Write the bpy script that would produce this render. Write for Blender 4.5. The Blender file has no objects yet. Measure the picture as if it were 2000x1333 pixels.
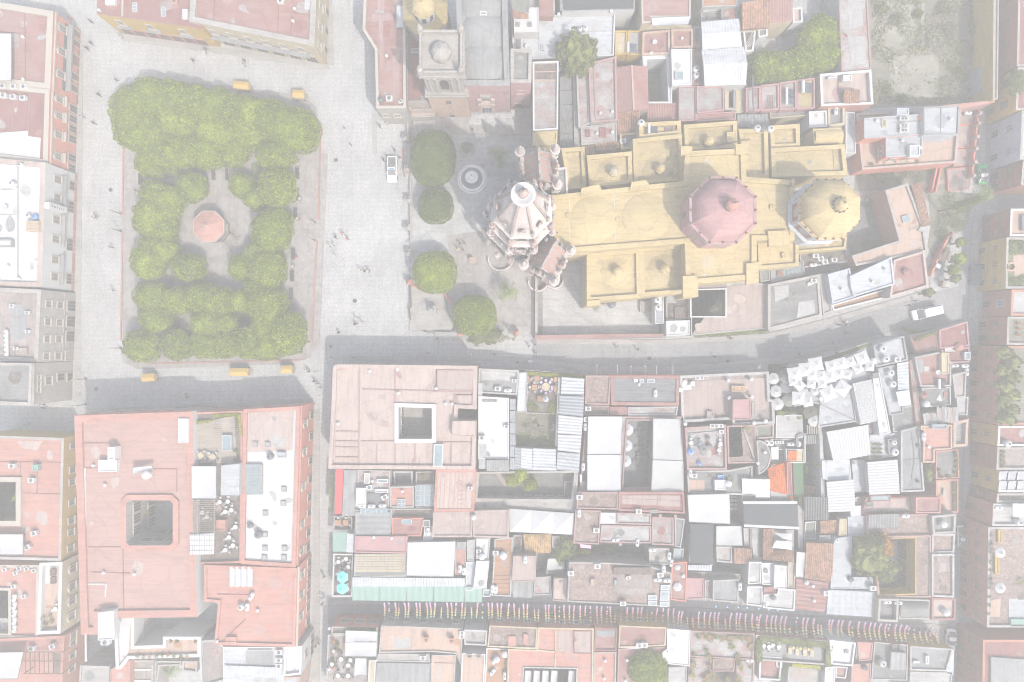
import bpy,bmesh,math,random
import numpy as np
from mathutils import Vector,Matrix,noise as mnoise
from mathutils.geometry import tessellate_polygon
R_=math.radians
scene=bpy.context.scene
COL=scene.collection
random.seed(7)
rng=np.random.default_rng(7)
# ------------------------------------------------------------------ camera, sky, sun, exposure
CAM_H=133.333
cam=bpy.data.cameras.new("camera")
cam.lens,cam.sensor_width=24.0,36.0
cam.clip_start,cam.clip_end=0.5,1000.0
camo=bpy.data.objects.new("camera",cam)
camo.location=(0,0,CAM_H)
COL.objects.link(camo)
scene.camera=camo
SUN_DIR=Vector((0.43,-0.60,1.0)).normalized()
w=bpy.data.worlds.new("World")
scene.world=w
w.use_nodes=True
nt=w.node_tree
bg=nt.nodes["Background"]
sky=nt.nodes.new("ShaderNodeTexSky")
sky.sky_type='NISHITA'
sky.sun_disc=False
sky.sun_elevation=math.asin(SUN_DIR.z)
sky.sun_rotation=math.atan2(SUN_DIR.x,SUN_DIR.y)
sky.air_density,sky.dust_density,sky.ozone_density=1.0,3.0,1.0
nt.links.new(sky.outputs[0],bg.inputs[0])
bg.inputs[1].default_value=0.15
sun=bpy.data.lights.new("sun",'SUN')
sun.energy=2.15
sun.angle=R_(0.53)
sun.color=(1.0,0.95,0.87)
suno=bpy.data.objects.new("sun",sun)
suno.rotation_euler=SUN_DIR.to_track_quat('Z','Y').to_euler()
suno.location=(40,-60,120)
COL.objects.link(suno)
vs=scene.view_settings
vs.view_transform,vs.look='Standard','None'
vs.exposure,vs.gamma=1.59,1.0
VEIL_DENSITY=0.0032
cy=scene.cycles
cy.max_bounces,cy.diffuse_bounces,cy.glossy_bounces=3,2,1
cy.transmission_bounces,cy.transparent_max_bounces,cy.volume_bounces=3,6,0
cy.use_denoising=True
cy.use_adaptive_sampling=True
cy.adaptive_threshold=.015
cy.filter_width=1.05
cy.sample_clamp_indirect=6.0
cy.caustics_reflective=cy.caustics_refractive=False
# ------------------------------------------------------------------ materials
MATS={}
PAL={'cobble':((0.410,0.410,0.400),(0.300,0.303,0.302),.35,.30,'cobble',.9),'cobbled':((0.281,0.281,0.281),(0.204,0.206,0.209),.35,.28,'cobble',.9),'cobblew':((0.293,0.293,0.292),(0.215,0.216,0.218),.35,.28,'cobble',.9),'paving':((0.375,0.375,0.370),(0.270,0.272,0.270),.40,.22,'flags',.9),'flag':((0.302,0.282,0.267),(0.202,0.188,0.178),.30,.20,'flags',.9),'kerb':((0.339,0.323,0.302),(0.210,0.202,0.188),.3,.2,None,.9),'kerbred':((0.383,0.183,0.144),(0.265,0.183,0.153),.4,.2,None,.9),'earth':((.165,.16,.125),(.26,.25,.20),.6,.5,None,1),'dust':((0.342,0.324,0.272),(0.152,0.152,0.121),.5,.5,None,1),'grass':((0.131,0.174,0.069),(0.280,0.227,0.119),.5,.5,None,1),'red':((0.268,0.127,0.110),(0.303,0.255,0.237),.40,.22,None,.85),'redd':((0.226,0.092,0.084),(0.282,0.192,0.175),.35,.25,None,.85),'redw':((0.268,0.153,0.139),(0.369,0.421,0.412),.75,.45,None,.9),'salmon':((0.383,0.184,0.145),(0.408,0.269,0.235),.35,.12,None,.85),'salmonl':((0.366,0.221,0.188),(0.326,0.221,0.194),.30,.10,'lines',.85),'palep':((0.393,0.314,0.278),(0.347,0.275,0.245),.45,.12,None,.85),'palepd':((0.315,0.250,0.225),(0.350,0.285,0.255),.45,.14,None,.85),'pinkw':((0.323,0.214,0.201),(0.269,0.171,0.156),.35,.16,None,.9),'pink':((0.369,0.211,0.209),(0.315,0.180,0.180),.40,.14,None,.85),'rose':((0.292,0.243,0.224),(0.188,0.191,0.181),.45,.35,'blocks',.9),'peach':((0.406,0.292,0.224),(0.369,0.266,0.224),.35,.15,None,.9),'terra':((0.355,0.196,0.115),(0.261,0.166,0.115),.4,.25,None,.9),'yel':((.455,.358,.180),(.375,.292,.150),.55,.20,None,.85),'yeld':((.425,.335,.170),(.31,.25,.15),.60,.30,None,.9),'yelw':((.475,.40,.26),(.40,.33,.2),.4,.2,None,.9),'ymoss':((.42,.325,.135),(.34,.27,.14),.6,.4,None,.95),'yfac':((0.417,0.282,0.066),(0.354,0.233,0.061),.3,.12,None,.9),'ochre':((0.460,0.310,0.090),(0.360,0.240,0.080),.4,.18,None,.9),'cream':((0.417,0.355,0.243),(0.336,0.278,0.191),.3,.12,None,.9),'white':((0.460,0.460,0.455),(0.360,0.360,0.355),.22,.07,None,.7),'marble':((.72,.71,.70),(.55,.54,.53),.3,.12,None,.6),'yard':((.42,.415,.405),(.29,.288,.28),.6,.25,None,.95),'whitew':((0.383,0.378,0.366),(0.243,0.238,0.227),.55,.20,None,.85),'bluew':((0.405,0.425,0.440),(0.340,0.355,0.365),.3,.10,None,.7),'grey':((0.187,0.191,0.196),(0.130,0.134,0.134),.5,.25,None,.9),'lgrey':((0.267,0.272,0.272),(0.176,0.181,0.176),.55,.28,None,.9),'conc':((0.228,0.228,0.219),(0.135,0.134,0.128),.6,.40,None,.95),'slate':((0.345,0.360,0.370),(0.300,0.310,0.319),.3,.12,None,.8),'metal':((0.247,0.267,0.287),(0.205,0.214,0.219),.35,.15,None,.45),'metalw':((0.440,0.445,0.450),(0.360,0.360,0.360),.3,.10,None,.5),'steel':((0.123,0.131,0.140),(0.090,0.092,0.093),.4,.2,None,.5),'shade':((0.060,0.066,0.072),(0.080,0.085,0.090),.3,.08,None,.9),'canvas':((0.372,0.378,0.366),(0.310,0.315,0.302),.25,.06,None,.8),'canvasw':((0.420,0.420,0.418),(0.370,0.370,0.370),.2,.05,None,.8),'canvasg':((0.178,0.183,0.161),(0.147,0.148,0.130),.3,.10,None,.85),'canvasb':((0.092,0.084,0.066),(0.070,0.064,0.050),.3,.10,None,.85),'mott':((0.267,0.201,0.174),(0.199,0.155,0.137),.35,.45,'bricks',.95),'mottd':((0.165,0.136,0.119),(0.120,0.103,0.092),.4,.45,'bricks',.95),'tile':((0.313,0.174,0.111),(0.217,0.134,0.102),.5,.5,'tiles',.9),'tileo':((0.575,0.149,0.028),(0.375,0.094,0.020),.45,.5,'tiles',.85),'tiley':((0.366,0.243,0.115),(0.261,0.171,0.094),.45,.4,'tiles',.9),'tiled':((.22,.10,.07),(.13,.07,.05),.5,.5,'tiles',.9),'wood':((0.330,0.285,0.235),(0.270,0.230,0.190),.4,.25,'lines',.8),'woodd':((.16,.10,.065),(.10,.07,.05),.4,.3,None,.8),'stone':((0.287,0.257,0.224),(0.209,0.188,0.170),.5,.30,'blocks',.9),'stonew':((0.350,0.329,0.302),(0.244,0.230,0.216),.5,.25,None,.9),'cantera':((0.420,0.315,0.280),(0.330,0.270,0.250),.5,.30,'blocks',.9),'canteral':((.52,.465,.44),(.39,.345,.325),.5,.28,None,.9),'canterad':((0.360,0.280,0.250),(0.280,0.235,0.215),.5,.30,None,.9),'pfac':((0.378,0.233,0.233),(0.320,0.200,0.200),.3,.12,None,.9),'redfac':((0.520,0.200,0.145),(0.460,0.200,0.150),.3,.12,None,.9),'facdull':((0.270,0.115,0.075),(0.210,0.100,0.070),.35,.18,None,.9),'facpink':((0.400,0.190,0.130),(0.310,0.150,0.110),.35,.18,None,.9),'facgrey':((0.380,0.410,0.460),(0.310,0.330,0.360),.3,.12,None,.9),'green':((0.055,0.135,0.055),(0.045,0.100,0.045),.3,.10,None,.7),'teal':((0.191,0.297,0.252),(0.160,0.254,0.215),.25,.08,None,.7),'turq':((.16,.60,.56),(.13,.52,.50),.2,.06,None,.7),'moss':((0.187,0.205,0.165),(0.139,0.153,0.124),.4,.2,None,.95),'glass':((0.150,0.148,0.145),None,0,.05,None,.12),'glassl':((.22,.29,.31),(.15,.20,.22),.4,.15,None,.15),'dark':((0.060,0.058,0.056),None,0,.1,None,.7),'black':((.018,.018,.02),None,0,.1,None,.5),'frame':((0.378,0.339,0.287),(0.306,0.270,0.230),.2,.08,None,.9),'iron':((.06,.06,.065),None,0,.1,None,.6),'orange':((.70,.24,.05),None,0,.08,None,.6),'yellow':((0.470,0.310,0.070),(0.400,0.260,0.060),.2,.05,None,.6),'lime':((.62,.70,.02),None,0,.05,None,.6),'blue':((.10,.25,.55),None,0,.05,None,.5),'carw':((.80,.80,.80),None,0,.02,None,.25),'carg':((.02,.42,.16),None,0,.02,None,.25),'carb':((.10,.14,.19),None,0,.02,None,.2),'water':((0.130,0.145,0.165),None,0,.1,None,.1),'plastic':((0.500,0.500,0.500),None,0,.03,None,.4),'copper':((.20,.30,.28),None,0,.2,None,.6),'solar':((.04,.055,.09),None,0,.05,None,.2),'lanp':((0.600,0.460,0.660),None,0,.02,None,.6),'lanm':((0.720,0.360,0.480),None,0,.02,None,.6),'lanr':((0.660,0.260,0.240),None,0,.02,None,.6),'lano':((0.720,0.420,0.220),None,0,.02,None,.6),'lany':((0.750,0.660,0.260),None,0,.02,None,.6),'lang':((0.360,0.560,0.360),None,0,.02,None,.6),'lanb':((.25,.50,.85),None,0,.02,None,.6),'skin':((.42,.24,.16),None,0,.02,None,.6),'hair':((.03,.022,.018),None,0,.02,None,.6),'clk':((.035,.036,.045),None,0,.1,None,.9),'clw':((0.550,0.550,0.550),None,0,.05,None,.9),'clr':((.50,.075,.08),None,0,.05,None,.9),'cly':((.80,.45,.05),None,0,.05,None,.9),'clb':((.09,.14,.26),None,0,.05,None,.9),'clj':((.06,.085,.15),None,0,.05,None,.9),'clt':((.35,.29,.22),None,0,.05,None,.9),}  # cobbled and cobblew: cobble darkened, dimmer light and grime put into the colour
def ramp(nt,fac,stops):
 r=nt.nodes.new("ShaderNodeValToRGB")
 cr=r.color_ramp
 while len(cr.elements)<len(stops):cr.elements.new(.5)
 for e,(p,c) in zip(cr.elements,stops):
  e.position=p;e.color=(c,c,c,1) if not isinstance(c,tuple) else(*c,1)
 nt.links.new(fac,r.inputs[0])
 return r.outputs[0]
def mixc(nt,fac,a,b,mode='MIX'):
 m=nt.nodes.new("ShaderNodeMix");m.data_type='RGBA';m.blend_type=mode
 for s,v in((0,fac),(6,a),(7,b)):
  if isinstance(v,(int,float)):m.inputs[s].default_value=v
  elif isinstance(v,tuple):m.inputs[s].default_value=(*v,1)
  else:nt.links.new(v,m.inputs[s])
 return m.outputs[2]
def M(key):
 if key in MATS:return MATS[key]
 base,stain,samt,mott,pat,rough=PAL[key]
 m=bpy.data.materials.new(key);m.use_nodes=True
 nt=m.node_tree;N=nt.nodes;L=nt.links
 b=N["Principled BSDF"]
 b.inputs["Roughness"].default_value=rough
 b.inputs["Specular IOR Level"].default_value=.25 if rough>.6 else.5
 geo=N.new("ShaderNodeNewGeometry")
 pos=geo.outputs["Position"]
 off=N.new("ShaderNodeVectorMath");off.operation='ADD'
 h=sum(ord(c)*(i+3) for i,c in enumerate(key))%97
 off.inputs[1].default_value=(h*1.7,h*2.3,h*.9)
 L.new(pos,off.inputs[0]);pos=off.outputs[0]
 def noi(scale,detail=4,rough=.6):
  n=N.new("ShaderNodeTexNoise");n.inputs["Scale"].default_value=scale
  n.inputs["Detail"].default_value=detail;n.inputs["Roughness"].default_value=rough
  L.new(pos,n.inputs["Vector"]);return n.outputs["Fac"]
 col=base
 if stain:
  f=ramp(nt,noi(.33,7,.68),[(.50-.22*samt,0),(.62,samt)])
  col=mixc(nt,f,col,stain)
  f2=ramp(nt,noi(2.1,5,.7),[(.52,0),(.75,samt*.8)])
  col=mixc(nt,f2,col,tuple(c*.72 for c in stain))
 lo,hi=1-mott*.75,1+mott*.55
 col=mixc(nt,1.0,col,ramp(nt,noi(5.5,3),[(.3,lo),(.72,hi)]),'MULTIPLY')
 col=mixc(nt,1.0,col,ramp(nt,noi(.09,3),[(.35,1-mott*.35),(.68,1+mott*.25)]),'MULTIPLY')
 hgt=noi(9,3)
 def warp(sx,sy):
  v=N.new("ShaderNodeVectorMath");v.operation='MULTIPLY';v.inputs[1].default_value=(sx,sy,1)
  L.new(pos,v.inputs[0]);return v.outputs[0]
 if mott>=.1 and pat!='tiles':
  n=N.new("ShaderNodeTexNoise");n.inputs["Scale"].default_value=.8;n.inputs["Detail"].default_value=4
  L.new(warp(2.6,.28) if h%2 else warp(.28,2.6),n.inputs["Vector"])
  col=mixc(nt,1.0,col,ramp(nt,n.outputs["Fac"],[(.36,.93 if pat=='cobble' else.87),(.56,1.02)]),'MULTIPLY')
  if pat!='cobble':
   v=N.new("ShaderNodeTexVoronoi");v.inputs["Scale"].default_value=.8;L.new(pos,v.inputs["Vector"])
   col=mixc(nt,1.0,col,ramp(nt,v.outputs["Distance"],[(.05,.70),(.13,1.0)]),'MULTIPLY')
   dn=N.new("ShaderNodeTexNoise");dn.inputs["Scale"].default_value=.6;L.new(pos,dn.inputs["Vector"])
   dv=mixc(nt,.35,pos,dn.outputs["Color"],'LINEAR_LIGHT')
   e=N.new("ShaderNodeTexVoronoi");e.feature='DISTANCE_TO_EDGE';e.inputs["Scale"].default_value=.2;L.new(dv,e.inputs["Vector"])
   col=mixc(nt,1.0,col,ramp(nt,e.outputs["Distance"],[(.006,.84),(.022,1.0)]),'MULTIPLY')
  else:
   wv=N.new("ShaderNodeTexWave");wv.inputs["Scale"].default_value=.35;wv.inputs["Distortion"].default_value=2.5;wv.inputs["Detail"].default_value=2;wv.bands_direction='Y'
   L.new(pos,wv.inputs["Vector"]);col=mixc(nt,1.0,col,ramp(nt,wv.outputs["Fac"],[(.1,.955),(.6,1.015)]),'MULTIPLY')
 if pat=='cobble':
  v=N.new("ShaderNodeTexVoronoi");v.inputs["Scale"].default_value=3.2;L.new(pos,v.inputs["Vector"])
  col=mixc(nt,1.0,col,ramp(nt,v.outputs["Distance"],[(.1,1.12),(.62,.86)]),'MULTIPLY')
  hgt=v.outputs["Distance"]
 elif pat in('flags','bricks','blocks','tiles'):
  v=N.new("ShaderNodeTexVoronoi")
  v.inputs["Scale"].default_value={'flags':1.3,'bricks':2.6,'blocks':1.6,'tiles':2.2}[pat]
  L.new(pos,v.inputs["Vector"])
  sep=N.new("ShaderNodeSeparateColor");L.new(v.outputs["Color"],sep.inputs[0])
  a={'flags':.12,'bricks':.24,'blocks':.13,'tiles':.34}[pat]
  col=mixc(nt,1.0,col,ramp(nt,sep.outputs[0],[(0,1-a),(1,1+a)]),'MULTIPLY')
  hgt=v.outputs["Distance"]
 elif pat=='lines':
  wv=N.new("ShaderNodeTexWave");wv.inputs["Scale"].default_value=2.2;wv.bands_direction='Y'
  wv.inputs["Distortion"].default_value=.6
  L.new(pos,wv.inputs["Vector"])
  col=mixc(nt,1.0,col,ramp(nt,wv.outputs["Fac"],[(.0,.93),(.4,1.02)]),'MULTIPLY')
 L.new(col,b.inputs["Base Color"])
 if rough>.4:
  bp=N.new("ShaderNodeBump");bp.inputs["Strength"].default_value=.35;bp.inputs["Distance"].default_value=.06
  L.new(hgt,bp.inputs["Height"]);L.new(bp.outputs[0],b.inputs["Normal"])
 MATS[key]=m
 return m
def leafmat(key,c1,c2,c3):
 m=bpy.data.materials.new(key);m.use_nodes=True
 nt=m.node_tree;N=nt.nodes;L=nt.links
 b=N["Principled BSDF"];b.inputs["Roughness"].default_value=.7
 b.inputs["Specular IOR Level"].default_value=.2
 geo=N.new("ShaderNodeNewGeometry")
 r=ramp(nt,geo.outputs["Random Per Island"],[(0,c1),(.55,c2),(1,c3)])
 n=N.new("ShaderNodeTexNoise");n.inputs["Scale"].default_value=.5;n.inputs["Detail"].default_value=3
 L.new(geo.outputs["Position"],n.inputs["Vector"])
 col=mixc(nt,1.0,r,ramp(nt,n.outputs["Fac"],[(.3,.75),(.7,1.22)]),'MULTIPLY')
 oi=N.new("ShaderNodeObjectInfo");col=mixc(nt,1.0,col,ramp(nt,oi.outputs["Random"],[(0,(.90,.92,.9)),(1,(1.10,1.07,1.0))]),'MULTIPLY')
 L.new(col,b.inputs["Base Color"])
 tr=N.new("ShaderNodeBsdfTranslucent");L.new(col,tr.inputs[0])
 mx=N.new("ShaderNodeMixShader");mx.inputs[0].default_value=.3
 L.new(b.outputs[0],mx.inputs[1]);L.new(tr.outputs[0],mx.inputs[2])
 L.new(mx.outputs[0],N["Material Output"].inputs[0])
 MATS[key]=m
leafmat('leaf',(.090,.125,.006),(.190,.250,.012),(.345,.415,.030))
leafmat('leafd',(.070,.105,.016),(.110,.155,.024),(.170,.220,.040))
leafmat('leafy',(.130,.160,.012),(.260,.270,.020),(.400,.380,.030))
leafmat('leafo',(.105,.125,.035),(.155,.178,.050),(.220,.235,.075))
leafmat('leafr',(.30,.12,.03),(.48,.22,.05),(.60,.34,.10))
leafmat('palm',(.085,.125,.025),(.140,.195,.050),(.220,.270,.095))
leafmat('dry',(.20,.185,.13),(.30,.285,.215),(.44,.42,.34))
# ------------------------------------------------------------------ helpers
def P(px,py,z=0.0):
 """image-plan coordinates (0.1 m per unit on the ground plan) -> world point at height z"""
 s=.1*(CAM_H-z)/CAM_H
 return Vector(((px-1000)*s,(666.5-py)*s,z))
def P2(px,py,z=0.0):return P(px,py,z).xy
def mesh(name,V,F,mats,parent=None,mi=None,smooth=False):
 me=bpy.data.meshes.new(name)
 me.from_pydata([tuple(v) for v in V],[],F)
 if isinstance(mats,str):mats=(mats,)
 for k in mats:me.materials.append(M(k))
 if mi is not None:me.polygons.foreach_set("material_index",mi)
 if smooth:me.polygons.foreach_set("use_smooth",[True]*len(F))
 me.update()
 return link(name,me,parent)
def link(name,me,parent=None):
 o=bpy.data.objects.new(name,me);COL.objects.link(o)
 if parent is not None:
  o.parent=parent
  p=parent;off=Vector(p.location)
  while p.parent is not None:
   p=p.parent;off+=p.location
  o.location=-off if(parent.rotation_euler.z==0) else(0,0,0)
 return o
LABELS=[]
def tag(o,label,cat,group=None,auto=False):
 o['label']=label;o['category']=cat
 if group:o['group']=group
 LABELS.append((o,auto))
 return o
def thing(name,label,cat,loc=(0,0,0),group=None,auto=False):
 o=bpy.data.objects.new(name,None);COL.objects.link(o)
 o.location=loc;o.empty_display_size=.2
 return tag(o,label,cat,group,auto)
def struct(o,kind='structure'):
 o['kind']=kind;return o
def ccw(p):
 a=sum(p[i].x*p[(i+1)%len(p)].y-p[(i+1)%len(p)].x*p[i].y for i in range(len(p)))
 return p if a>0 else p[::-1]
def inset(p,d):
 n=len(p);out=[]
 for i in range(n):
  a,b,c=p[i-1],p[i],p[(i+1)%n]
  e1=(b-a).normalized();e2=(c-b).normalized()
  n1=Vector((-e1.y,e1.x));n2=Vector((-e2.y,e2.x))
  k=1+n1.dot(n2)
  out.append(b+(n1+n2)*(d/max(k,.25)))
 return out
def prism_data(poly,z0,z1,bottom=False,top=True):
 n=len(poly)
 V=[(p.x,p.y,z0) for p in poly]+[(p.x,p.y,z1) for p in poly]
 F=[(i,(i+1)%n,n+(i+1)%n,n+i) for i in range(n)]
 if top:F+=[tuple(n+j for j in t) for t in tri(poly)]
 if bottom:F+=[tuple(t[::-1]) for t in tri(poly)]
 return V,F
def tri(poly,holes=()):
 loops=[[Vector((p.x,p.y,0)) for p in poly]]+[[Vector((p.x,p.y,0)) for p in h] for h in holes]
 flat=[v for l in loops for v in l]
 out=[]
 for t in tessellate_polygon(loops):
  a,b,c=(flat[i] for i in t)
  cr=(b-a).cross(c-a).z
  if abs(cr)<1e-9:continue
  out.append(tuple(t) if cr>0 else tuple(t[::-1]))
 return out
class Acc:
 def __init__(s):s.V=[];s.F=[];s.mi=[]
 def add(s,V,F,m=0):
  k=len(s.V);s.V+=[tuple(v) for v in V];s.F+=[tuple(i+k for i in f) for f in F];s.mi+=[m]*len(F)
 def prism(s,poly,z0,z1,m=0,bottom=False,top=True):s.add(*prism_data(poly,z0,z1,bottom,top),m)
 def box(s,c,size,rot=0.,m=0):
  cx,cy_,cz=c;x,y,z=(v/2 for v in size)
  ca,sa=math.cos(rot),math.sin(rot)
  V=[(cx+ca*a-sa*b,cy_+sa*a+ca*b,cz+d) for d in(-z,z) for a,b in((-x,-y),(x,-y),(x,y),(-x,y))]
  s.add(V,[(3,2,1,0),(4,5,6,7),(0,1,5,4),(1,2,6,5),(2,3,7,6),(3,0,4,7)],m)
 def beam(s,a,b,wd,ht,m=0):
  a,b=Vector(a),Vector(b);d=b-a
  if d.length<1e-6:return
  d.normalize()
  sd=d.cross(Vector((0,0,1)))
  sd=Vector((1,0,0)) if sd.length<1e-4 else sd.normalized()
  up=sd.cross(d)
  V=[p+sd*x*wd/2+up*y*ht/2 for p in(a,b) for x,y in((-1,-1),(1,-1),(1,1),(-1,1))]
  s.add(V,[(0,1,2,3),(7,6,5,4),(0,4,5,1),(1,5,6,2),(2,6,7,3),(3,7,4,0)],m)
 def lathe(s,c,prof,n=12,m=0,rot=0.,cap=True):
  cx,cy_,z0=c;k=len(prof)
  V=[]
  for r,z in prof:
   for i in range(n):
    a=rot+2*math.pi*i/n
    V.append((cx+r*math.cos(a),cy_+r*math.sin(a),z0+z))
  F=[(j*n+i,j*n+(i+1)%n,(j+1)*n+(i+1)%n,(j+1)*n+i) for j in range(k-1) for i in range(n)]
  if cap:F.append(tuple(range((k-1)*n,k*n)))
  s.add(V,F,m)
 def obj(s,name,mats,parent=None,smooth=False):
  return mesh(name,s.V,s.F,mats,parent,s.mi if not isinstance(mats,str) else None,smooth)
def rect(x0,y0,x1,y1):return[(x0,y0),(x1,y0),(x1,y1),(x0,y1)]
def octo(cx,cy_,r,n=8,rot=None):
 rot=math.pi/n if rot is None else rot
 return[Vector((cx+r*math.cos(rot+2*math.pi*i/n),cy_+r*math.sin(rot+2*math.pi*i/n))) for i in range(n)]
# ------------------------------------------------------------------ corrugated and tiled sheets
def sheet(name,quad,mat,parent,pitch=.5,amp=.06,row=0.,seg=4):
 """ribbed sheet over four world points A,B,C,D: ribs run from AB to DC; row>0 adds overlapping tile rows"""
 A,B,C,D=(Vector(q) for q in quad)
 nw=max(2,int((B-A).length/pitch));nu=nw*seg
 rows=max(1,int((D-A).length/row)) if row else 1
 U=np.linspace(0,1,nu+1)
 if row:
  Vp,drop=[],[]
  for r in range(rows):
   Vp+=[r/rows,(r+1)/rows-.0005];drop+=[0,.05]
  Vp,drop=np.array(Vp),np.array(drop)
 else:
  Vp,drop=np.array([0.,1.]),np.array([0.,0.])
 A_,B_,C_,D_=(np.array(q) for q in(A,B,C,D))
 top=A_+np.outer(U,B_-A_);bot=D_+np.outer(U,C_-D_)
 pts=top[None]*(1-Vp)[:,None,None]+bot[None]*Vp[:,None,None]
 ph=U*nw*2*np.pi
 wave=amp*(np.abs(np.sin(ph/2))*2-1 if row else np.sign(np.sin(ph))*np.minimum(1,np.abs(np.sin(ph))*1.6))
 pts[:,:,2]+=wave[None]+drop[:,None]
 nv,n1=len(Vp),nu+1
 idx=np.arange(nv*n1).reshape(nv,n1)
 F=np.stack([idx[:-1,:-1],idx[1:,:-1],idx[1:,1:],idx[:-1,1:]],-1).reshape(-1,4)
 nrm=(B-A).cross(D-A)
 if nrm.z>0:F=F[:,::-1]
 return mesh(name,pts.reshape(-1,3).tolist(),F.tolist(),mat,parent)
# ------------------------------------------------------------------ buildings
BY={}
PR=random.Random(11)
WORN={'red':('redw','redd','pinkw'),'redd':('red','redw'),'redw':('pinkw','whitew','red','redd'),'salmon':('salmonl','salmonl','palep'),'salmonl':('palep','salmonl'),'palep':('palepd','pinkw'),'palepd':('palep','pinkw'),'pink':('pinkw','redw'),'conc':('lgrey','mottd','grey'),'lgrey':('conc','grey','whitew'),'grey':('conc','steel'),'yel':('yeld','yelw'),'yeld':('yel','yelw','ymoss'),'whitew':('lgrey','white','conc'),'white':('whitew','whitew','lgrey'),'mott':('mottd','rose'),'rose':('mott','palepd','conc'),'slate':('bluew','metal'),'bluew':('slate','whitew'),'peach':('palep','terra'),'stonew':('conc','stone'),'mottd':('mott','conc'),'terra':('peach','redw')}
class Bld:
 def __init__(s,name,label,ref,at,cat='building',group=None):
  s.ref=ref;s.root=thing(name,label,cat,P(at[0],at[1],0),group);s.zr=0;s.polys=[]
  s.roofo=None;s.inv=False;s.pk=0
 def court(s,pts,z=None):
  q=[P2(x,y,s.h if z is None else z) for x,y in pts];s.outer=q;s.inv=True
  s.cen=sum(q,Vector((0,0)))/len(q);return s
 def block(s,pts,h,wall='whitew',roof='red',par=.45,pw=.35,parm=None,z0=0.,holes=(),hpar=None,edge=None,wn='wall',rn='roof',zat=None,inner=None):
  """pts: plan outline at the top of the parapet; holes: courtyards"""
  parm=parm or wall
  mats=[wall,parm,inner or wall]
  outer=ccw([P2(x,y,zat if zat is not None else h) for x,y in pts])
  hs=[ccw([P2(x,y,h) for x,y in q]) for q in holes]
  zr=h-par
  a=Acc();n=len(outer)
  edge=edge or{}
  for i in range(n):
   p,q=outer[i],outer[(i+1)%n]
   mi=0
   for j,k in edge.items():
    pa,pb=P2(*pts[j],zat if zat is not None else h),P2(*pts[(j+1)%n],zat if zat is not None else h)
    if((pa-p).length<1e-4 and(pb-q).length<1e-4) or((pa-q).length<1e-4 and(pb-p).length<1e-4):
     if k not in mats:mats.append(k)
     mi=mats.index(k)
   a.add([(p.x,p.y,z0),(q.x,q.y,z0),(q.x,q.y,h),(p.x,p.y,h)],[(0,1,2,3)],mi)
  def ring(o,i_,z,zlow,up=1):
   m=len(o)
   for k in range(m):
    l=(k+1)%m
    a.add([(o[k].x,o[k].y,z),(o[l].x,o[l].y,z),(i_[l].x,i_[l].y,z),(i_[k].x,i_[k].y,z)],[(0,1,2,3)],up)
    a.add([(i_[k].x,i_[k].y,z),(i_[l].x,i_[l].y,z),(i_[l].x,i_[l].y,zlow),(i_[k].x,i_[k].y,zlow)],[(0,1,2,3)],up)
  if par>0:
   ins=inset(outer,pw);ring(outer,ins,h,zr-.02)
  else:ins=outer
  hh=[]
  for q in hs:
   m=len(q)
   for k in range(m):
    l=(k+1)%m
    zt=zr+(hpar[0] if hpar else 0)
    a.add([(q[l].x,q[l].y,z0),(q[k].x,q[k].y,z0),(q[k].x,q[k].y,zt),(q[l].x,q[l].y,zt)],[(0,1,2,3)],2)
   if hpar:
    big=inset(q,-hpar[1])
    if hpar[2] not in mats:mats.append(hpar[2])
    mm=mats.index(hpar[2]);zt=zr+hpar[0]
    for k in range(m):
     l=(k+1)%m
     a.add([(big[k].x,big[k].y,zt),(big[l].x,big[l].y,zt),(q[l].x,q[l].y,zt),(q[k].x,q[k].y,zt)],[(0,1,2,3)],mm)
     a.add([(big[k].x,big[k].y,zr-.02),(big[l].x,big[l].y,zr-.02),(big[l].x,big[l].y,zt),(big[k].x,big[k].y,zt)],[(0,1,2,3)],mm)
    hh.append(big)
   else:hh.append(q)
  a.obj(wn,tuple(mats),s.root)
  T=tri(ins,hh)
  flat=list(ins)+[p for q in hh for p in q]
  s.roofo=mesh(rn,[(p.x,p.y,zr) for p in flat],T,roof,s.root)
  s.inv=False;s.zr=zr;s.h=h;s.outer=[P2(x,y,zat if zat is not None else h) for x,y in pts]
  s.cen=sum(outer,Vector((0,0)))/n
  s.pk=3
  if roof in WORN and par>0:s.worn(ins,hh,zr,roof)
  return s
 def worn(s,poly,holes,zr,roof):
  edges=[(q[i],q[(i+1)%len(q)]) for q in[poly]+list(holes) for i in range(len(q))]
  xs,ys=[p.x for p in poly],[p.y for p in poly]
  area=(max(xs)-min(xs))*(max(ys)-min(ys))
  def inside(p,q):
   c=False
   for i in range(len(q)):
    a,b=q[i-1],q[i]
    if(a.y>p.y)!=(b.y>p.y) and p.x<(b.x-a.x)*(p.y-a.y)/(b.y-a.y)+a.x:c=not c
   return c
  for k in range(min(9,int(area/22)+1)):
   for _ in range(6):
    p=Vector((PR.uniform(min(xs),max(xs)),PR.uniform(min(ys),max(ys))))
    if not inside(p,poly) or any(inside(p,q) for q in holes):continue
    d=1e9
    for a,b in edges:
     ab=b-a;t=max(0,min(1,(p-a).dot(ab)/max(ab.length_squared,1e-6)));d=min(d,(p-a-ab*t).length)
    if d<.5:continue
    r=min(d*.95,PR.uniform(.5,1.9));n=10;ax=PR.uniform(.45,1);ro=PR.uniform(0,3.1);V=[]
    for i in range(n):
     t=2*math.pi*i/n;q=Vector((r*math.cos(t)*PR.uniform(.62,1),r*ax*math.sin(t)*PR.uniform(.62,1)));q.rotate(Matrix.Rotation(ro,2));V.append((p.x+q.x,p.y+q.y,zr+.012+.005*k))
    mesh('roof_patch',V,tri([Vector(v[:2]) for v in V]),PR.choice(WORN[roof]),s.roofo);break
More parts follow.
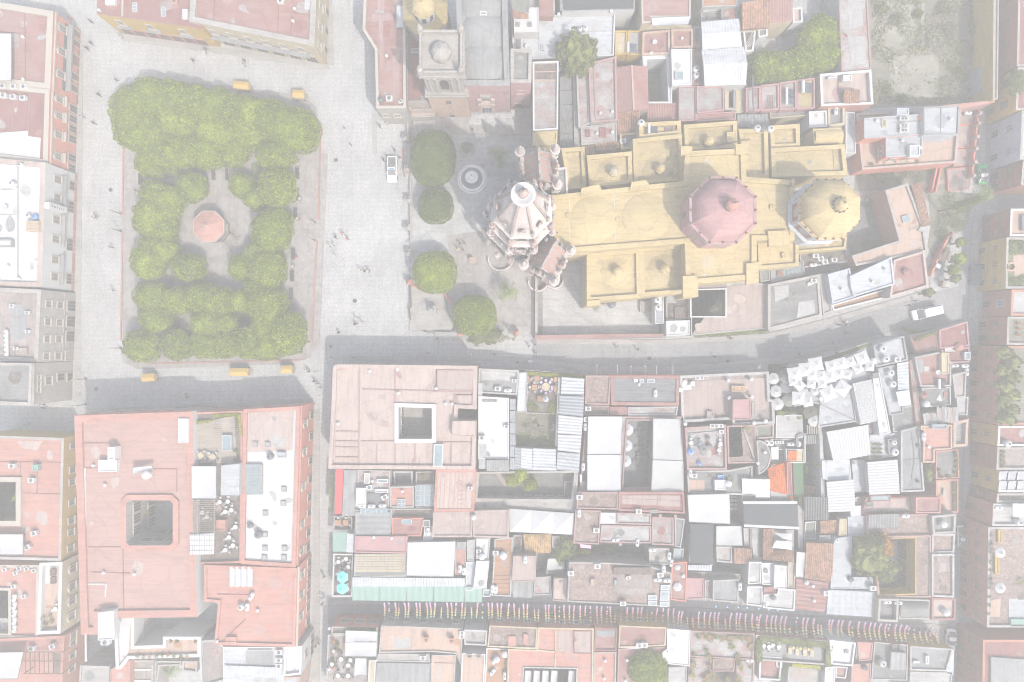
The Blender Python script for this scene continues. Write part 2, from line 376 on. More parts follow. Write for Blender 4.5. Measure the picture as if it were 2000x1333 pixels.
 def slab(s,pts,z,t,mat,name='roof_slab',par=None):
  q=ccw([P2(x,y,z) for x,y in pts])
  if len(q)==4 and mat.startswith('canvas'):
   n=12;V=[];F=[]
   for j in range(n+1):
    for i in range(n+1):
     p=q[0].lerp(q[1],i/n).lerp(q[3].lerp(q[2],i/n),j/n)
     e=math.sin(math.pi*i/n)*math.sin(math.pi*j/n)
     V.append((p.x,p.y,z-.32*e+.09*mnoise.noise(Vector((p.x*.7,p.y*.7,z)))+.05*math.sin(i*math.pi)))
   F=[(j*(n+1)+i,j*(n+1)+i+1,(j+1)*(n+1)+i+1,(j+1)*(n+1)+i) for j in range(n) for i in range(n)]
   o=mesh(name,V,F,mat,par or s.root,smooth=True)
   a=Acc()
   for i in range(4):a.beam((q[i].x,q[i].y,z-.02),(q[(i+1)%4].x,q[(i+1)%4].y,z-.02),.09,.12)
   a.obj('edge_frame','lgrey',o);return o
  a=Acc();a.prism(q,z-t,z,0,True)
  return a.obj(name,mat,par or s.root)
 def seams(s,segs,mat='palepd',wd=.14,ht=.12,name='roof_seam',z=None):
  z=s.zr if z is None else z
  for x0,y0,x1,y1 in segs:
   a=Acc();a.beam(P(x0,y0,z+ht/2-.01),P(x1,y1,z+ht/2-.01),wd,ht)
   a.obj(name,mat,s.roofo)
 def patch(s,pts,mat,name='roof_patch',dz=None):
  s.pk+=1;dz=.012+.006*s.pk if dz is None else dz
  q=ccw([P2(x,y,s.zr) for x,y in pts])
  return mesh(name,[(p.x,p.y,s.zr+dz) for p in q],tri(q),mat,s.roofo)
 def skylight(s,pts,nx,ny,mat='glassl',fr='metalw',ht=.35,name='skylight'):
  """four corners; frame with separate panes"""
  A,B,C,D=(P(x,y,s.zr+ht) for x,y in pts)
  a=Acc();q=ccw([v.xy for v in(A,B,C,D)]);a.prism(q,s.zr-.02,s.zr+ht-.06)
  def at(u,v):return(A*(1-u)+B*u)*(1-v)+(D*(1-u)+C*u)*v
  for i in range(nx+1):a.beam(at(i/nx,0),at(i/nx,1),.10,.10)
  for j in range(ny+1):a.beam(at(0,j/ny),at(1,j/ny),.10,.10)
  o=a.obj(name,fr,s.root)
  for i in range(nx):
   for j in range(ny):
    e=.06
    V=[at((i+e)/nx,(j+e)/ny),at((i+1-e)/nx,(j+e)/ny),at((i+1-e)/nx,(j+1-e)/ny),at((i+e)/nx,(j+1-e)/ny)]
    V=[v-Vector((0,0,.02)) for v in V]
    n=(V[1]-V[0]).cross(V[2]-V[0])
    mesh('pane',V,[(0,1,2,3)] if n.z>0 else[(3,2,1,0)],mat,o)
  return o
 def wins(s,e,lst,fr='frame',pane='glass',name='window',arch=False,sill=True,hood=False):
  """e: index of the outline edge; lst of (t along edge, z bottom, width, height)"""
  n=len(s.outer);p,q=s.outer[e],s.outer[(e+1)%n]
  d=(q-p);Ln=d.length;d.normalize();nr=Vector((d.y,-d.x))
  if(nr.dot((p+q)/2-s.cen)<0)!=s.inv:nr=-nr
  d3,n3=Vector((d.x,d.y,0)),Vector((nr.x,nr.y,0))
  for t,z,wd,ht in lst:
   wd,ht=wd*.84,ht*.84
   c=Vector((p.x,p.y,0))+d3*(t*Ln)
   a=Acc()
   def bar(x0,z0,x1,z1,dep):
    V=[c+d3*x+n3*y+Vector((0,0,zz)) for y in(-.05,dep) for x,zz in((x0,z0),(x1,z0),(x1,z1),(x0,z1))]
    F=[(0,1,2,3),(7,6,5,4),(0,4,5,1),(1,5,6,2),(2,6,7,3),(3,7,4,0)]
    a.add(V,F)
   g=.2
   bar(-wd/2-g,z,-wd/2,z+ht,.14);bar(wd/2,z,wd/2+g,z+ht,.14)
   bar(-wd/2-g,z+ht,wd/2+g,z+ht+g,.17)
   if sill:bar(-wd/2-g*1.4,z-.18,wd/2+g*1.4,z-.003,.30)
   if hood:
    zz=z+ht+g;x1=wd/2+g*1.5
    V=[c+d3*x+n3*y+Vector((0,0,k)) for y in(-.05,.3) for x,k in((-x1,zz),(x1,zz),(0,zz+.55))]
    a.add(V,[(0,1,2),(5,4,3),(0,3,4,1),(1,4,5,2),(2,5,3,0)])
   o=a.obj(name,fr,s.root)
   top=[(wd/2*math.cos(k*math.pi/8),z+ht-wd/2+wd/2*math.sin(k*math.pi/8)) for k in range(9)] if arch else[(wd/2,z+ht),(-wd/2,z+ht)]
   prof=[(-wd/2,z),(wd/2,z)]+top
   V=[c+d3*x+n3*.02+Vector((0,0,zz)) for x,zz in prof]
   nn=(V[1]-V[0]).cross(V[2]-V[0])
   f=tuple(range(len(V)))
   mesh('pane',V,[f if nn.dot(n3)>0 else f[::-1]],pane,o)
   if wd>.9:
    b=Acc()
    for x in((0,) if wd<1.6 else(-wd/6,wd/6)):
     V=[c+d3*xx+n3*yy+Vector((0,0,zz)) for yy in(.0,.06) for xx,zz in((x-.04,z),(x+.04,z),(x+.04,z+ht-.02),(x-.04,z+ht-.02))]
     b.add(V,[(0,1,2,3),(7,6,5,4),(0,4,5,1),(1,5,6,2),(2,6,7,3),(3,7,4,0)])
    b.obj('mullion',fr if pane!='woodd' else 'woodd',o)
 def band(s,e,z0,z1,dep,mat,t0=0.,t1=1.,name='wall_band'):
  n=len(s.outer);p,q=s.outer[e],s.outer[(e+1)%n]
  d=(q-p);nr=Vector((d.y,-d.x)).normalized()
  if(nr.dot((p+q)/2-s.cen)<0)!=s.inv:nr=-nr
  a_,b_=p+d*t0,p+d*t1
  poly=ccw([a_-nr*.05,b_-nr*.05,b_+nr*dep,a_+nr*dep])
  a=Acc();a.prism(poly,z0,z1,0,True)
  return a.obj(name,mat,s.root)
 def tiles(s,pts,z,mat='tile',pitch=.32,row=.55,name='tile_roof',kind=True):
  """pts with per-corner heights z (AB = eaves or ridge; tiles run A->D)"""
  q=[P(x,y,zz) for(x,y),zz in zip(pts,z)]
  o=sheet(name,q,mat,s.root,pitch,.06,row)
  a=Acc();n=4
  low=min(z)-.5
  V=[tuple(v-Vector((0,0,.10))) for v in q]+[(v.x,v.y,low) for v in q]
  a.add(V,[(i,(i+1)%4,4+(i+1)%4,4+i) for i in range(4)]+[(4+i,4+(i+1)%4,(i+1)%4,i) for i in range(4)])
  a.obj('roof_deck',mat,o)
  return o
 def ribs(s,pts,z,mat='metal',pitch=.55,amp=.05,name='metal_sheet',par=None):
  q=[P(x,y,zz) for(x,y),zz in zip(pts,z if isinstance(z,(list,tuple)) else[z]*4)]
  return sheet(name,q,mat,par or s.root,pitch,amp)
# ------------------------------------------------------------------ copies
def copy_tree(o,parent=None):
 c=o.copy();COL.objects.link(c);c.parent=parent
 for ch in o.children:copy_tree(ch,c)
 return c
PROTO={}
def place(kind,maker,loc,rot=0.,label='',cat='',group=None,auto=True,scale=1.):
 """first use moves the prototype itself, later uses copy it with its parts"""
 if kind not in PROTO:
  r=bpy.data.objects.new(kind.split(':')[0],None);COL.objects.link(r)
  r.empty_display_size=.2
  maker(r);PROTO[kind]=r;o=r
 else:
  o=copy_tree(PROTO[kind])
  for k in('label','category','group'):
   if k in o:del o[k]
 o.location=loc;o.rotation_euler=(0,0,rot);o.scale=(scale,)*3
 return tag(o,label,cat,group,auto)
# ------------------------------------------------------------------ foliage
def leaf_cloud(pts,nrm,size,mats,name,parent,extra=None,jitter=.55,aspect=.62):
 n=len(pts)
 t=rng.normal(size=(n,3));nn=nrm+rng.normal(size=(n,3))*jitter
 nn/=np.linalg.norm(nn,axis=1)[:,None]
 t-=(t*nn).sum(1)[:,None]*nn;t/=np.linalg.norm(t,axis=1)[:,None]
 b=np.cross(nn,t)
 sz=size*rng.uniform(.65,1.35,n)[:,None]
 a_,b_=t*sz*.5,b*sz*.5*aspect
 V=np.stack([pts-a_,pts-b_*.9,pts+a_,pts+b_*.9],1).reshape(-1,3)
 F=np.arange(4*n).reshape(n,4)
 V=V.tolist();F=F.tolist();mi=[0]*n
 if extra:
  k=len(V);V+=extra[0];F+=[tuple(i+k for i in f) for f in extra[1]];mi+=[1]*len(extra[1])
 me=bpy.data.meshes.new(name);me.from_pydata(V,[],F)
 for m in mats:me.materials.append(MATS[m] if m in MATS else M(m))
 me.polygons.foreach_set("material_index",mi);me.update()
 return link(name,me,parent)
def crown_points(c,r,n,lump=.16,freq=.75,low=-.35,flat=1.0,seed=0.):
 u=rng.uniform(low,1,n);ph=rng.uniform(0,2*np.pi,n)
 s=np.sqrt(1-u*u)
 d=np.stack([s*np.cos(ph),s*np.sin(ph),u],1)
 if flat!=1.0:
  d=np.sign(d)*np.abs(d)**flat
 k=np.array([1+lump*mnoise.noise(Vector((x*r[0]*freq+seed,y*r[1]*freq,z*r[2]*freq)))*1.6 for x,y,z in d])
 depth=1-np.abs(rng.normal(0,.055,n))
 p=np.array(c)+d*np.array(r)*(k*depth)[:,None]
 nr=d/np.array(r);nr/=np.linalg.norm(nr,axis=1)[:,None]
 return p,nr
def crown_clumps(c,r,area,dens,lump,freq,seed,flat):
 per=18;nc=max(8,int(area*dens/per))
 p,nr=crown_points(c,r,nc,lump,freq,-.45,flat,seed)
 cr=np.minimum(.54,.2*min(r[0],r[1]))*rng.uniform(.75,1.15,nc)
 P_=np.repeat(p,per,0);Nn=np.repeat(nr,per,0);C=np.repeat(cr,per)[:,None]
 v=Nn*.75+rng.normal(size=P_.shape)*.62;v/=np.linalg.norm(v,axis=1)[:,None]
 return P_-Nn*.25*C+v*C*rng.uniform(.65,1.05,len(P_))[:,None],v
def core(c,r,lump,freq,seed,f=.86,flat=1.0):
 V,F=[],[];nu,nv=18,9
 for j in range(nv+1):
  th=math.pi*.5-(math.pi*.72)*j/nv
  for i in range(nu):
   a=2*math.pi*i/nu
   d=np.array([math.cos(th)*math.cos(a),math.cos(th)*math.sin(a),math.sin(th)])
   if flat!=1.0:d=np.sign(d)*np.abs(d)**flat
   k=(1+lump*1.6*mnoise.noise(Vector((d[0]*r[0]*freq+seed,d[1]*r[1]*freq,d[2]*r[2]*freq))))*f
   V.append(tuple(np.array(c)+d*np.array(r)*k))
 for j in range(nv):
  for i in range(nu):
   F.append((j*nu+i,(j+1)*nu+i,(j+1)*nu+(i+1)%nu,j*nu+(i+1)%nu))
 return V,F
def trunk(root,x,y,ztop,r=.22,lean=(0,0),limbs=4,spread=1.5,mat='woodd'):
 a=Acc()
 prev=None;n=7
 zs=[0,ztop*.35,ztop*.7,ztop]
 V,F=[],[]
 for k,z in enumerate(zs):
  rr=r*(1.35-.75*k/3);ox,oy=lean[0]*z/max(ztop,.1),lean[1]*z/max(ztop,.1)
  ox+=.08*math.sin(k*2.1+x);oy+=.08*math.cos(k*1.7+y)
  for i in range(n):
   an=2*math.pi*i/n;V.append((x+ox+rr*math.cos(an),y+oy+rr*math.sin(an),z))
 for k in range(3):
  for i in range(n):F.append((k*n+i,k*n+(i+1)%n,(k+1)*n+(i+1)%n,(k+1)*n+i))
 a.add(V,F)
 for i in range(limbs):
  an=2*math.pi*i/limbs+x
  a.beam((x+lean[0]*.7,y+lean[1]*.7,ztop*.68),(x+lean[0]+spread*math.cos(an),y+lean[1]+spread*math.sin(an),ztop*1.18),r*.55,r*.55)
 return a.obj('trunk',mat,root)
def tree(px,py,rx,ry,ztop,label,mat='leaf',rz=None,ref=None,group=None,name='tree',lump=.14,freq=.7,dens=26,size=.42,flat=.9,auto=True,limbs=4):
 """crown centre at plan px,py; radii in plan units"""
 sc=.1*(CAM_H-ztop*.8)/CAM_H
 Rx,Ry=rx*sc,ry*sc;rz=rz or min(Rx,Ry)*.8
 zc=ztop-rz
 c=P(px,py,zc+rz*.45);base=(c.x,c.y)
 root=thing(name,label,'tree',(base[0],base[1],0),group,auto)
 seed=px*.37+py*.11
 trunk(root,base[0],base[1],max(zc-.1,.6),.1+.035*Rx,limbs=limbs,spread=Rx*.45)
 area=2*math.pi*((Rx*Ry)**.5)*((Rx*Ry)**.5+rz*.8)*.75
 n=int(area*dens)
 if lump>=.25:p,nr=crown_clumps((base[0],base[1],zc),(Rx*.96,Ry*.96,rz*.96),area,dens,lump,freq,seed,flat)
 else:p,nr=crown_points((base[0],base[1],zc),(Rx,Ry,rz),n,lump,freq,-.45,flat,seed)
 if mat=='dry':
  leaf_cloud(p,nr,size*2.2,(mat,),'crown',root,jitter=1.2,aspect=.12);return root
 leaf_cloud(p,nr,size,(mat,mat),'crown',root,core((base[0],base[1],zc),(Rx,Ry,rz),lump,freq,seed,.84,flat),jitter=.55,aspect=.62)
 return root
def bush_points(x,y,z,r,h,n):
 d=rng.normal(size=(n,3));d[:,2]=np.abs(d[:,2]);d/=np.linalg.norm(d,axis=1)[:,None]
 k=rng.uniform(.45,1,n)[:,None]
 return np.array([x,y,z])+d*np.array([r,r,h])*k,d
def plant(px,py,z,r,h,label,mat='leafd',n=None,group=None,pot=True,auto=True,name='potted_plant',size=.22,cat='plant'):
 c=P(px,py,z)
 root=thing(name,label,cat,(c.x,c.y,z),group,auto)
 if pot:
  a=Acc();a.lathe((c.x,c.y,z),[(r*.35,0),(r*.5,.42),(r*.42,.42),(r*.4,.36)],8)
  a.obj('pot','terra',root)
 p,d=bush_points(c.x,c.y,z+(.3 if pot else 0),r,h,n or int(60+60*r*r))
 leaf_cloud(p,d,size,(mat,),'foliage',root,jitter=.8)
 return root
def hedge(pts,z0,wd,ht,label,mat='leafy',name='hedge',group=None,dens=40,auto=False,size=.2):
 pp=[P(x,y,z0) for x,y in pts]
 root=thing(name,label,'hedge',pp[0],group,auto)
 L,Nn=[],[]
 a=Acc()
 for A,B in zip(pp,pp[1:]):
  d=(B-A);ln=d.length;d.normalize();s=Vector((-d.y,d.x,0))
  n=int(ln*(wd+2*ht)*dens)
  t=rng.uniform(0,ln,n);k=rng.uniform(0,1,n);u=rng.uniform(-1,1,n)
  for i in range(n):
   q=A+d*t[i];bump=1+.35*mnoise.noise(q*1.3)
   if k[i]<wd/(wd+2*ht):L.append(q+s*u[i]*wd/2*bump+Vector((0,0,ht*bump)));Nn.append((0,0,1))
   else:
    sg=1 if u[i]>0 else-1
    L.append(q+s*sg*wd/2*bump+Vector((0,0,ht*rng.uniform(0,1))));Nn.append(tuple(s*sg))
  a.beam(A+Vector((0,0,ht*.45)),B+Vector((0,0,ht*.45)),wd*.75,ht*.8)
 leaf_cloud(np.array([tuple(v) for v in L]),np.array(Nn,float),size,(mat,mat),'foliage',root,(a.V,a.F))
 return root
def palm(px,py,h,r,label,n=24,mat='palm',lean=(0,0),name='palm_tree'):
 c=P(px,py,h);root=thing(name,label,'palm',(c.x+lean[0],c.y+lean[1],0))
 a=Acc();k=6
 for i in range(8):
  t0,t1=i/8,(i+1)/8
  p0=Vector((c.x+lean[0]*(1-t0),c.y+lean[1]*(1-t0),h*t0));p1=Vector((c.x+lean[0]*(1-t1),c.y+lean[1]*(1-t1),h*t1))
  a.lathe((p0.x,p0.y,p0.z),[(.19,0),(.16,(p1-p0).z)],k)
 a.obj('trunk','clt',root)
 for i in range(n):
  an=2*math.pi*i/n+.35*math.sin(i*5.3);el=random.uniform(-.1,.8);V,F=[],[]
  ln=r*random.uniform(.8,1.1)
  rib=[]
  for s in range(7):
   t=s/6;rr=ln*t*math.cos(el*(1-t*.6));z=h+ln*(math.sin(el)*t*1.2-.75*t*t)
   rib.append(Vector((c.x+rr*math.cos(an),c.y+rr*math.sin(an),z)))
  sd=Vector((-math.sin(an),math.cos(an),0))
  for s in range(1,7):
   for sg in(-1,1):
    q=rib[s];p0=rib[s-1]*.5+q*.5;w_=.75*(1-.5*abs(s/6-.45))
    tip=q+sd*sg*w_+(rib[s]-rib[s-1])*.7-Vector((0,0,.14))
    m=len(V);V+=[p0,q,tip];F.append((m,m+1,m+2) if sg>0 else(m+2,m+1,m))
  me=bpy.data.meshes.new('frond');me.from_pydata([tuple(v) for v in V],[],F);me.materials.append(MATS[mat]);me.update()
  link('frond',me,root)
 return root
# ------------------------------------------------------------------ parasols
def mk_parasol(n,r,hgt,rise,mat,concave=.0,rot=None):
 def f(root):
  rot_=math.pi/n if rot is None else rot
  V=[];F=[]
  rings=[(.06,rise),(.5,rise*.42),(1.0,0)]
  m=2*n
  for rr,z in rings:
   for i in range(m):
    a=rot_+2*math.pi*i/m-math.pi/n*0
    mid=i%2
    q=rr*r*((math.cos(math.pi/n)*(1-concave) if mid else 1))
    V.append((q*math.cos(a),q*math.sin(a),hgt+z-(.05*rr if not mid else.0)))
  for j in range(2):
   for i in range(m):
    F.append((j*m+i,(j+1)*m+i,(j+1)*m+(i+1)%m,j*m+(i+1)%m))
  F.append(tuple(range(m)))
  for i in range(m):V.append((V[2*m+i][0],V[2*m+i][1],V[2*m+i][2]-.18))
  F+=[(2*m+i,3*m+i,3*m+(i+1)%m,2*m+(i+1)%m) for i in range(m)]
  mesh('canopy',V,F,mat,root)
  a=Acc()
  for i in range(n):
   an=rot_+2*math.pi*i/n
   a.beam((0,0,hgt+rise-.12),(r*.97*math.cos(an),r*.97*math.sin(an),hgt-.09),.03,.03)
  a.obj('rib','iron',root)
  a=Acc();a.lathe((0,0,0),[(.04,0),(.035,hgt+rise+.12)],6);a.obj('pole','metalw',root)
  a=Acc();a.lathe((0,0,0),[(.35,0),(.33,.08),(.06,.12)],10);a.obj('base','iron',root)
  a=Acc();a.lathe((0,0,hgt+rise+.05),[(.10,0),(.07,.1),(.02,.16)],6);a.obj('finial',mat,root)
 return f
def parasol(px,py,z,kind,label,rot=0.,group=None,n=8,r=1.6,mat='canvasg',hgt=2.4,rise=.55,concave=0.):
 c=P(px,py,z+hgt);c.z=z
 key='parasol:%s%d%.2f%s'%(mat,n,r,kind)
 return place(key,mk_parasol(n,r,hgt,rise,mat,concave),c,rot,label,'parasol',group)
# ------------------------------------------------------------------ roof equipment
def mk_tank(mat='plastic',r=.62,h=1.25,hole=True):
 def f(root):
  a=Acc();a.lathe((0,0,0),[(r*.96,0),(r,.1),(r,h*.3),(r*.97,h*.33),(r,h*.36),(r,h*.62),(r*.97,h*.65),(r,h*.68),(r*.98,h*.85),(r*.62,h*1.02),(r*.36,h*1.06)],14)
  a.obj('body',mat,root)
  a=Acc();a.lathe((0,0,h*1.055),[(r*.36,0),(r*.36,.07),(r*.30,.1)],12);a.obj('lid','iron' if hole else mat,root)
  a=Acc();a.beam((r*.98,0,.15),(r*1.5,0,.15),.06,.06);a.obj('outlet_pipe','steel',root)
 return f
def tank(px,py,b,mat='plastic',r=.62,h=1.25,hole=True,col='white',word='round'):
 c=P(px,py,b.zr+h)
 place('water_tank:%s%.2f%s'%(mat,r,hole),mk_tank(mat,r,h,hole),(c.x,c.y,b.zr),random.random()*6,f'{col} {word} water tank on {b.ref}','water tank','rooftop water tanks')
def mk_gas(root):
 a=Acc();V=[]
 prof=[(-.75,.12),(-.68,.3),(-.5,.38),(.5,.38),(.68,.3),(.75,.12)]
 n=12
 for x,r in prof:
  for i in range(n):
   an=2*math.pi*i/n;V.append((x,r*math.cos(an),.5+r*math.sin(an)))
 F=[(j*n+i,(j+1)*n+i,(j+1)*n+(i+1)%n,j*n+(i+1)%n) for j in range(len(prof)-1) for i in range(n)]
 F+=[tuple(range(n))[::-1],tuple(range(5*n,6*n))]
 a.add(V,F);a.obj('body','plastic',root)
 for x in(-.45,.45):
  a=Acc();a.box((x,0,.09),(.1,.55,.18));a.obj('saddle','iron',root)
 a=Acc();a.lathe((0,0,.86),[(.13,0),(.12,.14),(.05,.2)],8);a.obj('valve_cap','steel',root)
def gas(px,py,b,rot=0.):
 c=P(px,py,b.zr+.5)
 place('gas_cylinder',mk_gas,(c.x,c.y,b.zr),rot,f'white lying gas cylinder on {b.ref}','gas tank','rooftop gas tanks')
def mk_ac(root):
 a=Acc();a.box((0,0,.5),(1.1,.8,.8));a.obj('casing','plastic',root)
 a=Acc();a.lathe((0,0,.88),[(.33,0),(.33,.05),(.27,.05),(.27,.03)],12);a.obj('fan_guard','steel',root)
 for x in(-.45,.45):
  a=Acc();a.box((x,0,.05),(.12,.8,.12));a.obj('foot','iron',root)
def ac(px,py,b,rot=0.,s=1.):
 c=P(px,py,b.zr+.9)
 place('air_conditioner',mk_ac,(c.x,c.y,b.zr),rot,f'white boxy air conditioner on {b.ref}','air conditioner','rooftop air conditioners',scale=s)
def mk_solar(root):
 n=12
 a=Acc();V=[(-.8,.75,.75),(.8,.75,.75),(.8,-.75,.25),(-.8,-.75,.25)]
 for i in range(10):
  x=-.72+i*.16;a.beam((x,.72,.80),(x,-.75,.30),.07,.07)
 a.obj('collector_tube','solar',root)
 a=Acc();a.add(V,[(0,3,2,1),(0,1,2,3)]);a.obj('reflector','slate',root)
 a=Acc();V=[]
 for x in(-.9,.9):
  for i in range(n):V.append((x,.95+.26*math.cos(2*math.pi*i/n),.95+.26*math.sin(2*math.pi*i/n)))
 a.add(V,[(i,(i+1)%n,n+(i+1)%n,n+i) for i in range(n)]+[tuple(range(n))[::-1],tuple(range(n,2*n))]);a.obj('storage_cylinder','plastic',root)
 for x in(-.75,.75):
  a=Acc();a.beam((x,.95,.7),(x,.95,0),.06,.06);a.beam((x,-.7,.28),(x,-.7,0),.06,.06);a.obj('stand','steel',root)
def solar(px,py,b,rot=0.,s=1.):
 c=P(px,py,b.zr+.6)
 place('solar_heater',mk_solar,(c.x,c.y,b.zr),rot,f'solar water heater with white cylinder on {b.ref}','solar heater','rooftop solar heaters',scale=s)
def mk_dish(root):
 a=Acc();a.lathe((0,0,.75),[(.05,0),(.25,.05),(.42,.16),(.44,.18),(.25,.08)],12,cap=False);o=a.obj('dish','plastic',root)
 a=Acc();a.lathe((0,0,0),[(.05,0),(.04,.78)],6);a.obj('mast','steel',root)
 a=Acc();a.beam((.2,0,.82),(0,0,1.25),.03,.03);a.box((0,0,1.25),(.1,.1,.1));a.obj('receiver','iron',root)
def dish(px,py,b):
 c=P(px,py,b.zr+.8)
 place('satellite_dish',mk_dish,(c.x,c.y,b.zr),random.random()*6,f'small white satellite dish on {b.ref}','satellite dish','satellite dishes')
def mk_vent(root):
 a=Acc();a.lathe((0,0,0),[(.2,0),(.2,.55)],8,cap=False);a.obj('pipe','plastic',root)
 a=Acc();a.lathe((0,0,.55),[(.3,0),(.3,.08),(.05,.25)],8);a.obj('cowl','plastic',root)
def vent(px,py,b):
 c=P(px,py,b.zr+.5)
 place('roof_vent',mk_vent,(c.x,c.y,b.zr),0,f'small white roof vent on {b.ref}','vent','roof vents')
def mk_chimney(root):
 a=Acc();a.box((0,0,.55),(.7,.7,1.1));a.obj('stack','salmon',root)
 a=Acc();a.box((0,0,1.16),(.95,.95,.14));a.obj('cap','salmon',root)
 a=Acc();a.box((0,0,1.25),(.4,.4,.08));a.obj('flue','dark',root)
def chimney(px,py,b):
 c=P(px,py,b.zr+1.1)
 place('chimney_stack',mk_chimney,(c.x,c.y,b.zr),0,f'square salmon chimney on {b.ref}','chimney','chimneys')
def hut(b,pts,h,wall,roof,name='roof_hut',par=.15,door=None):
 """small raised room that belongs to the building"""
 z=b.zr;q=ccw([P2(x,y,z+h) for x,y in pts])
 a=Acc();ins=inset(q,.2);n=len(q)
 a.prism(q,z-.02,z+h,0,top=False)
 for k in range(n):
  l=(k+1)%n
  a.add([(q[k].x,q[k].y,z+h),(q[l].x,q[l].y,z+h),(ins[l].x,ins[l].y,z+h),(ins[k].x,ins[k].y,z+h)],[(0,1,2,3)])
  a.add([(ins[k].x,ins[k].y,z+h),(ins[l].x,ins[l].y,z+h),(ins[l].x,ins[l].y,z+h-par-.02),(ins[k].x,ins[k].y,z+h-par-.02)],[(0,1,2,3)])
 o=a.obj(name,wall,b.root)
 mesh('hut_roof',[(p.x,p.y,z+h-par) for p in ins],tri(ins),roof,o)
 return o
class Surf:
 def __init__(s,zr,ref):s.zr=zr;s.ref=ref
# ------------------------------------------------------------------ furniture
def mk_table(r=.45,sq=False,mat='wood'):
 def f(root):
  a=Acc()
  if sq:a.box((0,0,.73),(r*2,r*2,.05))
  else:a.lathe((0,0,.70),[(r,0),(r,.05)],12)
  a.obj('table_top',mat,root)
  a=Acc();a.lathe((0,0,0),[(.25,0),(.24,.04),(.05,.07),(.05,.71)],8);a.obj('pedestal','iron',root)
 return f
def mk_chair(mat):
 def f(root):
  a=Acc();a.box((0,0,.44),(.44,.44,.06));a.obj('seat',mat,root)
  a=Acc();a.box((0,.20,.70),(.42,.05,.46));a.obj('backrest',mat,root)
  for x in(-.18,.18):
   for y in(-.18,.18):
    a=Acc();a.box((x,y,.21),(.05,.05,.42));a.obj('leg','iron',root)
 return f
def dining(px,py,z,ref,nch=4,r=.45,sq=False,mat='wood',ch='wood',rot=0.,chw='wooden'):
 c=P(px,py,z+.7);c.z=z
 tw={'wood':'wooden','canvasw':'white','plastic':'white','iron':'black','cream':'cream'}.get(mat,mat)
 place('table:%s%.2f%d'%(mat,r,sq),mk_table(r,sq,mat),c,rot,f'small {tw} {"square" if sq else "round"} table on {ref}','table',f'tables on {ref}')
 for i in range(nch):
  a=rot+2*math.pi*i/nch;d=r+.38
  place('chair:'+ch,mk_chair(ch),(c.x+d*math.sin(a),c.y+d*math.cos(a),z),-a,f'{chw} chair at a table on {ref}','chair',f'chairs on {ref}')
# ------------------------------------------------------------------ people
def body_mesh(pose):
 me=bpy.data.meshes.new('pose');o=bpy.data.objects.new('pose',me);COL.objects.link(o)
 st={'walk':.30,'stand':.05}[pose]
 if pose=='sit':
  pass
 J={'pel':(0,0,.95,.15,.12),'wst':(0,0,1.12,.135,.10),'chs':(0,.0,1.33,.165,.115),'nek':(0,.01,1.50,.055,.055),'hd':(0,.03,1.60,.085,.09),'hdt':(0,.03,1.72,.075,.085),'hl':(.10,0,.90,.095,.095),'kl':(.11,st*.55,.50,.065,.065),'al':(.11,st*.75-.04,.09,.045,.045),'tl':(.115,st*.75+.12,.04,.045,.035),'hr':(-.10,0,.90,.095,.095),'kr':(-.11,-st*.2,.50,.065,.065),'ar':(-.11,-st*.95,.13,.045,.045),'tr':(-.115,-st*.95+.14,.05,.045,.035),'sl':(.19,0,1.43,.06,.06),'el':(.25,-st*.4,1.16,.045,.045),'wl':(.25,-st*.3+.08,.93,.035,.035),'fl':(.25,-st*.3+.12,.83,.03,.035),'sr':(-.19,0,1.43,.06,.06),'er':(-.25,st*.3,1.16,.045,.045),'wr':(-.25,st*.6+.05,.95,.035,.035),'fr':(-.25,st*.7+.08,.86,.03,.035)}
 E=[('pel','wst'),('wst','chs'),('chs','nek'),('nek','hd'),('hd','hdt'),('pel','hl'),('hl','kl'),('kl','al'),('al','tl'),('pel','hr'),('hr','kr'),('kr','ar'),('ar','tr'),('chs','sl'),('sl','el'),('el','wl'),('wl','fl'),('chs','sr'),('sr','er'),('er','wr'),('wr','fr')]
 ks=list(J)
 me.from_pydata([J[k][:3] for k in ks],[(ks.index(a),ks.index(b)) for a,b in E],[])
 o.modifiers.new('skin','SKIN')
 for i,k in enumerate(ks):
  sv=me.skin_vertices[0].data[i];sv.radius=J[k][3:5];sv.use_root=(k=='pel')
 o.modifiers.new('sub','SUBSURF').levels=1
 dg=bpy.context.evaluated_depsgraph_get();dg.update()
 ev=bpy.data.meshes.new_from_object(o.evaluated_get(dg))
 bpy.data.objects.remove(o)
 for k in('clk',)*4:ev.materials.append(M(k))
 mi=[]
 for p in ev.polygons:
  c=p.center
  if c.z<.11:m=3
  elif c.z<.96 and abs(c.x)<.21:m=1
  elif c.z>1.47 or(abs(c.x)>.2 and c.z<1.12):m=2
  else:m=0
  mi.append(m)
 ev.polygons.foreach_set("material_index",mi);ev.polygons.foreach_set("use_smooth",[True]*len(mi))
 return ev
POSES={}
PMESH={}
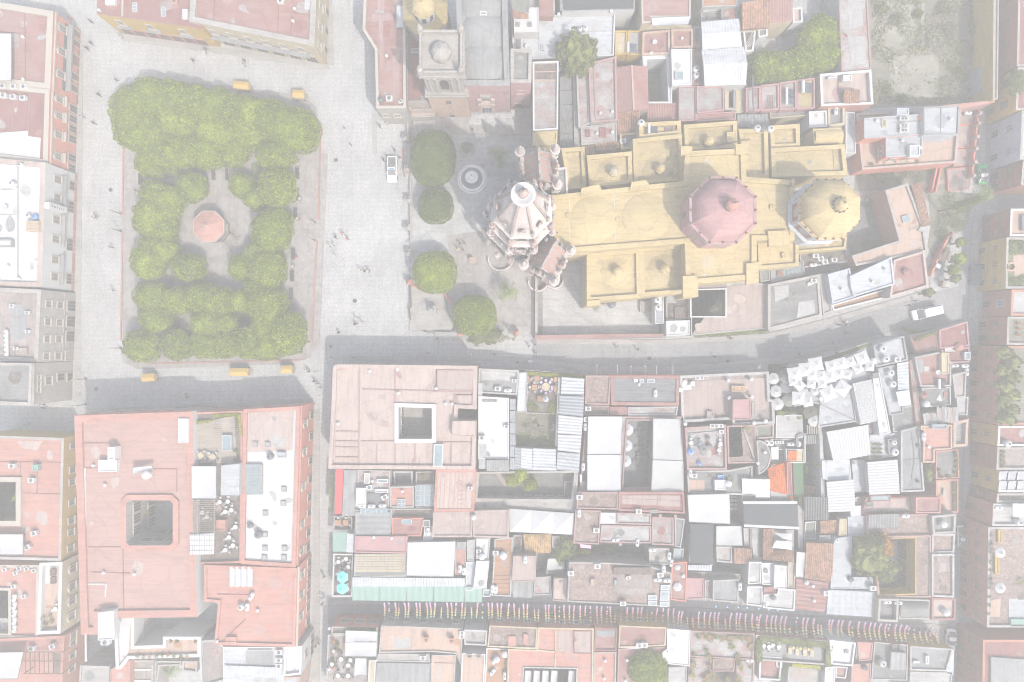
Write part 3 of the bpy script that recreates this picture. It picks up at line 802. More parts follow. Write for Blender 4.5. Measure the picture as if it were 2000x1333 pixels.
def person(px,py,rot,top,bot,place_txt,pose='walk',z=0.,group=None,hat=None):
 if pose not in POSES:POSES[pose]=body_mesh(pose)
 key=(pose,top,bot)
 if key not in PMESH:
  me=POSES[pose].copy()
  for i,k in enumerate((top,bot,'skin','hair')):me.materials[i]=M(k)
  PMESH[key]=me
 c=P(px,py,z+1)
 o=bpy.data.objects.new('person',PMESH[key]);COL.objects.link(o)
 o.location=(c.x,c.y,z);o.rotation_euler=(0,0,rot)
 nm={'clk':'dark','clw':'white','clr':'red','cly':'orange','clb':'blue','clj':'navy','clt':'tan'}
 tag(o,f"person in {nm[top]} top, {nm[bot]} trousers {place_txt}",'person',group or 'pedestrians around the square',True)
 if 'hair' not in PMESH:
  a=Acc();a.lathe((0,0,0),[(.098,0),(.105,.06),(.085,.115),(.03,.14)],8);
  h=a.obj('hair','hair',None);PMESH['hair']=h.data;bpy.data.objects.remove(h)
  a=Acc();a.lathe((0,0,0),[(.26,0),(.24,.02),(.11,.04),(.095,.13),(.05,.15)],10)
  h=a.obj('hat','cream',None);PMESH['hat']=h.data;bpy.data.objects.remove(h)
 h=bpy.data.objects.new('hat' if hat else 'hair',PMESH['hat' if hat else 'hair']);COL.objects.link(h)
 h.parent=o;h.location=(0,.02,1.67)
 return o
# ------------------------------------------------------------------ vehicles
def mk_car(L=4.3,W=1.75,H=1.45,body='carw',roofm='carw',hood='carw',kind='sedan'):
 def f(root):
  h2=W/2
  def loft(name,prof,wid,mat,par=None):
   V,F=[],[];n=len(prof)
   for k,(y,z) in enumerate(prof):
    w0=wid[k]
    V+=[(-w0,y,z),(w0,y,z)]
   for k in range(n-1):F.append((2*k,2*k+1,2*k+3,2*k+2))
   F.append(tuple(2*k+1 for k in range(n)));F.append(tuple(2*k for k in range(n))[::-1])
   F.append((0,2*n-2,2*n-1,1))
   return mesh(name,V,F,mat,par or root)
  l=L/2
  if kind=='van':
   low=[(l,.35),(l-.02,.85),(l-.35,1.15),(l-.9,1.25),(-l,1.25),(-l,.35)]
   cab=[(l-.75,1.24),(l-1.45,H-.06),(l-1.8,H),(-l+.1,H),(-l+.02,1.24)]
  elif kind=='pickup':
   low=[(l,.4),(l-.02,.85),(l-.25,1.0),(l-1.35,1.08),(.15,1.08),(-.35,1.08),(-.36,1.05),(-l,1.05),(-l,.4)]
   cab=[(l-1.25,1.06),(l-1.95,H-.06),(l-2.2,H),(-.2,H),(-.42,1.06)]
  else:
   low=[(l,.35),(l-.03,.72),(l-.3,.86),(l-1.2,.96),(-l+.85,.98),(-l+.08,.92),(-l,.7),(-l,.35)]
   cab=[(l-1.05,.95),(l-1.75,H-.08),(l-2.1,H),(-l+1.35,H-.02),(-l+1.0,H-.12),(-l+.45,.96)]
   if kind=='suv':cab[-3:]=[(-l+.7,H),(-l+.35,H-.1),(-l+.08,.96)]
  lw=[h2*.88]+[h2]*(len(low)-2)+[h2*.9]
  loft('body',low,lw,body)
  cw=[h2*.94]+[h2*.80]*(len(cab)-2)+[h2*.92]
  c=loft('cabin',cab,cw,'glass')
  z=H+.012
  y0,y1=cab[2][0],cab[-3 if kind in('sedan','suv') else-2][0]
  a=Acc();a.add([(-h2*.8,y1,z-.03),(h2*.8,y1,z-.03),(h2*.8,y0,z-.03),(-h2*.8,y0,z-.03),(-h2*.76,y1,z+.02),(h2*.76,y1,z+.02),(h2*.76,y0,z+.02),(-h2*.76,y0,z+.02)],[(4,5,6,7),(0,1,5,4),(1,2,6,5),(2,3,7,6),(3,0,4,7)]);a.obj('roof',roofm,root)
  for sx in(-1,1):
   a=Acc()
   a.beam((sx*h2*.94,cab[0][0],cab[0][1]+.02),(sx*h2*.81,cab[1][0],cab[1][1]+.02),.08,.07)
   a.beam((sx*h2*.93,cab[-1][0],cab[-1][1]+.02),(sx*h2*.81,cab[-2][0],cab[-2][1]+.02),.12,.07)
   a.beam((sx*h2*.95,(cab[0][0]+cab[-1][0])/2,cab[0][1]),(sx*h2*.81,(y0+y1)/2,H),.07,.06)
   a.obj('pillar',roofm,root)
   a=Acc();a.box((sx*(h2+.1),cab[0][0]-.35,cab[0][1]+.08),(.2,.12,.14));a.obj('mirror',body,root)
   a=Acc();a.box((sx*h2*.66,l-.03,.68),(.36,.1,.16));a.obj('headlight','plastic',root)
   a=Acc();a.box((sx*h2*.7,-l+.02,.75),(.3,.08,.16));a.obj('tail_light','clr',root)
   for yy in(l-.85,-l+.85):
    a=Acc();V=[];n=14
    for x in(-.11,.11):
     for i in range(n):V.append((sx*(h2-.10)+x,yy+.33*math.cos(2*math.pi*i/n),.33+.33*math.sin(2*math.pi*i/n)))
    a.add(V,[(i,(i+1)%n,n+(i+1)%n,n+i) for i in range(n)]+[tuple(range(n))[::-1],tuple(range(n,2*n))])
    wh=a.obj('wheel','black',root)
  if hood!=body:
   a=Acc();a.add([(-h2*.9,l-1.15,.985),(h2*.9,l-1.15,.985),(h2*.86,l-.3,.885),(-h2*.86,l-.3,.885)],[(3,2,1,0),(0,1,2,3)]);a.obj('bonnet',hood,root)
   a=Acc();a.add([(-h2*.9,-l+.45,.995),(h2*.9,-l+.45,.995),(h2*.88,-l+.1,.95),(-h2*.88,-l+.1,.95)],[(0,1,2,3),(3,2,1,0)]);a.obj('boot_lid',hood,root)
  if kind=='pickup':
   a=Acc();a.box((0,-1.35,1.09),(W*.78,1.8,.03));a.obj('load_bed','steel',root)
   for sx in(-1,1):
    a=Acc();a.box((sx*h2*.9,-1.35,1.2),(.08,1.9,.26));a.obj('bed_side',body,root)
   a=Acc()
   for yy in(-.55,-2.1):
    a.beam((-h2*.85,yy,1.3),(-h2*.85,yy,1.75),.07,.07);a.beam((h2*.85,yy,1.3),(h2*.85,yy,1.75),.07,.07);a.beam((-h2*.85,yy,1.75),(h2*.85,yy,1.75),.07,.07)
   a.obj('roll_bar','plastic',root)
   a=Acc();a.box((0,.15,H+.08),(1.0,.25,.12));a.obj('light_bar','blue',root)
  if kind=='van':
   for i in range(3):
    a=Acc();a.box((0,.6-i*1.1,H+.05),(W*.62,.08,.06));a.obj('roof_bar','metalw',root)
  if kind=='taxi' or hood=='carg':
   a=Acc();a.box((0,-.1,H+.1),(.5,.2,.16));a.obj('roof_sign','plastic',root)
 return f
def mk_cart(L,W):
 def f(root):
  a=Acc();a.box((0,0,.75),(L*.9,W*.85,.7));a.obj('body','cream',root)
  for sx in(-1,1):
   for sy in(-1,1):
    a=Acc();a.beam((sx*L*.42,sy*W*.4,1.0),(sx*L*.42,sy*W*.4,2.05),.06,.06);a.obj('post','iron',root)
    a=Acc();V=[];n=12
    for y in(-.05,.05):
     for i in range(n):V.append((sx*L*.3+.3*math.cos(2*math.pi*i/n),sy*W*.45+y,.3+.3*math.sin(2*math.pi*i/n)))
    a.add(V,[(i,(i+1)%n,n+(i+1)%n,n+i) for i in range(n)]+[tuple(range(n))[::-1],tuple(range(n,2*n))]);a.obj('wheel','black',root)
  x,y=L/2,W/2
  V=[(-x,-y,2.05),(x,-y,2.05),(x,y,2.05),(-x,y,2.05),(-x*.92,0,2.4),(x*.92,0,2.4)]
  F=[(0,1,5,4),(2,3,4,5),(1,2,5),(3,0,4)]
  V+=[(v[0],v[1],v[2]-.2) for v in V[:4]];F+=[(0,6,7,1),(1,7,8,2),(2,8,9,3),(3,9,6,0)]
  mesh('awning',V,F,'yellow',root)
  a=Acc();a.box((L*.3,0,1.2),(.6,W*.6,.25));a.box((-L*.15,.1,1.18),(.7,W*.5,.2));a.obj('goods','clt',root)
  a=Acc();a.beam((L*.45,-.3,.95),(L*.62,-.3,.95),.05,.05);a.beam((L*.45,.3,.95),(L*.62,.3,.95),.05,.05);a.beam((L*.62,-.32,.95),(L*.62,.32,.95),.05,.05);a.obj('push_handle','iron',root)
 return f
def mk_lamp(root):
 a=Acc();a.lathe((0,0,0),[(.22,0),(.2,.3),(.08,.4),(.06,3.4)],8);a.obj('post','iron',root)
 a=Acc();a.beam((-.35,0,3.3),(.35,0,3.3),.05,.05);a.obj('cross_arm','iron',root)
 for x in(-.35,.35):
  a=Acc();a.lathe((x,0,3.32),[(.08,0),(.17,.35),(.05,.48)],6);a.obj('lantern','cream',root)
def lamp(px,py,txt):
 c=P(px,py,0);place('street_lamp',mk_lamp,c,0,f'dark iron street lamp {txt}','street lamp','iron lamp posts')
def mk_bench(root):
 a=Acc()
 for i in range(4):a.box((0,-.2+i*.13,.45),(2.2,.1,.04))
 a.obj('seat','iron',root)
 a=Acc();a.box((0,.28,.72),(2.2,.05,.4));a.obj('backrest','iron',root)
 for x in(-.95,0,.95):
  a=Acc();a.box((x,.02,.22),(.07,.5,.44));a.obj('leg','iron',root)
def bench(px,py,rot,txt):
 c=P(px,py,.15);place('bench',mk_bench,c,rot,f'dark iron bench {txt}','bench','benches in the garden')
# ------------------------------------------------------------------ ground, streets, garden
def flat(name,pts,z,mat,kind='structure',parent=None,holes=()):
 q=ccw([P2(x,y,z) for x,y in pts]);hs=[ccw([P2(x,y,z) for x,y in h]) for h in holes]
 fl=q+[p for h in hs for p in h]
 o=mesh(name,[(p.x,p.y,z) for p in fl],tri(q,hs),mat,parent)
 if kind and parent is None:o['kind']=kind
 return o
def raised(name,pts,z0,z1,mat,kind='structure',side=None,parent=None):
 q=ccw([P2(x,y,z1) for x,y in pts]);a=Acc()
 n=len(q);V,F=prism_data(q,z0,z1);a.add(V,F[:n],1);a.add(V,F[n:],0)
 o=a.obj(name,(mat,side or mat),parent)
 if kind and parent is None:o['kind']=kind
 return o
flat('ground',[(-700,-500),(2700,-500),(2700,1830),(-700,1830)],0,'cobble')
flat('road',[(1040,655),(1300,664),(1500,650),(1620,620),(1820,562),(1880,470),(1890,380),(1960,370),(2100,372),(2100,420),(1930,410),(1905,470),(1895,620),(1770,650),(1505,710),(1330,725),(1160,725),(1040,712)],.006,'cobbled')  # curved street: dimmer light and grime carried by a darker paving colour
flat('road',[(1905,-80),(1990,-80),(1960,120),(1935,380),(1905,470),(1895,640),(1888,900),(1884,1400),(1840,1400),(1850,1200),(1862,830),(1868,650),(1890,470),(1900,370),(1910,200)],.010,'cobblew')  # right street: its dimmer light is put into the paving colour
flat('road',[(640,1168),(1000,1176),(1350,1186),(1870,1222),(1870,1278),(1350,1248),(1000,1236),(640,1232)],.008,'cobbled')  # same darkened paving, dimmer light held in its colour
SW=.12
def walk(pts,mat='kerb'):raised('pavement',pts,-.05,SW,mat)
walk([(150,55),(162,55),(160,330),(158,560),(158,775),(146,778),(146,560),(150,330)])
walk([(196,30),(240,80),(440,106),(645,136),(640,122),(430,92),(240,64)])
walk([(640,125),(652,128),(648,-20),(636,-20)])
walk([(727,222),(735,222),(735,300),(727,300)])
walk([(612,800),(624,800),(624,1345),(608,1345),(612,1100)])
walk([(165,800),(612,778),(612,790),(165,812)])
walk([(655,705),(1000,706),(1160,728),(1330,728),(1505,712),(1780,650),(1778,640),(1505,700),(1330,716),(1160,716),(1000,696),(655,695)])
walk([(1048,662),(1300,664),(1500,652),(1620,622),(1815,566),(1812,576),(1622,632),(1502,660),(1300,674),(1048,672)])
walk([(1905,470),(1914,430),(1918,380),(1908,380),(1898,470),(1886,800),(1880,1100),(1874,1225),(1884,1225),(1890,1100),(1896,800)])
walk([(1866,690),(1874,690),(1868,830),(1860,1190),(1852,1190),(1860,830)])
walk([(1908,30),(1920,30),(1926,360),(1914,360)])
walk([(650,1180),(1000,1186),(1350,1196),(1860,1230),(1860,1222),(1350,1188),(1000,1178),(650,1172)])
walk([(650,1226),(1000,1232),(1350,1244),(1850,1272),(1850,1264),(1350,1236),(1000,1224),(650,1218)])
for k,(x,y) in enumerate([(216,371),(656,313),(153,369),(693,588),(500,345),(1268,700),(188,760),(760,720)]):
 a=Acc();c=P(x,y);a.lathe((c.x,c.y,0),[(.42,0),(.42,.012),(.34,.012)],14)
 o=a.obj('manhole_cover','iron');tag(o,'round iron manhole cover set in the street paving','manhole','street manhole covers',True)
GARD=[(242,182),(262,160),(430,166),(590,186),(618,210),(626,300),(618,480),(608,672),(590,704),(430,708),(262,712),(240,690),(238,460)]
raised('garden_plinth',GARD,-.05,.15,'flag',side='kerb')
outer=[P2(x,y,.15) for x,y in GARD]
def kerbline(pts,z,wd,ht,mat,name='kerb'):
 a=Acc()
 for(x0,y0),(x1,y1) in zip(pts,pts[1:]):a.beam(P(x0,y0,z+ht/2),P(x1,y1,z+ht/2),wd,ht)
 return struct(a.obj(name,mat))
kerbline([(241,290),(239,420)],.14,.28,.16,'kerbred');kerbline([(239,455),(236,665)],.14,.28,.16,'kerbred')
kerbline([(626,240),(622,430)],.14,.28,.16,'kerbred');kerbline([(619,470),(609,670)],.14,.28,.16,'kerbred')
kerbline([(285,711),(595,703)],.14,.22,.16,'kerbred')
walk([(628,300),(640,300),(624,676),(610,690),(606,700),(560,712),(270,722),(240,708),(236,690),(240,690),(262,712),(430,708),(590,704),(608,672),(618,480),(626,300)],'flag')
def lawn(pts,label,mat='grass'):
 flat('lawn',pts,.16,mat)
for pts in([(320,325),(350,322),(352,345),(322,350)],[(285,470),(330,470),(345,520),(285,540)],[(280,360),(340,360),(340,440),(285,450)],[(490,320),(510,310),(520,350),(490,350)],[(500,420),(560,420),(550,540),(470,540)],[(300,610),(350,610),(350,640),(300,640)],[(480,590),(560,590),(570,680),(420,690),(420,640)],[(270,230),(420,200),(600,240),(560,300),(280,300)]):
 lawn(pts,'')
c0=P(415,440)
a=Acc();n=28
a.add([(c0.x+6.1*math.cos(2*math.pi*i/n),c0.y+6.6*math.sin(2*math.pi*i/n),.166) for i in range(n)],[tuple(range(n))])
struct(a.obj('court_paving','flag'))
root=thing('bandstand','octagonal bandstand with salmon roof in the middle of the garden','bandstand',(c0.x,c0.y,.15))
z0=.16;cx,cyy=P2(416,446,2)
a=Acc();a.prism(octo(cx,cyy,2.75),z0,1.15);a.obj('platform','stone',root)
for i,p in enumerate(octo(cx,cyy,2.5)):
 a=Acc();a.lathe((p.x,p.y,1.14),[(.09,0),(.06,.3),(.06,2.55),(.11,2.65)],6);a.obj('column','iron',root)
a=Acc();ring=octo(cx,cyy,2.55)
for i in range(8):
 if i in(7,):continue
 p,q=ring[i],ring[(i+1)%8];a.beam((p.x,p.y,2.0),(q.x,q.y,2.0),.05,.05);a.beam((p.x,p.y,1.3),(q.x,q.y,1.3),.05,.05)
a.obj('railing','iron',root)
a=Acc();a.lathe((cx,cyy,3.75),[(3.1,0),(3.1,.12),(1.6,.72),(.25,1.3),(.22,1.55)],8,rot=math.pi/8);ro=a.obj('roof','salmon',root)
a=Acc()
for p in octo(cx,cyy,3.1):a.beam((p.x,p.y,3.88),(cx,cyy,5.08),.1,.08)
a.obj('roof_rib','salmonl',ro)
a=Acc();p8=octo(cx,cyy,3.14)
for i in range(8):a.beam((p8[i].x,p8[i].y,3.84),(p8[(i+1)%8].x,p8[(i+1)%8].y,3.84),.13,.22)
a.obj('fascia','frame',ro)
a=Acc();a.lathe((cx,cyy,5.2),[(.25,0),(.12,.25),(.16,.4),(.02,.7)],8);a.obj('finial','frame',ro)
for i in range(6):
 a=Acc();k=3.0+.3*i;an=-.62
 a.box((cx+k*math.cos(an),cyy+k*math.sin(an),(1.15-.16*i+.15)/2),(.3,1.8,1.15-.16*i-.15),an);a.obj('step','stone',root)
for s in(-1,1):
 a=Acc();pr=None
 for i in range(8):
  t=i/7;an=-.62+s*(.38-.12*math.sin(t*3));k=2.9+2.3*t
  q=Vector((cx+k*math.cos(an),cyy+k*math.sin(an),2.0-1.0*t))
  if pr is not None:a.beam(pr,q,.07,.07)
  if i%2==0:a.beam(q,(q.x,q.y,.2),.05,.05)
  pr=q
 a.obj('handrail','iron',root)
# ------------------------------------------------------------------ garden laurels
GT=[(252,212,46,50,8.2),(292,190,46,46,8.0),(268,250,56,46,8.2),(330,188,46,38,7.6),(372,200,46,42,7.8),(412,208,44,42,7.6),(340,232,50,44,7.2),(450,222,44,42,7.6),(490,222,42,38,7.4),(528,232,44,44,7.8),(566,250,52,46,8.2),(588,254,36,44,7.8),(420,252,50,42,7.2),(480,254,44,38,7.0),(300,292,40,36,6.6),(350,292,46,38,6.6),(402,294,46,36,6.8),(448,292,36,36,6.6),(288,318,30,30,6.0),(322,300,40,36,6.4),(535,300,42,34,7.0),(538,364,42,44,7.2),(470,361,28,28,5.6),(496,388,24,24,5.2),(372,364,32,34,6.0),(300,376,34,30,6.2),(322,390,38,34,6.4),(292,424,42,44,6.8),(316,446,30,36,6.4),(316,412,32,32,6.2),(285,512,38,38,6.6),(318,488,28,28,6.2),(364,522,36,31,6.2),(296,482,34,30,6.2),(526,450,42,48,7.2),(545,440,26,40,6.6),(520,524,42,42,6.8),(470,522,30,30,5.6),(500,560,28,24,5.4),(494,496,22,24,5.6),(292,580,38,36,6.6),(298,620,36,34,6.4),(342,586,40,30,6.4),(392,582,44,34,6.6),(425,590,36,34,6.4),(465,588,26,26,5.6),(520,594,44,40,7.0),(402,632,40,34,6.2),(440,632,26,26,5.6),(524,632,40,36,6.6),(555,652,46,48,7.2),(272,676,40,36,6.4),(342,672,34,36,5.4),(400,672,36,34,5.8),(438,672,34,32,5.8),(482,668,36,36,6.0),(520,674,38,34,6.2),]
for x,y,rx,ry,zt in GT:
 row=('top' if y<260 else 'upper' if y<345 else 'middle' if y<545 else 'lower')
 side='left' if x<400 else 'right'
 tree(x,y,rx*(.93 if y<330 else.90),ry*(.93 if y<330 else.90),zt,f'clipped green laurel in the {row} {side} part of the garden','leaf',ref='garden',group='clipped laurels of the garden square',name='laurel_tree',dens=36,size=.38,lump=.13,freq=.75,rz=2.6+.2*random.random())
for x,y,r in((349,252,12),(499,362,6)):
 plant(x,y,.16,r*.1,1.2,'yellow flowering shrub showing in a gap between laurels','leafy',pot=False,name='shrub',n=160,cat='shrub')
for k,(x,y,r) in enumerate([(583,340,0),(582,380,0),(579,418,0),(575,497,0),(573,540,0),(571,575,0)]):
 bench(x,y,math.pi/2,'along the right walk of the garden')
bench(278,352,math.pi/2,'on the left walk of the garden')
bench(420,342,math.pi/2,'at the top of the round court');bench(444,342,-math.pi/2,'right of the top path into the court')
for x,y,t in[(236,418,'left of the left garden gate'),(236,452,'below the left garden gate'),(616,435,'above the right garden gate'),(615,470,'below the right garden gate'),(604,668,'at the lower right garden corner'),(236,680,'at the lower left garden corner'),(168,740,'on the street corner below the grey stone building'),(168,790,'on the corner by the yellow facade')]:
 lamp(x,y,t)
# ------------------------------------------------------------------ left edge
b=Bld('red_building','red two-storey corner building with cream cornice in the upper left corner','the red corner building',(60,90))
b.block([(-40,-2),(104,22),(98,175),(-40,160)],8,'redfac','red',.5,1.1,'frame')
b.wins(1,[(t,4.4,1.3,2.2) for t in(.14,.44,.74)],hood=True)
b.wins(1,[(t,.1,w_,2.6) for t,w_ in((.08,1.5),(.21,1.3),(.44,2.4),(.66,1.4),(.82,1.4))],pane='woodd',name='door',sill=False)
b.band(1,3.75,3.9,.95,'lgrey',.04,.92,'balcony');b.band(1,3.9,4.75,.04,'iron',.04,.92,'railing')
b.band(1,7.2,7.5,.25,'frame',name='cornice');b.band(1,0,.6,.06,'facdull',name='plinth')
b.slab(rect(-40,66,22,158),b.zr+1.6,.12,'canvasw','canopy')
b.seams([(48,25,50,165),(-10,60,40,66)],'redd');vent(44,72,b);vent(45,155,b)
b=Bld('red_building','red building with white rear roof and four pedimented windows on the left street','the long red building',(40,240))
b.block([(-40,160),(97,174),(93,322),(-40,306)],8,'redfac','redd',.5,.9,'frame')
b.patch([(-30,262),(55,256),(55,266),(80,270),(78,312),(-30,302)],'white')
b.wins(1,[(t,4.4,1.2,2.1) for t in(.07,.29,.55,.84)],hood=True)
for t in(.07,.29,.55,.84):b.band(1,4.0,4.15,.7,'frame',t-.07,t+.07,'balcony')
b.wins(1,[(t,.1,1.5,2.7) for t in(.10,.24,.38,.52,.78,.92)],pane='dark',name='door',sill=False)
b.band(1,7.2,7.5,.25,'frame',name='cornice')
for x,y in((4,168),(25,169),(45,169),(5,186),(24,189),(43,191)):ac(x,y,b,.1)
b.seams([(28,178,24,250),(60,180,56,260)],'red')
b=Bld('white_building','long white building with red base band and hanging white banner on the left street','the long white building',(30,440))
b.block([(-40,306),(89,318),(81,562),(-40,558)],9.2,'white','white',.5,.9,'palep')
b.wins(1,[(t,4.9,1.4,2.2) for t in(.10,.25,.43,.59,.76,.90)])
b.wins(1,[(.11,.1,1.9,2.9),(.29,.1,2.4,3.1),(.61,.1,2.6,3.1),(.90,.1,2.2,2.9)],pane='dark',name='door',sill=False)
for t0,t1 in((.05,.31),(.38,.65),(.71,.96)):b.band(1,4.35,4.5,.8,'lgrey',t0,t1,'balcony')
b.band(1,0,.9,.05,'kerbred',name='red_base_band')
o=b.band(1,4.2,9.1,.86,'plastic',.315,.365,'banner')
p,q=b.outer[1],b.outer[2]
for i,z in enumerate((8.3,7.6,6.9,6.3,5.7,5.1)):
 c=p+(q-p)*(.34+.004*(i%2));a=Acc()
 a.box((c.x+.9,c.y,z),(.03,.34,.34 if i<2 else.18));a.obj('banner_emblem','steel',o)
b.seams([(35,318,35,556),(-20,370,24,370),(-20,418,24,420)],'lgrey')
tank(66,423,b,'blue',.5,.9,col='blue');tank(54,421,b,'bluew',.45,.8,col='pale');tank(38,322,b,r=.5);tank(21,358,b,r=.45)
hut(b,rect(50,432,75,452),1.2,'cream','peach');vent(15,520,b);vent(36,545,b);dish(10,405,b);hut(b,rect(-20,468,22,482),.9,'lgrey','white')
b=Bld('stone_building','grey stone three-storey corner building with ground-floor arches on the left street','the grey stone building',(30,650))
b.block([(-40,560),(80,566),(74,708),(-40,702)],10,'stonew','rose',.5,.7,'stonew')
b.wins(1,[(t,7.2,1.2,1.7) for t in(.19,.44,.68,.92)]);b.wins(1,[(t,3.9,1.2,1.8) for t in(.19,.44,.68,.92)])
b.wins(1,[(t,.1,2.3,3.0) for t in(.19,.42,.64)],arch=True,pane='dark',name='arch',sill=False);b.wins(1,[(.92,.1,2.0,2.8)],pane='wood',name='door',sill=False)
b.band(1,3.3,3.5,.2,'stone',name='string_course')
for x,y in((50,611),(51,648),(28,681),(20,598)):ac(x,y,b,.0,.7)
b.patch([(20,590),(50,600),(55,660),(25,668)],'lgrey');hut(b,rect(32,680,52,692),.5,'wood','wood')
for i in range(5):gas(12+.2*i,652+9*i,b,1.57)
b.block([(-40,708),(62,710),(60,792),(-40,788)],11.5,'stonew','conc',.6,.5,'stonew')
b.wins(1,[(t,9.3,.7,.7) for t in(.35,.5,.65)]);b.wins(1,[(.45,6.2,1.5,1.9)]);b.wins(1,[(.38,2.6,1.5,2.4),(.4,.1,1.6,2.0)],pane='dark',name='door',sill=False)
b.band(1,10.9,11.3,.35,'stone',name='cornice')
# ------------------------------------------------------------------ lower left block
b=Bld('yellow_building','building with salmon roof, small green courtyard and bright yellow facade','the yellow-fronted building',(40,970))
b.block([(-40,850),(125,856),(119,1096),(-40,1092)],8,'yfac','salmon',.45,.5,'stonew',holes=[rect(-35,942,31,1018)],hpar=(.5,.9,'frame'),inner='cream')
b.wins(1,[(t,4.6,1.1,1.9) for t in(.08,.28,.38,.55,.7,.8,.93)],fr='frame');b.wins(1,[(.44,.2,2,3),(.2,.2,1.4,2.6),(.65,.2,1.4,2.6)],pane='dark',name='door',sill=False)
b.seams([(-20,902,118,904),(40,904,40,940),(73,905,72,965),(45,964,118,966)],'red');hut(b,rect(62,908,74,920),1.1,'teal','teal','roof_hatch')
ac(22,911,b);ac(60,939,b);ac(65,1043,b,.3);b.slab(rect(-40,1044,45,1084),b.zr+1.5,.1,'canvasw','canopy');ac(52,1070,b,.6);b.patch([(32,862),(84,862),(72,880),(44,876)],'palep')
tree(10,962,26,20,7.4,'green tree filling the small courtyard of the yellow-fronted building','leaf',auto=False)
b=Bld('salmon_roof_house','salmon-roofed building with white ridge clutter at the lower left edge','the salmon-roofed house',(20,1170))
b.block([(-40,1104),(76,1104),(74,1248),(-40,1246)],7.2,'salmon','salmon',.4,.5,'frame',holes=[rect(-40,1154,16,1238)],hpar=(.4,.5,'frame'),inner='peach')
for x,y in((6,1114),(28,1121),(35,1112),(50,1113),(64,1116),(24,1147),(44,1167)):ac(x,y,b,.4,.8)
for i in range(5):gas(28,1168+15*i,b,1.4)
parasol(6,1224,0,'w','round white parasol in the courtyard at the lower left edge',n=8,r=1.7,mat='canvasw',hgt=5)
b=Bld('cream_building','cream terrace building with ornate windows beside the narrow left lane','the cream terrace building',(98,1170))
b.block([(77,1100),(122,1098),(118,1238),(72,1240)],8.2,'cream','peach',.9,.6,'white')
b.wins(1,[(t,4.3,1.4,2.0) for t in(.16,.42,.62,.84)],hood=True);b.wins(1,[(t,.2,1.3,2.5) for t in(.2,.45,.7,.9)],pane='dark',name='door',sill=False)
b.patch(rect(82,1106,112,1140),'white');hut(b,rect(97,1112,107,1125),.6,'woodd','woodd','roof_hatch');hut(b,rect(98,1128,107,1141),.6,'woodd','woodd','roof_hatch')
t_=Surf(b.zr,'the cream building terrace')
for x,y in((86,1205),(100,1200),(92,1218),(104,1212)):plant(x,y,b.zr,.6,.9,'potted plant on the cream building terrace','leafo')
dining(108,1190,b.zr,'the cream building terrace',3,.4,mat='plastic',ch='plastic',chw='white')
b=Bld('pergola_building','salmon building with bare pergola frame in the lower left corner','the pergola building',(60,1290))
b.block([(-40,1250),(126,1242),(120,1370),(-40,1370)],7.5,'facpink','salmon',.5,.5,'salmon')
b.slab([(-40,1276),(46,1274),(34,1326),(-40,1328)],b.zr+2.2,.1,'canvasw','canopy')
a=Acc();z=b.zr+2.4
for i in range(7):a.beam(P(50+9*i,1274,z),P(50+9*i,1316,z),.1,.12)
for y in(1274,1292,1316):a.beam(P(46,y,z-.1),P(124,y,z-.1),.12,.12)
for x in(48,122):
 for y in(1275,1315):p=P(x,y,z-.1);a.beam(p,(p.x,p.y,b.zr),.12,.12)
a.obj('pergola','woodd',b.root)
b.patch(rect(104,1276,123,1316),'mottd');ac(60,1268,b);ac(101,1264,b,.5)
b.wins(1,[(t,4.2,1.0,1.8) for t in(.08,.2,.4,.6)])
b=Bld('salmon_palace','large salmon-roofed building with rounded square courtyard on the lower left','the large salmon roof',(260,1000))
CY=[(252,978),(331,978),(337,984),(337,1060),(331,1066),(252,1066),(246,1060),(246,984)]
b.block([(145,812),(376,804),(385,1206),(196,1208),(196,1240),(158,1240)],10,'redfac','salmonl',.5,1.3,'salmon',holes=[CY],hpar=(.45,1.0,'salmon'),edge={1:'white',2:'white'},inner='stonew')
b.wins(0,[(t,5.6,1.3,2.3) for t in(.06,.18,.31,.44,.57,.70,.83,.95)]);b.wins(0,[(t,.1,2.4,3.2) for t in(.1,.25,.4,.55,.7,.85)],arch=True,pane='dark',name='arch',sill=False)
b.wins(5,[(t,5.6,1.2,2.0) for t in(.1,.3,.5,.7,.9)])
b.seams([(160,866,216,866),(280,916,345,916),(345,916,345,962),(172,1069,236,1069),(240,1072,242,1200),(180,1118,254,1120),(160,915,192,914)],'redd',.16,.1)
b.seams([(166,915,168,1292)],'white',.3,.25,'pipe');b.seams([(168,1141,208,1141),(208,1141,206,1166)],'white',.2,.2,'pipe')
hut(b,rect(192,899,228,922),1.1,'plastic','white','plant_box');hut(b,rect(210,874,224,899),2.0,'plastic','metalw','plant_tower')
hut(b,rect(348,818,368,865),.9,'plastic','white','roof_lantern');b.slab([(258,914),(297,910),(299,916),(260,926)],b.zr+1.5,.1,'canvasw','canopy');tank(283,929,b,r=.8,hole=False)
for x,y in((202,1119),(262,1122),(182,910),(205,948)):vent(x,y,b)
hut(b,[(191,1197),(222,1193),(224,1240),(222,1250),(191,1252)],1.6,'white','white','stair_house');ac(206,1254,b,0,1.3)
b.court(CY,10);b.wins(0,[(.2,5,2,3),(.5,5,2,3),(.8,5,2,3)],arch=True,pane='dark',name='arch',sill=False)
for e in(6,2,4):b.wins(e,[(t,z,2.0,2.9) for t in(.2,.5,.8) for z in(.1,5.2)],arch=True,pane='dark',name='arch',sill=False)
flat('courtyard_floor',[(240,970),(345,970),(345,1075),(240,1075)],.05,'slate')
for x,y in((262,990),(262,1012),(290,1000)):plant(x,y,4.9,.8,.8,'leafy plant on the gallery of the salmon courtyard','leafd',pot=True)
b=Bld('terrace_building','rooftop restaurant building with wooden deck, awnings and pergola','the rooftop restaurant',(420,950))
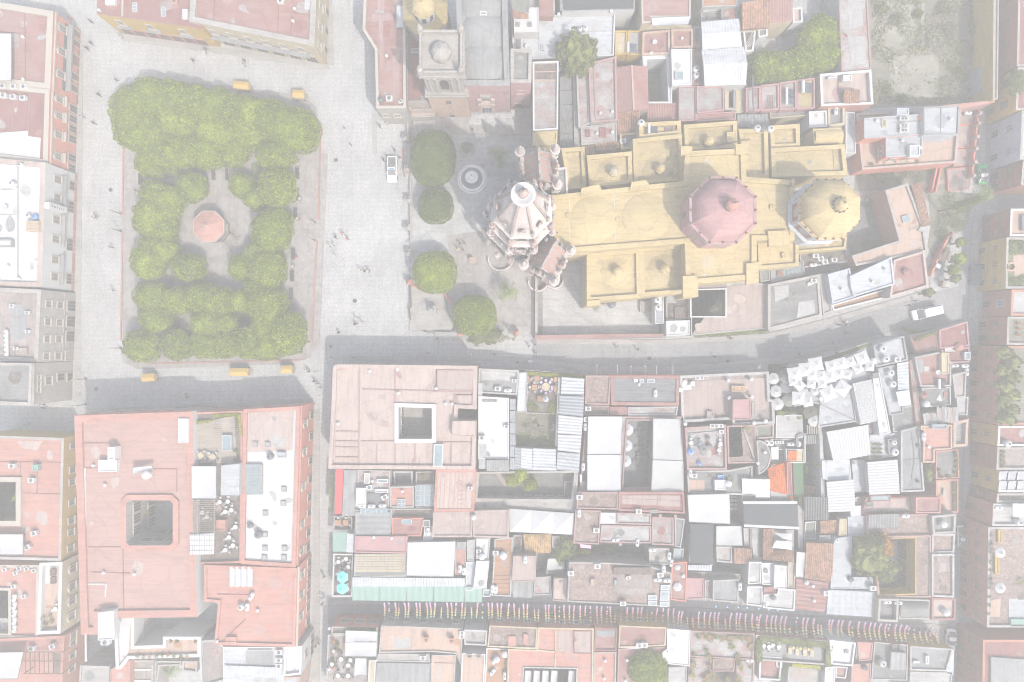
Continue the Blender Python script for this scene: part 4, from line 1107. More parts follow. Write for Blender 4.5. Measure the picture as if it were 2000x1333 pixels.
b.block([(378,806),(474,803),(471,1100),(386,1103)],8.6,'salmon','mottd',.6,.35,'salmon')
b.slab([(381,828),(458,812),(462,905),(383,905)],b.zr+.18,.16,'wood','deck');b.slab(rect(374,911,422,974),b.zr+2.4,.12,'canvasw','awning')
hut(b,[(432,910),(468,906),(467,968),(431,968)],2.2,'slate','slate','bar_roof',.05);hut(b,rect(433,850,452,881),.9,'slate','glassl','roof_lantern')
a=Acc();z=b.zr+2.5
for i in range(16):a.beam(P(376,978+4*i,z),P(420,978+4*i,z),.09,.12)
for x in(377,386,419):a.beam(P(x,976,z-.1),P(x,1042,z-.1),.14,.14)
for x in(378,419):
 for y in(978,1040):p=P(x,y,z);a.beam(p,(p.x,p.y,b.zr),.12,.12)
a.obj('pergola','wood',b.root)
b.ribs([(370,1044),(419,1042),(418,1083),(371,1084)],b.zr+2.5,'metalw',.45,.05);a=Acc()
for y in(1046,1056,1066,1076):a.beam(P(370,y,b.zr+2.62),P(419,y,b.zr+2.62),.06,.06)
a.obj('purlin','lgrey',b.root)
a=Acc()
for i in range(5):a.beam(P(418,838+4*i,b.zr+2.3),P(432,838+4*i,b.zr+2.3),.08,.1);a.beam(P(450,836+4*i,b.zr+2.3),P(468,836+4*i,b.zr+2.3),.08,.1)
a.obj('trellis','woodd',b.root)
hut(b,rect(422,1016,440,1038),1.0,'salmon','salmon')
hedge([(380,825),(416,822)],b.zr,.5,.8,'yellow-green hedge on the left end of the rooftop restaurant','leafy');hedge([(418,812),(470,809),(473,850)],b.zr,.6,.9,'yellow-green hedge round the corner of the rooftop restaurant','leafy')
T='the rooftop restaurant deck'
for x,y in((392,890),(415,893)):dining(x,y,b.zr+.18,T,4,.55,True,'cream','canvasw',.7,'white')
T='the lower end of the rooftop restaurant'
for x,y in((429,981),(445,980),(452,997),(440,1000),(395,1002),(404,1010),(460,1030),(447,1050),(455,1066),(440,1075)):dining(x,y,b.zr,T,3,.4,mat='plastic',ch='canvasw',chw='white')
for x,y in((379,867),(379,890),(462,880),(463,899)):plant(x,y,b.zr,.45,.8,'potted shrub at the deck edge of the rooftop restaurant','leafd')
b=Bld('salmon_building','white-roofed building with salmon border and ornate street facade','the white roof with salmon border',(530,950))
b.block([(475,800),(586,794),(577,1109),(470,1102)],8.8,'redfac','white',.5,.7,'salmon')
b.patch([(485,806),(574,803),(572,880),(484,884)],'palep')
b.skylight([(480,908),(512,908),(512,966),(480,966)],4,7,'glassl','stonew',.6)
hut(b,rect(541,884,557,895),.8,'slate','slate');tank(526,893,b,'steel',.6,1.1,col='grey');tank(503,1046,b,'steel',.7,1.2,col='grey');tank(487,1028,b,'steel',.5,.9,col='grey')
for x,y in((522,868),(498,868),(554,956),(553,984),(518,1003),(517,1045),(517,1072),(555,1072),(554,1090),(516,1090)):hut(b,rect(x-5,y-5,x+5,y+5),.35,'lgrey','whitew','roof_hatch',.05)
b.wins(1,[(t,4.6,1.2,2.2) for t in(.12,.3,.52,.76,.93)],hood=True);b.wins(1,[(t,.2,1.5,2.8) for t in(.08,.22,.38,.5,.62,.72,.85,.95)],pane='dark',name='door',sill=False)
b.wins(0,[(t,4.6,1.2,2.2) for t in(.2,.5,.8)],hood=True);b.band(1,8.0,8.3,.3,'salmon',name='cornice')
b=Bld('red_roof_building','salmon-red flat-roofed building with three white tanks by the left lane','the flat salmon-red roof',(500,1180))
b.block([(398,1104),(580,1110),(576,1264),(418,1260),(426,1178),(398,1175)],9,'redfac','salmon',.35,.5,'salmon',edge={4:'whitew',5:'whitew'})
b.ribs([(448,1107),(494,1107),(494,1146),(448,1146)],b.zr+.35,'metalw',.9,.12,'rib_roof',None);b.seams([(424,1161,484,1162),(430,1256,480,1210)],'redd')
tank(469,1188,b,r=.55);gas(483,1186,b,1.57);gas(491,1165,b,1.1);vent(503,1193,b);vent(424,1253,b);hut(b,rect(441,1245,461,1256),.6,'salmon','salmon')
b.wins(1,[(t,5.0,1.2,2.2) for t in(.15,.42,.7)],hood=True);b.wins(1,[(t,.2,1.5,2.8) for t in(.1,.25,.4,.55,.7,.88)],pane='dark',name='door',sill=False)
b.band(1,8.2,8.5,.35,'frame',name='cornice')
b=Bld('blue_roof_building','pale blue stepped metal roofs with grey mat at the lower left','the pale blue roofs',(500,1300))
b.block([(436,1264),(556,1264),(552,1370),(436,1370)],7.4,'white','bluew',.1,.2,'white');b.ribs([(437,1300),(550,1304),(549,1325),(456,1322)],b.zr+.4,'bluew',.6,.04)
b.patch(rect(480,1272,534,1298),'lgrey');b.patch(rect(484,1263,532,1270),'steel');ac(544,1275,b);ac(544,1291,b);ac(544,1302,b)
b.block([(556,1264),(590,1262),(588,1318),(553,1322)],7.8,'white','white',.5,.4);b.wins(1,[(.3,.2,1.6,2.6),(.7,.2,1.6,2.6),(.5,4.4,1.2,1.8)],pane='dark',name='door',sill=False)
b.block([(470,1326),(586,1322),(580,1380),(470,1380)],7.2,'peach','slate',.4,.3,'peach')
b=Bld('arcade_building','white arcaded house with planted terrace and sunken court at the lower left','the white arcaded house',(300,1270))
b.block([(222,1208),(262,1206),(262,1262),(318,1260),(318,1244),(392,1244),(392,1284),(252,1288),(236,1308),(226,1308)],7.4,'white','peach',.5,.6,'white')
b.wins(1,[(.35,.3,3.0,4.2),(.75,.3,3.0,4.2)],arch=True,pane='dark',name='arch',sill=False)
b.patch([(226,1210),(256,1210),(250,1286),(240,1300),(230,1300)],'white')
for i in range(9):plant(272+12*i,1279+2*math.sin(i),b.zr,.5,.8,'potted plant along the terrace of the white arcaded house',('leafo','leafy','leafr')[i%3])
for x,y in((336,1250),(348,1250),(384,1250)):plant(x,y,b.zr,.4,.7,'dark potted plant on the square terrace of the arcaded house','leafd')
flat('courtyard_floor',[(256,1206),(396,1206),(396,1250),(320,1256),(258,1262)],.05,'slate')
b=Bld('stone_terrace','weathered stone terrace roofs with small palm at the bottom left','the weathered stone terrace',(330,1315))
b.block([(256,1290),(300,1290),(298,1370),(250,1370)],6,'stonew','stone',.4,.4);b.seams([(256,1308,298,1308),(256,1330,298,1330)],'white',.35,.2)
b.block([(356,1292),(386,1292),(384,1314),(356,1312)],6,'stonew','peach',.4,.3);b.block([(388,1252),(418,1250),(440,1264),(440,1330),(392,1345)],7,'whitew','rose',.4,.4)
b.block([(302,1291),(354,1292),(354,1300),(312,1302),(306,1345),(302,1345)],5.5,'stonew','stone',.3,.3)
hut(b,rect(415,1310,425,1330),.5,'red','red')
palm(332,1310,5,1.9,'small palm in the shaded court at the bottom left',12)
b=Bld('vaulted_lane_building','weathered pale building with red wall beside the bottom left lane','the weathered pale building',(185,1310))
b.block([(156,1300),(214,1302),(212,1380),(152,1380)],7,'stonew','stonew',.3,.3);b.block([(216,1308),(254,1290),(252,1380),(214,1380)],7.3,'salmon','salmon',.15,.2)
# ------------------------------------------------------------------ top left: arcaded buildings
b=Bld('yellow_arcade','yellow arcaded building with red roof at the top left of the square','the yellow arcaded building',(290,20))
b.block([(189,-40),(189,28),(372,54),(396,58),(390,-40)],7.8,'yfac','redd',.12,.2,'red')
b.wins(1,[(t,.1,2.2,3.0) for t in(.12,.26,.40,.54,.68,.82,.95)],fr='salmon',pane='dark',arch=True,name='arch',sill=False)
b.wins(1,[(t,4.6,1.2,2.0) for t in(.18,.5,.86)]);b.band(1,4.1,4.25,.7,'lgrey',.10,.26,'balcony');b.band(1,4.1,4.25,.7,'lgrey',.42,.58,'balcony');b.band(1,4.1,4.25,.7,'lgrey',.78,.94,'balcony')
b.skylight([(259,6),(267,6),(267,23),(259,23)],1,3);b.skylight([(315,14),(323,14),(323,32),(315,32)],1,3);hut(b,rect(205,-8,225,9),.6,'plastic','white','roof_hatch');hut(b,rect(356,18,366,37),.5,'plastic','white','roof_hatch')
b.seams([(240,-30,239,32)],'frame',.3,.2);vent(193,20,b);chimney(341,3,b)
b=Bld('cream_arcade','cream arcaded corner building with white shuttered windows above the square','the cream arcaded building',(500,20))
b.block([(375,-40),(369,42),(614,91),(619,-40)],8.4,'cream','red',.5,1.0,'stonew')
b.wins(1,[(t,4.7,1.3,2.1) for t in(.14,.29,.43,.57,.71,.86)],pane='glassl');b.band(1,3.9,4.1,.9,'lgrey',.08,.92,'balcony');b.band(1,4.1,4.9,.03,'stone',.08,.92,'frieze')
b.wins(1,[(t,.1,2.6,3.4) for t in(.05,.19,.33,.47,.61,.75,.89)],fr='cream',pane='dark',arch=True,name='arch',sill=False)
b.wins(2,[(t,4.6,1.3,2.1) for t in(.12,.4,.7)],pane='glassl');b.wins(2,[(t,.2,1.4,2.6) for t in(.2,.5,.8)],pane='woodd',name='door',sill=False)
b.seams([(420,-30,417,48),(545,-20,542,70),(550,22,606,30),(570,30,567,76)],'redd');ac(547,1,b);vent(575,17,b);vent(572,41,b);b.patch(rect(595,-20,606,19),'bluew')
# ------------------------------------------------------------------ top centre: old convent church
b=Bld('red_roof_building','long faded red flat roof along the top centre street','the long faded red roof',(760,100))
b.block([(712,-40),(708,58),(732,97),(735,212),(793,212),(791,-40)],9,'stonew','red',.6,.5,'frame')
for q in([(738,0),(750,0),(748,60),(752,140),(744,140),(740,60)],[(726,28),(768,26),(768,40),(726,44)],[(765,110),(780,104),(780,205),(770,205)],[(756,120),(772,118),(772,136),(756,138)]):b.patch(q,'pinkw')
hut(b,rect(773,9,789,55),.8,'lgrey','metalw','roof_lantern');tank(743,193,b,'steel',.55,1,col='grey');ac(760,192,b,0,1.1);ac(782,197,b,.6,.7);vent(755,109,b)
b.seams([(760,94,788,95)],'frame',.1);b.wins(3,[(.2,4.5,1.1,1.6),(.6,4.5,1.1,1.6)])
b=Bld('red_annex','lower red roof wrapped round the foot of the bell tower','the lower red roof by the bell tower',(820,140))
b.block([(794,64),(852,66),(850,199),(794,200)],7,'palep','redd',.5,.3,'lgrey');b.skylight([(803,95),(818,96),(818,103),(803,103)],1,1,'glass','metalw',.5)
b.wins(2,[(.3,3.5,1.0,.7),(.65,3.5,1.0,.7)],pane='glassl');b.seams([(800,128,800,190),(805,190,845,192)],'steel')
b=Bld('domed_chapel','chapel with stained yellow octagonal roof and lantern drum at the top centre','the yellow octagonal chapel',(830,25))
c=P2(830,22,11)
a=Acc();a.prism(octo(c.x,c.y,4.2),0,10.4);a.obj('wall','stonew',b.root)
a=Acc();a.lathe((c.x,c.y,10.4),[(4.35,0),(4.35,.3),(2.2,1.6),(2.0,1.7)],8,rot=math.pi/8);b.roofo=a.obj('roof','ymoss',b.root)
c2=P2(828,20,13.5)
a=Acc();a.prism(octo(c2.x,c2.y,1.95),11.4,14.6);dr=a.obj('drum','white',b.root)
for k in range(8):
 an=math.pi/4*k;a=Acc();a.box((c2.x+1.82*math.cos(an),c2.y+1.82*math.sin(an),13.2),(.12,.7,1.5),an);a.obj('window','dark',dr)
a=Acc();a.lathe((c2.x,c2.y,14.6),[(2.2,0),(2.1,.25),(1.75,1.0),(1.0,1.7),(.2,2.0),(.12,2.5)],8,rot=math.pi/8);a.obj('dome','yel',b.root)
b=Bld('convent_church','grey vaulted church nave with pink facade and carved portal','the grey vaulted nave',(930,80))
b.block([(889,-40),(897,168),(996,168),(990,-40)],15,'pfac','lgrey',.9,1.0,'lgrey')
for y in(5,65,122):
 c=P(944,y,14);a=Acc();a.lathe((c.x,c.y,14.02),[(4.1,0),(3.6,.35),(2.4,.75),(1.0,.95),(.1,1.0)],20);a.obj('vault','lgrey',b.roofo,True)
hut(b,rect(937,22,951,30),.8,'white','white','roof_lantern')
b.wins(1,[(.5,7.5,1.6,2.4)],fr='cantera',pane='glass',arch=True);b.wins(1,[(.5,.6,2.2,4.4)],fr='cantera',pane='carb',name='portal',arch=True,sill=False)
b.band(1,0,8.8,.35,'cantera',.32,.40,'portal_pier');b.band(1,0,8.8,.35,'cantera',.60,.68,'portal_pier');b.band(1,6.0,6.6,.5,'cantera',.32,.68,'cornice');b.band(1,10.2,10.8,.5,'stonew',.38,.62,'portal_gable')
for t in(.06,.12,.88,.94):b.band(1,11,12.2,.06,'woodd',t-.008,t+.008,'waterspout')
b.block([(997,95),(1039,97),(1038,162),(997,162)],13,'pfac','conc',.6,.6,'stonew');b.wins(2,[(.5,8,1.4,1.4)],fr='pfac',pane='glassl');b.wins(2,[(.6,.5,1.3,2.6)],fr='cantera',pane='dark',name='door',sill=False)
tx,ty=P2(885,198,0)
b=Bld('bell_tower','square stone bell tower with white dome and corner pinnacles','the bell tower',(885,198),'tower')
def sq(r,rot=0.):return octo(tx,ty,r*math.sqrt(2),4,math.pi/4+rot)
a=Acc();a.prism(sq(3.5),0,12.6);sh=a.obj('shaft','peach',b.root)
a=Acc();a.prism(sq(3.9),12.6,13.1,0,True);a.prism(sq(3.7),13.1,13.7);a.obj('cornice','stonew',b.root)
a=Acc();a.prism(sq(3.2),13.7,21.2);bf=a.obj('belfry','stonew',b.root)
for k in range(4):
 an=k*math.pi/2
 d=Vector((math.cos(an),math.sin(an),0));s_=Vector((-d.y,d.x,0));ct=Vector((tx,ty,0))
 V=[ct+d*3.23+s_*x+Vector((0,0,z)) for x,z in[(-.75,15),(.75,15)]+[(.75*math.cos(i*math.pi/8),18.4+.75*math.sin(i*math.pi/8)) for i in range(9)]]
 mesh('bell_opening',V,[tuple(range(len(V)))],'dark',bf)
 for x in(-1.3,1.3,-2.4,2.4):
  a=Acc();q=ct+d*3.25+s_*x;a.lathe((q.x,q.y,14.2),[(.34,0),(.28,.3),(.26,5.4),(.36,5.9)],8);a.obj('pilaster','stonew',bf)
 for zz,nm in((8.6,'window'),(1.2,'door')):
  if k==3:
   V=[ct+d*3.53+s_*x+Vector((0,0,z)) for x,z in((-.45,zz),(.45,zz),(.45,zz+1.4),(-.45,zz+1.4))];mesh(nm,V,[(0,1,2,3)],'dark',sh)
a=Acc();a.prism(sq(3.75),21.2,21.7,0,True);a.prism(sq(3.5),21.7,22.0);a.obj('cornice','stonew',b.root)
a=Acc()
q4=sq(3.3)
for i in range(4):a.beam((q4[i].x,q4[i].y,22.5),(q4[(i+1)%4].x,q4[(i+1)%4].y,22.5),.35,1.0)
a.obj('parapet','stonew',b.root)
for p in sq(3.3):
 a=Acc();a.box((p.x,p.y,22.9),(.8,.8,1.8));a.lathe((p.x,p.y,23.8),[(.45,0),(.5,.3),(.2,.8),(.28,1.1),(.03,1.7)],8);a.obj('pinnacle','stonew',b.root)
a=Acc();a.lathe((tx,ty,22.0),[(1.75,0),(1.75,.8),(1.6,1.3),(1.2,1.9),(.6,2.3),(.2,2.4),(.15,2.9)],8);a.obj('dome','stonew',b.root)
b=Bld('forecourt_house','low stepped annex with stone coping below the lower red roof','the low annex',(820,215))
b.block([(796,201),(856,201),(856,216),(800,216)],5,'palep','stone',.3,.3);b.block([(800,217),(848,217),(850,228),(802,230)],3.4,'stonew','palep',.2,.2)
raised('forecourt_terrace',[(806,226),(1036,214),(1038,262),(806,262)],-.05,1.2,'flag')
for i in range(10):
 raised('step',[(808,262+1.6*i),(1038,258+1.6*i),(1038,259.6+1.6*i),(808,263.6+1.6*i)],-.05,1.2-.11*(i+1),'paving')
for i in range(8):raised('step',[(914+1.4*i,214+4*i*.3),(1006-1.4*i,214+4*i*.3),(1006-1.4*i,244-3.2*i),(914+1.4*i,244-3.2*i)],1.19,1.2+.14*(i+1),'paving')
# ------------------------------------------------------------------ top centre right
b=Bld('white_terrace_house','white flat-roofed house with broad pale terrace at the top centre','the broad white terrace',(1100,70))
b.block([(994,-30),(1082,-40),(1084,30),(1202,24),(1199,109),(1003,118)],6.4,'white','bluew',.45,.25,'white')
hut(b,[(1004,15),(1052,15),(1052,63),(1004,64)],2.8,'white','white','upper_room');b.slab([(994,-30),(1036,-10),(1032,26),(1002,20)],b.zr+4.2,.1,'canvasg','awning')
b.slab([(1000,18),(1032,28),(1032,36),(1002,36)],b.zr+3.2,.2,'tile','awning');hut(b,rect(1053,-30,1081,31),2.2,'red','red','red_roof')
for x,y in((1011,47),(1035,47)):hut(b,rect(x-4,y-4,x+4,y+4),3.0,'lgrey','glass','roof_hatch',.05)
hut(b,rect(1008,68,1017,94),.3,'steel','glass','roof_hatch',.05);hut(b,rect(1057,87,1063,98),.4,'slate','glass','roof_hatch',.05);tank(1133,58,b,r=.45,h=.8);tank(1143,56,b,r=.5,h=.9);b.seams([(1053,100,1053,40),(1120,62,1196,60)],'slate');dish(1030,91,b)
tree(1127,100,38,42,10.5,'round olive-green tree growing out of the alley by the white terrace','leafo',auto=False,lump=.28,freq=.9,size=.5)
b=Bld('grey_roof_building','dark grey-green sheet roof with white edging at the top centre','the dark grey-green roof',(1160,-10))
b.block([(1086,-50),(1242,-50),(1240,20),(1098,24)],8,'white','shade',.25,.3,'lgrey');b.seams([(1096,22,1094,-40)],'lgrey',.3);vent(1091,28,b);vent(1194,22,b)
b=Bld('red_roof_house','plain red flat roof with white canvas strip at the top','the plain red roof at the top',(1300,10))
b.block([(1251,-50),(1350,-50),(1349,34),(1272,34),(1272,44),(1254,46)],9,'cream','red',.25,.3,'frame');b.slab([(1272,35),(1350,32),(1344,48),(1274,51)],b.zr+.5,.1,'canvasw','canopy')
b.block([(1254,47),(1350,50),(1350,56),(1254,58)],6.5,'cream','cream',.2,.2)
b=Bld('yellow_terrace_house','small cream and pink terrace house right of the white terrace','the small cream terraces',(1235,85))
b.block([(1202,60),(1225,60),(1224,106),(1201,108)],6.5,'yfac','cream',.35,.25);b.block([(1226,60),(1254,60),(1252,108),(1225,107)],6,'yfac','redw',.3,.25);solar(1236,94,b,1.57)
b.block([(1255,63),(1309,58),(1309,106),(1254,108)],7,'palep','red',.5,.4,'peach');dish(1279,83,b);tank(1272,102,b,r=.3,h=.6)
b=Bld('red_terrace_house','small square red roof with peach border under the top centre','the square red roof with peach border',(1332,78))
b.block([(1311,57),(1354,56),(1354,93),(1312,95)],7.2,'palep','red',.5,.4,'peach');vent(1332,75,b);b.block([(1355,52),(1368,52),(1368,94),(1355,94)],6,'whitew','moss',.3,.2);hut(b,rect(1356,82,1367,93),.9,'peach','peach')
b=Bld('white_block_house','white cube roof with skylight between red roofs at the top centre','the white cube roof',(1330,130))
b.block([(1311,96),(1352,96),(1352,166),(1313,168)],8,'white','white',.2,.2);b.skylight([(1319,140),(1334,140),(1334,155),(1319,155)],1,1)
b.block([(1353,96),(1372,96),(1374,168),(1353,166)],6.6,'pink','redw',.3,.2);tank(1360,134,b);tank(1361,146,b)
b=Bld('court_house','pale walled courtyard house with long light court in the top centre','the pale courtyard house',(1283,150))
b.block([(1255,108),(1311,106),(1313,202),(1257,202)],6.6,'white','white',.2,.2,holes=[[(1264,116),(1302,114),(1306,198),(1267,198)]],inner='bluew');flat('courtyard_floor',[(1255,110),(1312,108),(1314,205),(1260,205)],.06,'moss')
plant(1286,122,.1,.9,3,'dark shrub at the head of the pale courtyard','leafd',pot=False,name='shrub',cat='shrub');plant(1300,150,.1,.7,2.2,'dark climber on the right wall of the pale courtyard','leafd',pot=False,name='climber');plant(1260,115,.1,.6,2,'small dark shrub in the pale courtyard corner','leafd',pot=False,name='shrub',cat='shrub')
b=Bld('gabled_red_house','house with smooth red two-pitched roof and pale ridge','the smooth red pitched roof',(1230,175))
b.block([(1201,132),(1264,130),(1266,216),(1206,219)],6.8,'palep','red',0);q=[P(1198,132,7),P(1234,128,8.4),P(1238,216,8.4),P(1204,220,7)];q2=[P(1234,128,8.4),P(1265,130,7),P(1267,214,7),P(1238,216,8.4)]
for qq in(q,q2):mesh('roof_pitch',qq+[v-Vector((0,0,.2)) for v in qq],[(3,2,1,0),(0,1,5,4),(1,2,6,5),(2,3,7,6),(3,0,4,7)],'red',b.root)
a=Acc();a.beam(P(1234,128,8.45),P(1238,216,8.45),.3,.15);a.obj('ridge','peach',b.root)
mesh('gable',[P(1204,220,7),P(1267,214,7),P(1238,216,8.35)],[(0,1,2)],'palep',b.root)
b.tiles([(1205,220),(1250,218),(1250,260),(1206,264)],(6.6,6.6,5.6,5.6),'tile');b.block([(1206,222),(1250,220),(1250,258),(1207,262)],5.2,'yfac','tile',0)
b.ribs([(1264,203),(1322,201),(1324,235),(1264,237)],[6.4,6.4,5.8,5.8],'red',.45,.06,'roof_sheet');b.block([(1264,204),(1322,203),(1323,234),(1264,236)],5.6,'palep','red',0)
b=Bld('washed_red_house','faded red terrace roofs in long strips right of the narrow alley','the long faded red terraces',(1170,190))
b.block([(1149,124),(1204,110),(1206,236),(1154,240)],7.2,'redw','redw',.45,.35,'pinkw');b.seams([(1160,130,1164,236)],'pinkw',.3,.2);vent(1173,221,b);vent(1196,218,b)
b.block([(1125,132),(1148,126),(1152,242),(1130,250)],6.4,'whitew','redw',.3,.25);b.block([(1134,248),(1205,240),(1205,276),(1136,284)],6,'whitew','redw',.2,.2)
hut(b,rect(1144,254,1153,267),.4,'redd','redd','roof_hatch');hut(b,rect(1171,249,1184,268),.3,'redd','redd','roof_hatch');vent(1166,261,b);vent(1196,258,b)
b.tiles([(1161,279),(1208,275),(1210,292),(1164,295)],(6.0,6.0,5.3,5.3),'tile');b.tiles([(1136,286),(1160,284),(1162,306),(1140,308)],(5.8,5.8,5.2,5.2),'tile')
b=Bld('side_wing','long narrow red roof with pale parapet beside the pink church facade','the long narrow red roof',(1065,190))
b.block([(1040,121),(1091,119),(1090,253),(1041,256)],9,'stonew','redw',.5,.3,'white');b.patch(rect(1045,125,1086,155),'mottd');b.seams([(1044,141,1088,140),(1044,158,1088,157),(1044,225,1088,225)],'peach',.15)
b.block([(1041,258),(1089,256),(1088,282),(1040,285)],8,'yel','yeld',.3,.3)
b=Bld('alley_roof','row of grey sheet awnings over the narrow alley beside the red roof','the grey alley awnings',(1105,200))
for i in range(5):
 y=150+28*i;b.ribs([(1093,y),(1118,y-1),(1120,y+26),(1094,y+27)],[4.6,4.6,4.3,4.3],'grey',.4,.03)
b.block([(1119,130),(1127,130),(1134,290),(1122,290)],5,'stonew','stonew',0);flat('alley_paving',[(1088,110),(1124,110),(1126,300),(1090,300)],.05,'paving')
b=Bld('metal_shed','tall pale metal double shed roof at the top right of centre','the pale metal sheds',(1415,105))
b.block([(1373,46),(1444,42),(1458,166),(1378,167)],8.3,'metalw','metalw',0)
b.ribs([(1369,43),(1443,37),(1446,63),(1371,66)],[8.7,8.7,9.3,9.3],'metalw',.5,.03);b.ribs([(1371,66),(1446,63),(1449,92),(1372,98)],[9.3,9.3,8.7,8.7],'metalw',.5,.03)
b.ribs([(1370,99),(1453,92),(1460,123),(1374,126)],[8.9,8.9,9.6,9.6],'metalw',.5,.03);b.ribs([(1374,126),(1460,123),(1457,166),(1376,168)],[9.6,9.6,8.8,8.8],'metalw',.5,.03)
b=Bld('red_corner_roof','small red and orange roofs at the top edge behind the metal sheds','the small red roofs at the top edge',(1405,15))
b.block([(1370,-40),(1440,-40),(1440,12),(1372,14)],7,'whitew','terra',.2,.2);b.block([(1408,18),(1440,10),(1441,38),(1409,40)],6.2,'lgrey','red',.3,.3);b.block([(1369,24),(1406,24),(1406,40),(1369,42)],5,'whitew','conc',.2,.2);b.slab([(1372,14),(1402,12),(1400,22),(1374,24)],5.8,.1,'slate','awning')
b=Bld('faded_red_terrace','faded blotchy red terrace roof above the yellow church roofs','the blotchy red terraces',(1390,205))
b.block([(1326,168),(1360,168),(1361,236),(1326,238)],7.2,'pink','redw',.3,.25);b.block([(1361,168),(1414,170),(1415,216),(1361,222)],7.6,'pink','redw',.3,.25);b.block([(1361,222),(1437,218),(1438,234),(1361,238)],7,'pink','red',.3,.25)
b.block([(1415,170),(1436,170),(1437,216),(1416,216)],6,'whitew','cream',.2,.2,holes=[rect(1424,174,1433,210)],inner='grey')
b=Bld('tiled_house','old house with clay tile and red sheet roofs at the top right of centre','the clay-tiled house at the top',(1490,30))
b.block([(1451,6),(1503,0),(1503,54),(1450,58)],7,'cream','tile',0);b.tiles([(1449,5),(1503,-2),(1503,54),(1450,58)],(8.4,8.4,7.2,7.2),'tile',.3,.6)
b.block([(1504,-30),(1547,-30),(1547,42),(1504,46)],7,'cream','red',0);b.ribs([(1503,-30),(1548,-30),(1548,42),(1503,46)],[8.3,8.3,7.2,7.2],'red',.45,.06,'roof_sheet')
b.block([(1548,16),(1567,14),(1568,43),(1549,45)],6,'white','palep',.5,.3);b.wins(0,[(.5,2,1,1.5)])
b.block([(1451,59),(1477,58),(1472,100),(1456,102)],6,'white','mottd',.4,.35,'white');b.block([(1480,56),(1499,54),(1500,70),(1482,74)],6.4,'white','canvasg',.3,.3,'white')
for i in range(4):
 a=Acc();a.beam(P(1454+3*i,92,6),P(1472+1.2*i,60+6*i,6.3),.1,.1);a.obj('loose_beam','white',b.root)
flat('courtyard_floor',[(1476,48),(1640,40),(1640,165),(1462,170)],.06,'paving')
for k,(x,y,rx,ry) in enumerate([(1495,128,30,32),(1530,132,34,34),(1566,122,32,36),(1600,112,34,34),(1590,78,32,40),(1618,70,30,36),(1622,108,26,28),(1606,52,28,26)]):
 tree(x,y,rx,ry,7.2,'clipped green tree in the L-shaped grove by the tiled house','leaf',group='L-shaped grove of clipped trees',name='clipped_tree',rz=2.6)
b=Bld('terrace_row','row of small blotchy red service terraces with solar heaters below the grove','the small service terraces',(1525,190))
for i,(x0,x1) in enumerate(((1457,1486),(1487,1522),(1523,1556),(1557,1592))):
 b.block([(x0,172-6*i*.9),(x1,168-6*i*.9),(x1,216-1.5*i),(x0,219-1.5*i)],6.6-.1*(i%2),'pink','redw' if i!=3 else 'yeld',.4,.3)
b.zr=6.1
solar(1545,183,b,1.57);solar(1545,196,b,1.57);solar(1578,172,b,1.57,1.2)
a=Acc()
for i in range(5):a.beam(P(1496+4*i,214,6.4),P(1500+3*i,186,6.4),.08,.08)
a.obj('stacked_timber','woodd',b.root);a=Acc();a.beam(P(1470,150,7.4),P(1472,232,7.4),.22,.22);a.obj('pipe','steel',b.root)
b.ribs([(1440,224),(1500,223),(1502,247),(1440,249)],[6,6,5.7,5.7],'lgrey',.6,.08);b.block([(1437,168),(1455,166),(1456,218),(1438,222)],5.6,'cream','cream',.15,.2)
b.block([(1503,218),(1578,212),(1580,226),(1505,232)],5.2,'cream','conc',.2,.2);b.block([(1580,218),(1615,216),(1616,248),(1581,250)],6.2,'white','white',.3,.3);b.block([(1617,210),(1650,206),(1650,244),(1618,248)],6,'cream','conc',.5,.4,'cream');b.zr=5.5;gas(1632,217,b,1.5)
b.block([(1651,218),(1670,220),(1672,300),(1652,300)],4.6,'white','slate',.2,.2)
b=Bld('pink_terrace_house','pink terrace house with clay tile patch beside the vacant lot','the pink terrace house',(1650,170))
b.block([(1601,145),(1702,136),(1706,204),(1604,208)],7.4,'salmon','palep',.8,.45,'white');b.tiles([(1648,176),(1680,175),(1680,202),(1648,203)],(8.2,8.2,7.5,7.5),'tile');hut(b,rect(1647,147,1664,158),1.2,'white','white');hut(b,rect(1618,147,1634,153),.8,'white','whitew');b.seams([(1637,155,1637,185)],'redd')
b=Bld('long_shed','long narrow roof with faded red and white stains beside the vacant lot','the long stained roof',(1670,50))
b.block([(1637,-50),(1692,-50),(1702,134),(1644,141)],7,'whitew','redw',.2,.25,'pinkw');b.patch([(1655,-20),(1680,-20),(1686,50),(1658,58)],'whitew');b.patch([(1655,75),(1690,70),(1692,125),(1665,128)],'whitew')
flat('vacant_lot',[(1690,-60),(1952,-60),(1948,195),(1830,205),(1700,212)],.05,'earth')
flat('bare_earth',[(1735,105),(1790,95),(1835,110),(1830,190),(1780,200),(1740,170)],.075,'dust')
flat('bare_earth',[(1725,0),(1790,10),(1790,75),(1740,85),(1715,40)],.075,'dust');flat('footpath',[(1800,0),(1806,0),(1804,90),(1798,90)],.09,'dust')
for mt,cnt,sd in(('dry',9000,3),('leafo',5000,40)):
 L,Nn=[],[]
 for i in range(cnt):
  x,y=random.uniform(1704,1935),random.uniform(-20,203)
  q=mnoise.noise(Vector((x*.02,y*.02,sd)))+.35*mnoise.noise(Vector((x*.07,y*.07,9)))
  if q<-.05 or(1745<x<1828 and 108<y<190 and random.random()<.85):continue
  p=P(x,y,random.uniform(.1,.25+1.1*max(0,q)));L.append(tuple(p));Nn.append((0,0,1))
 struct(leaf_cloud(np.array(L),np.array(Nn,float),.42,(mt,),'scrub',None,jitter=.9),'stuff')
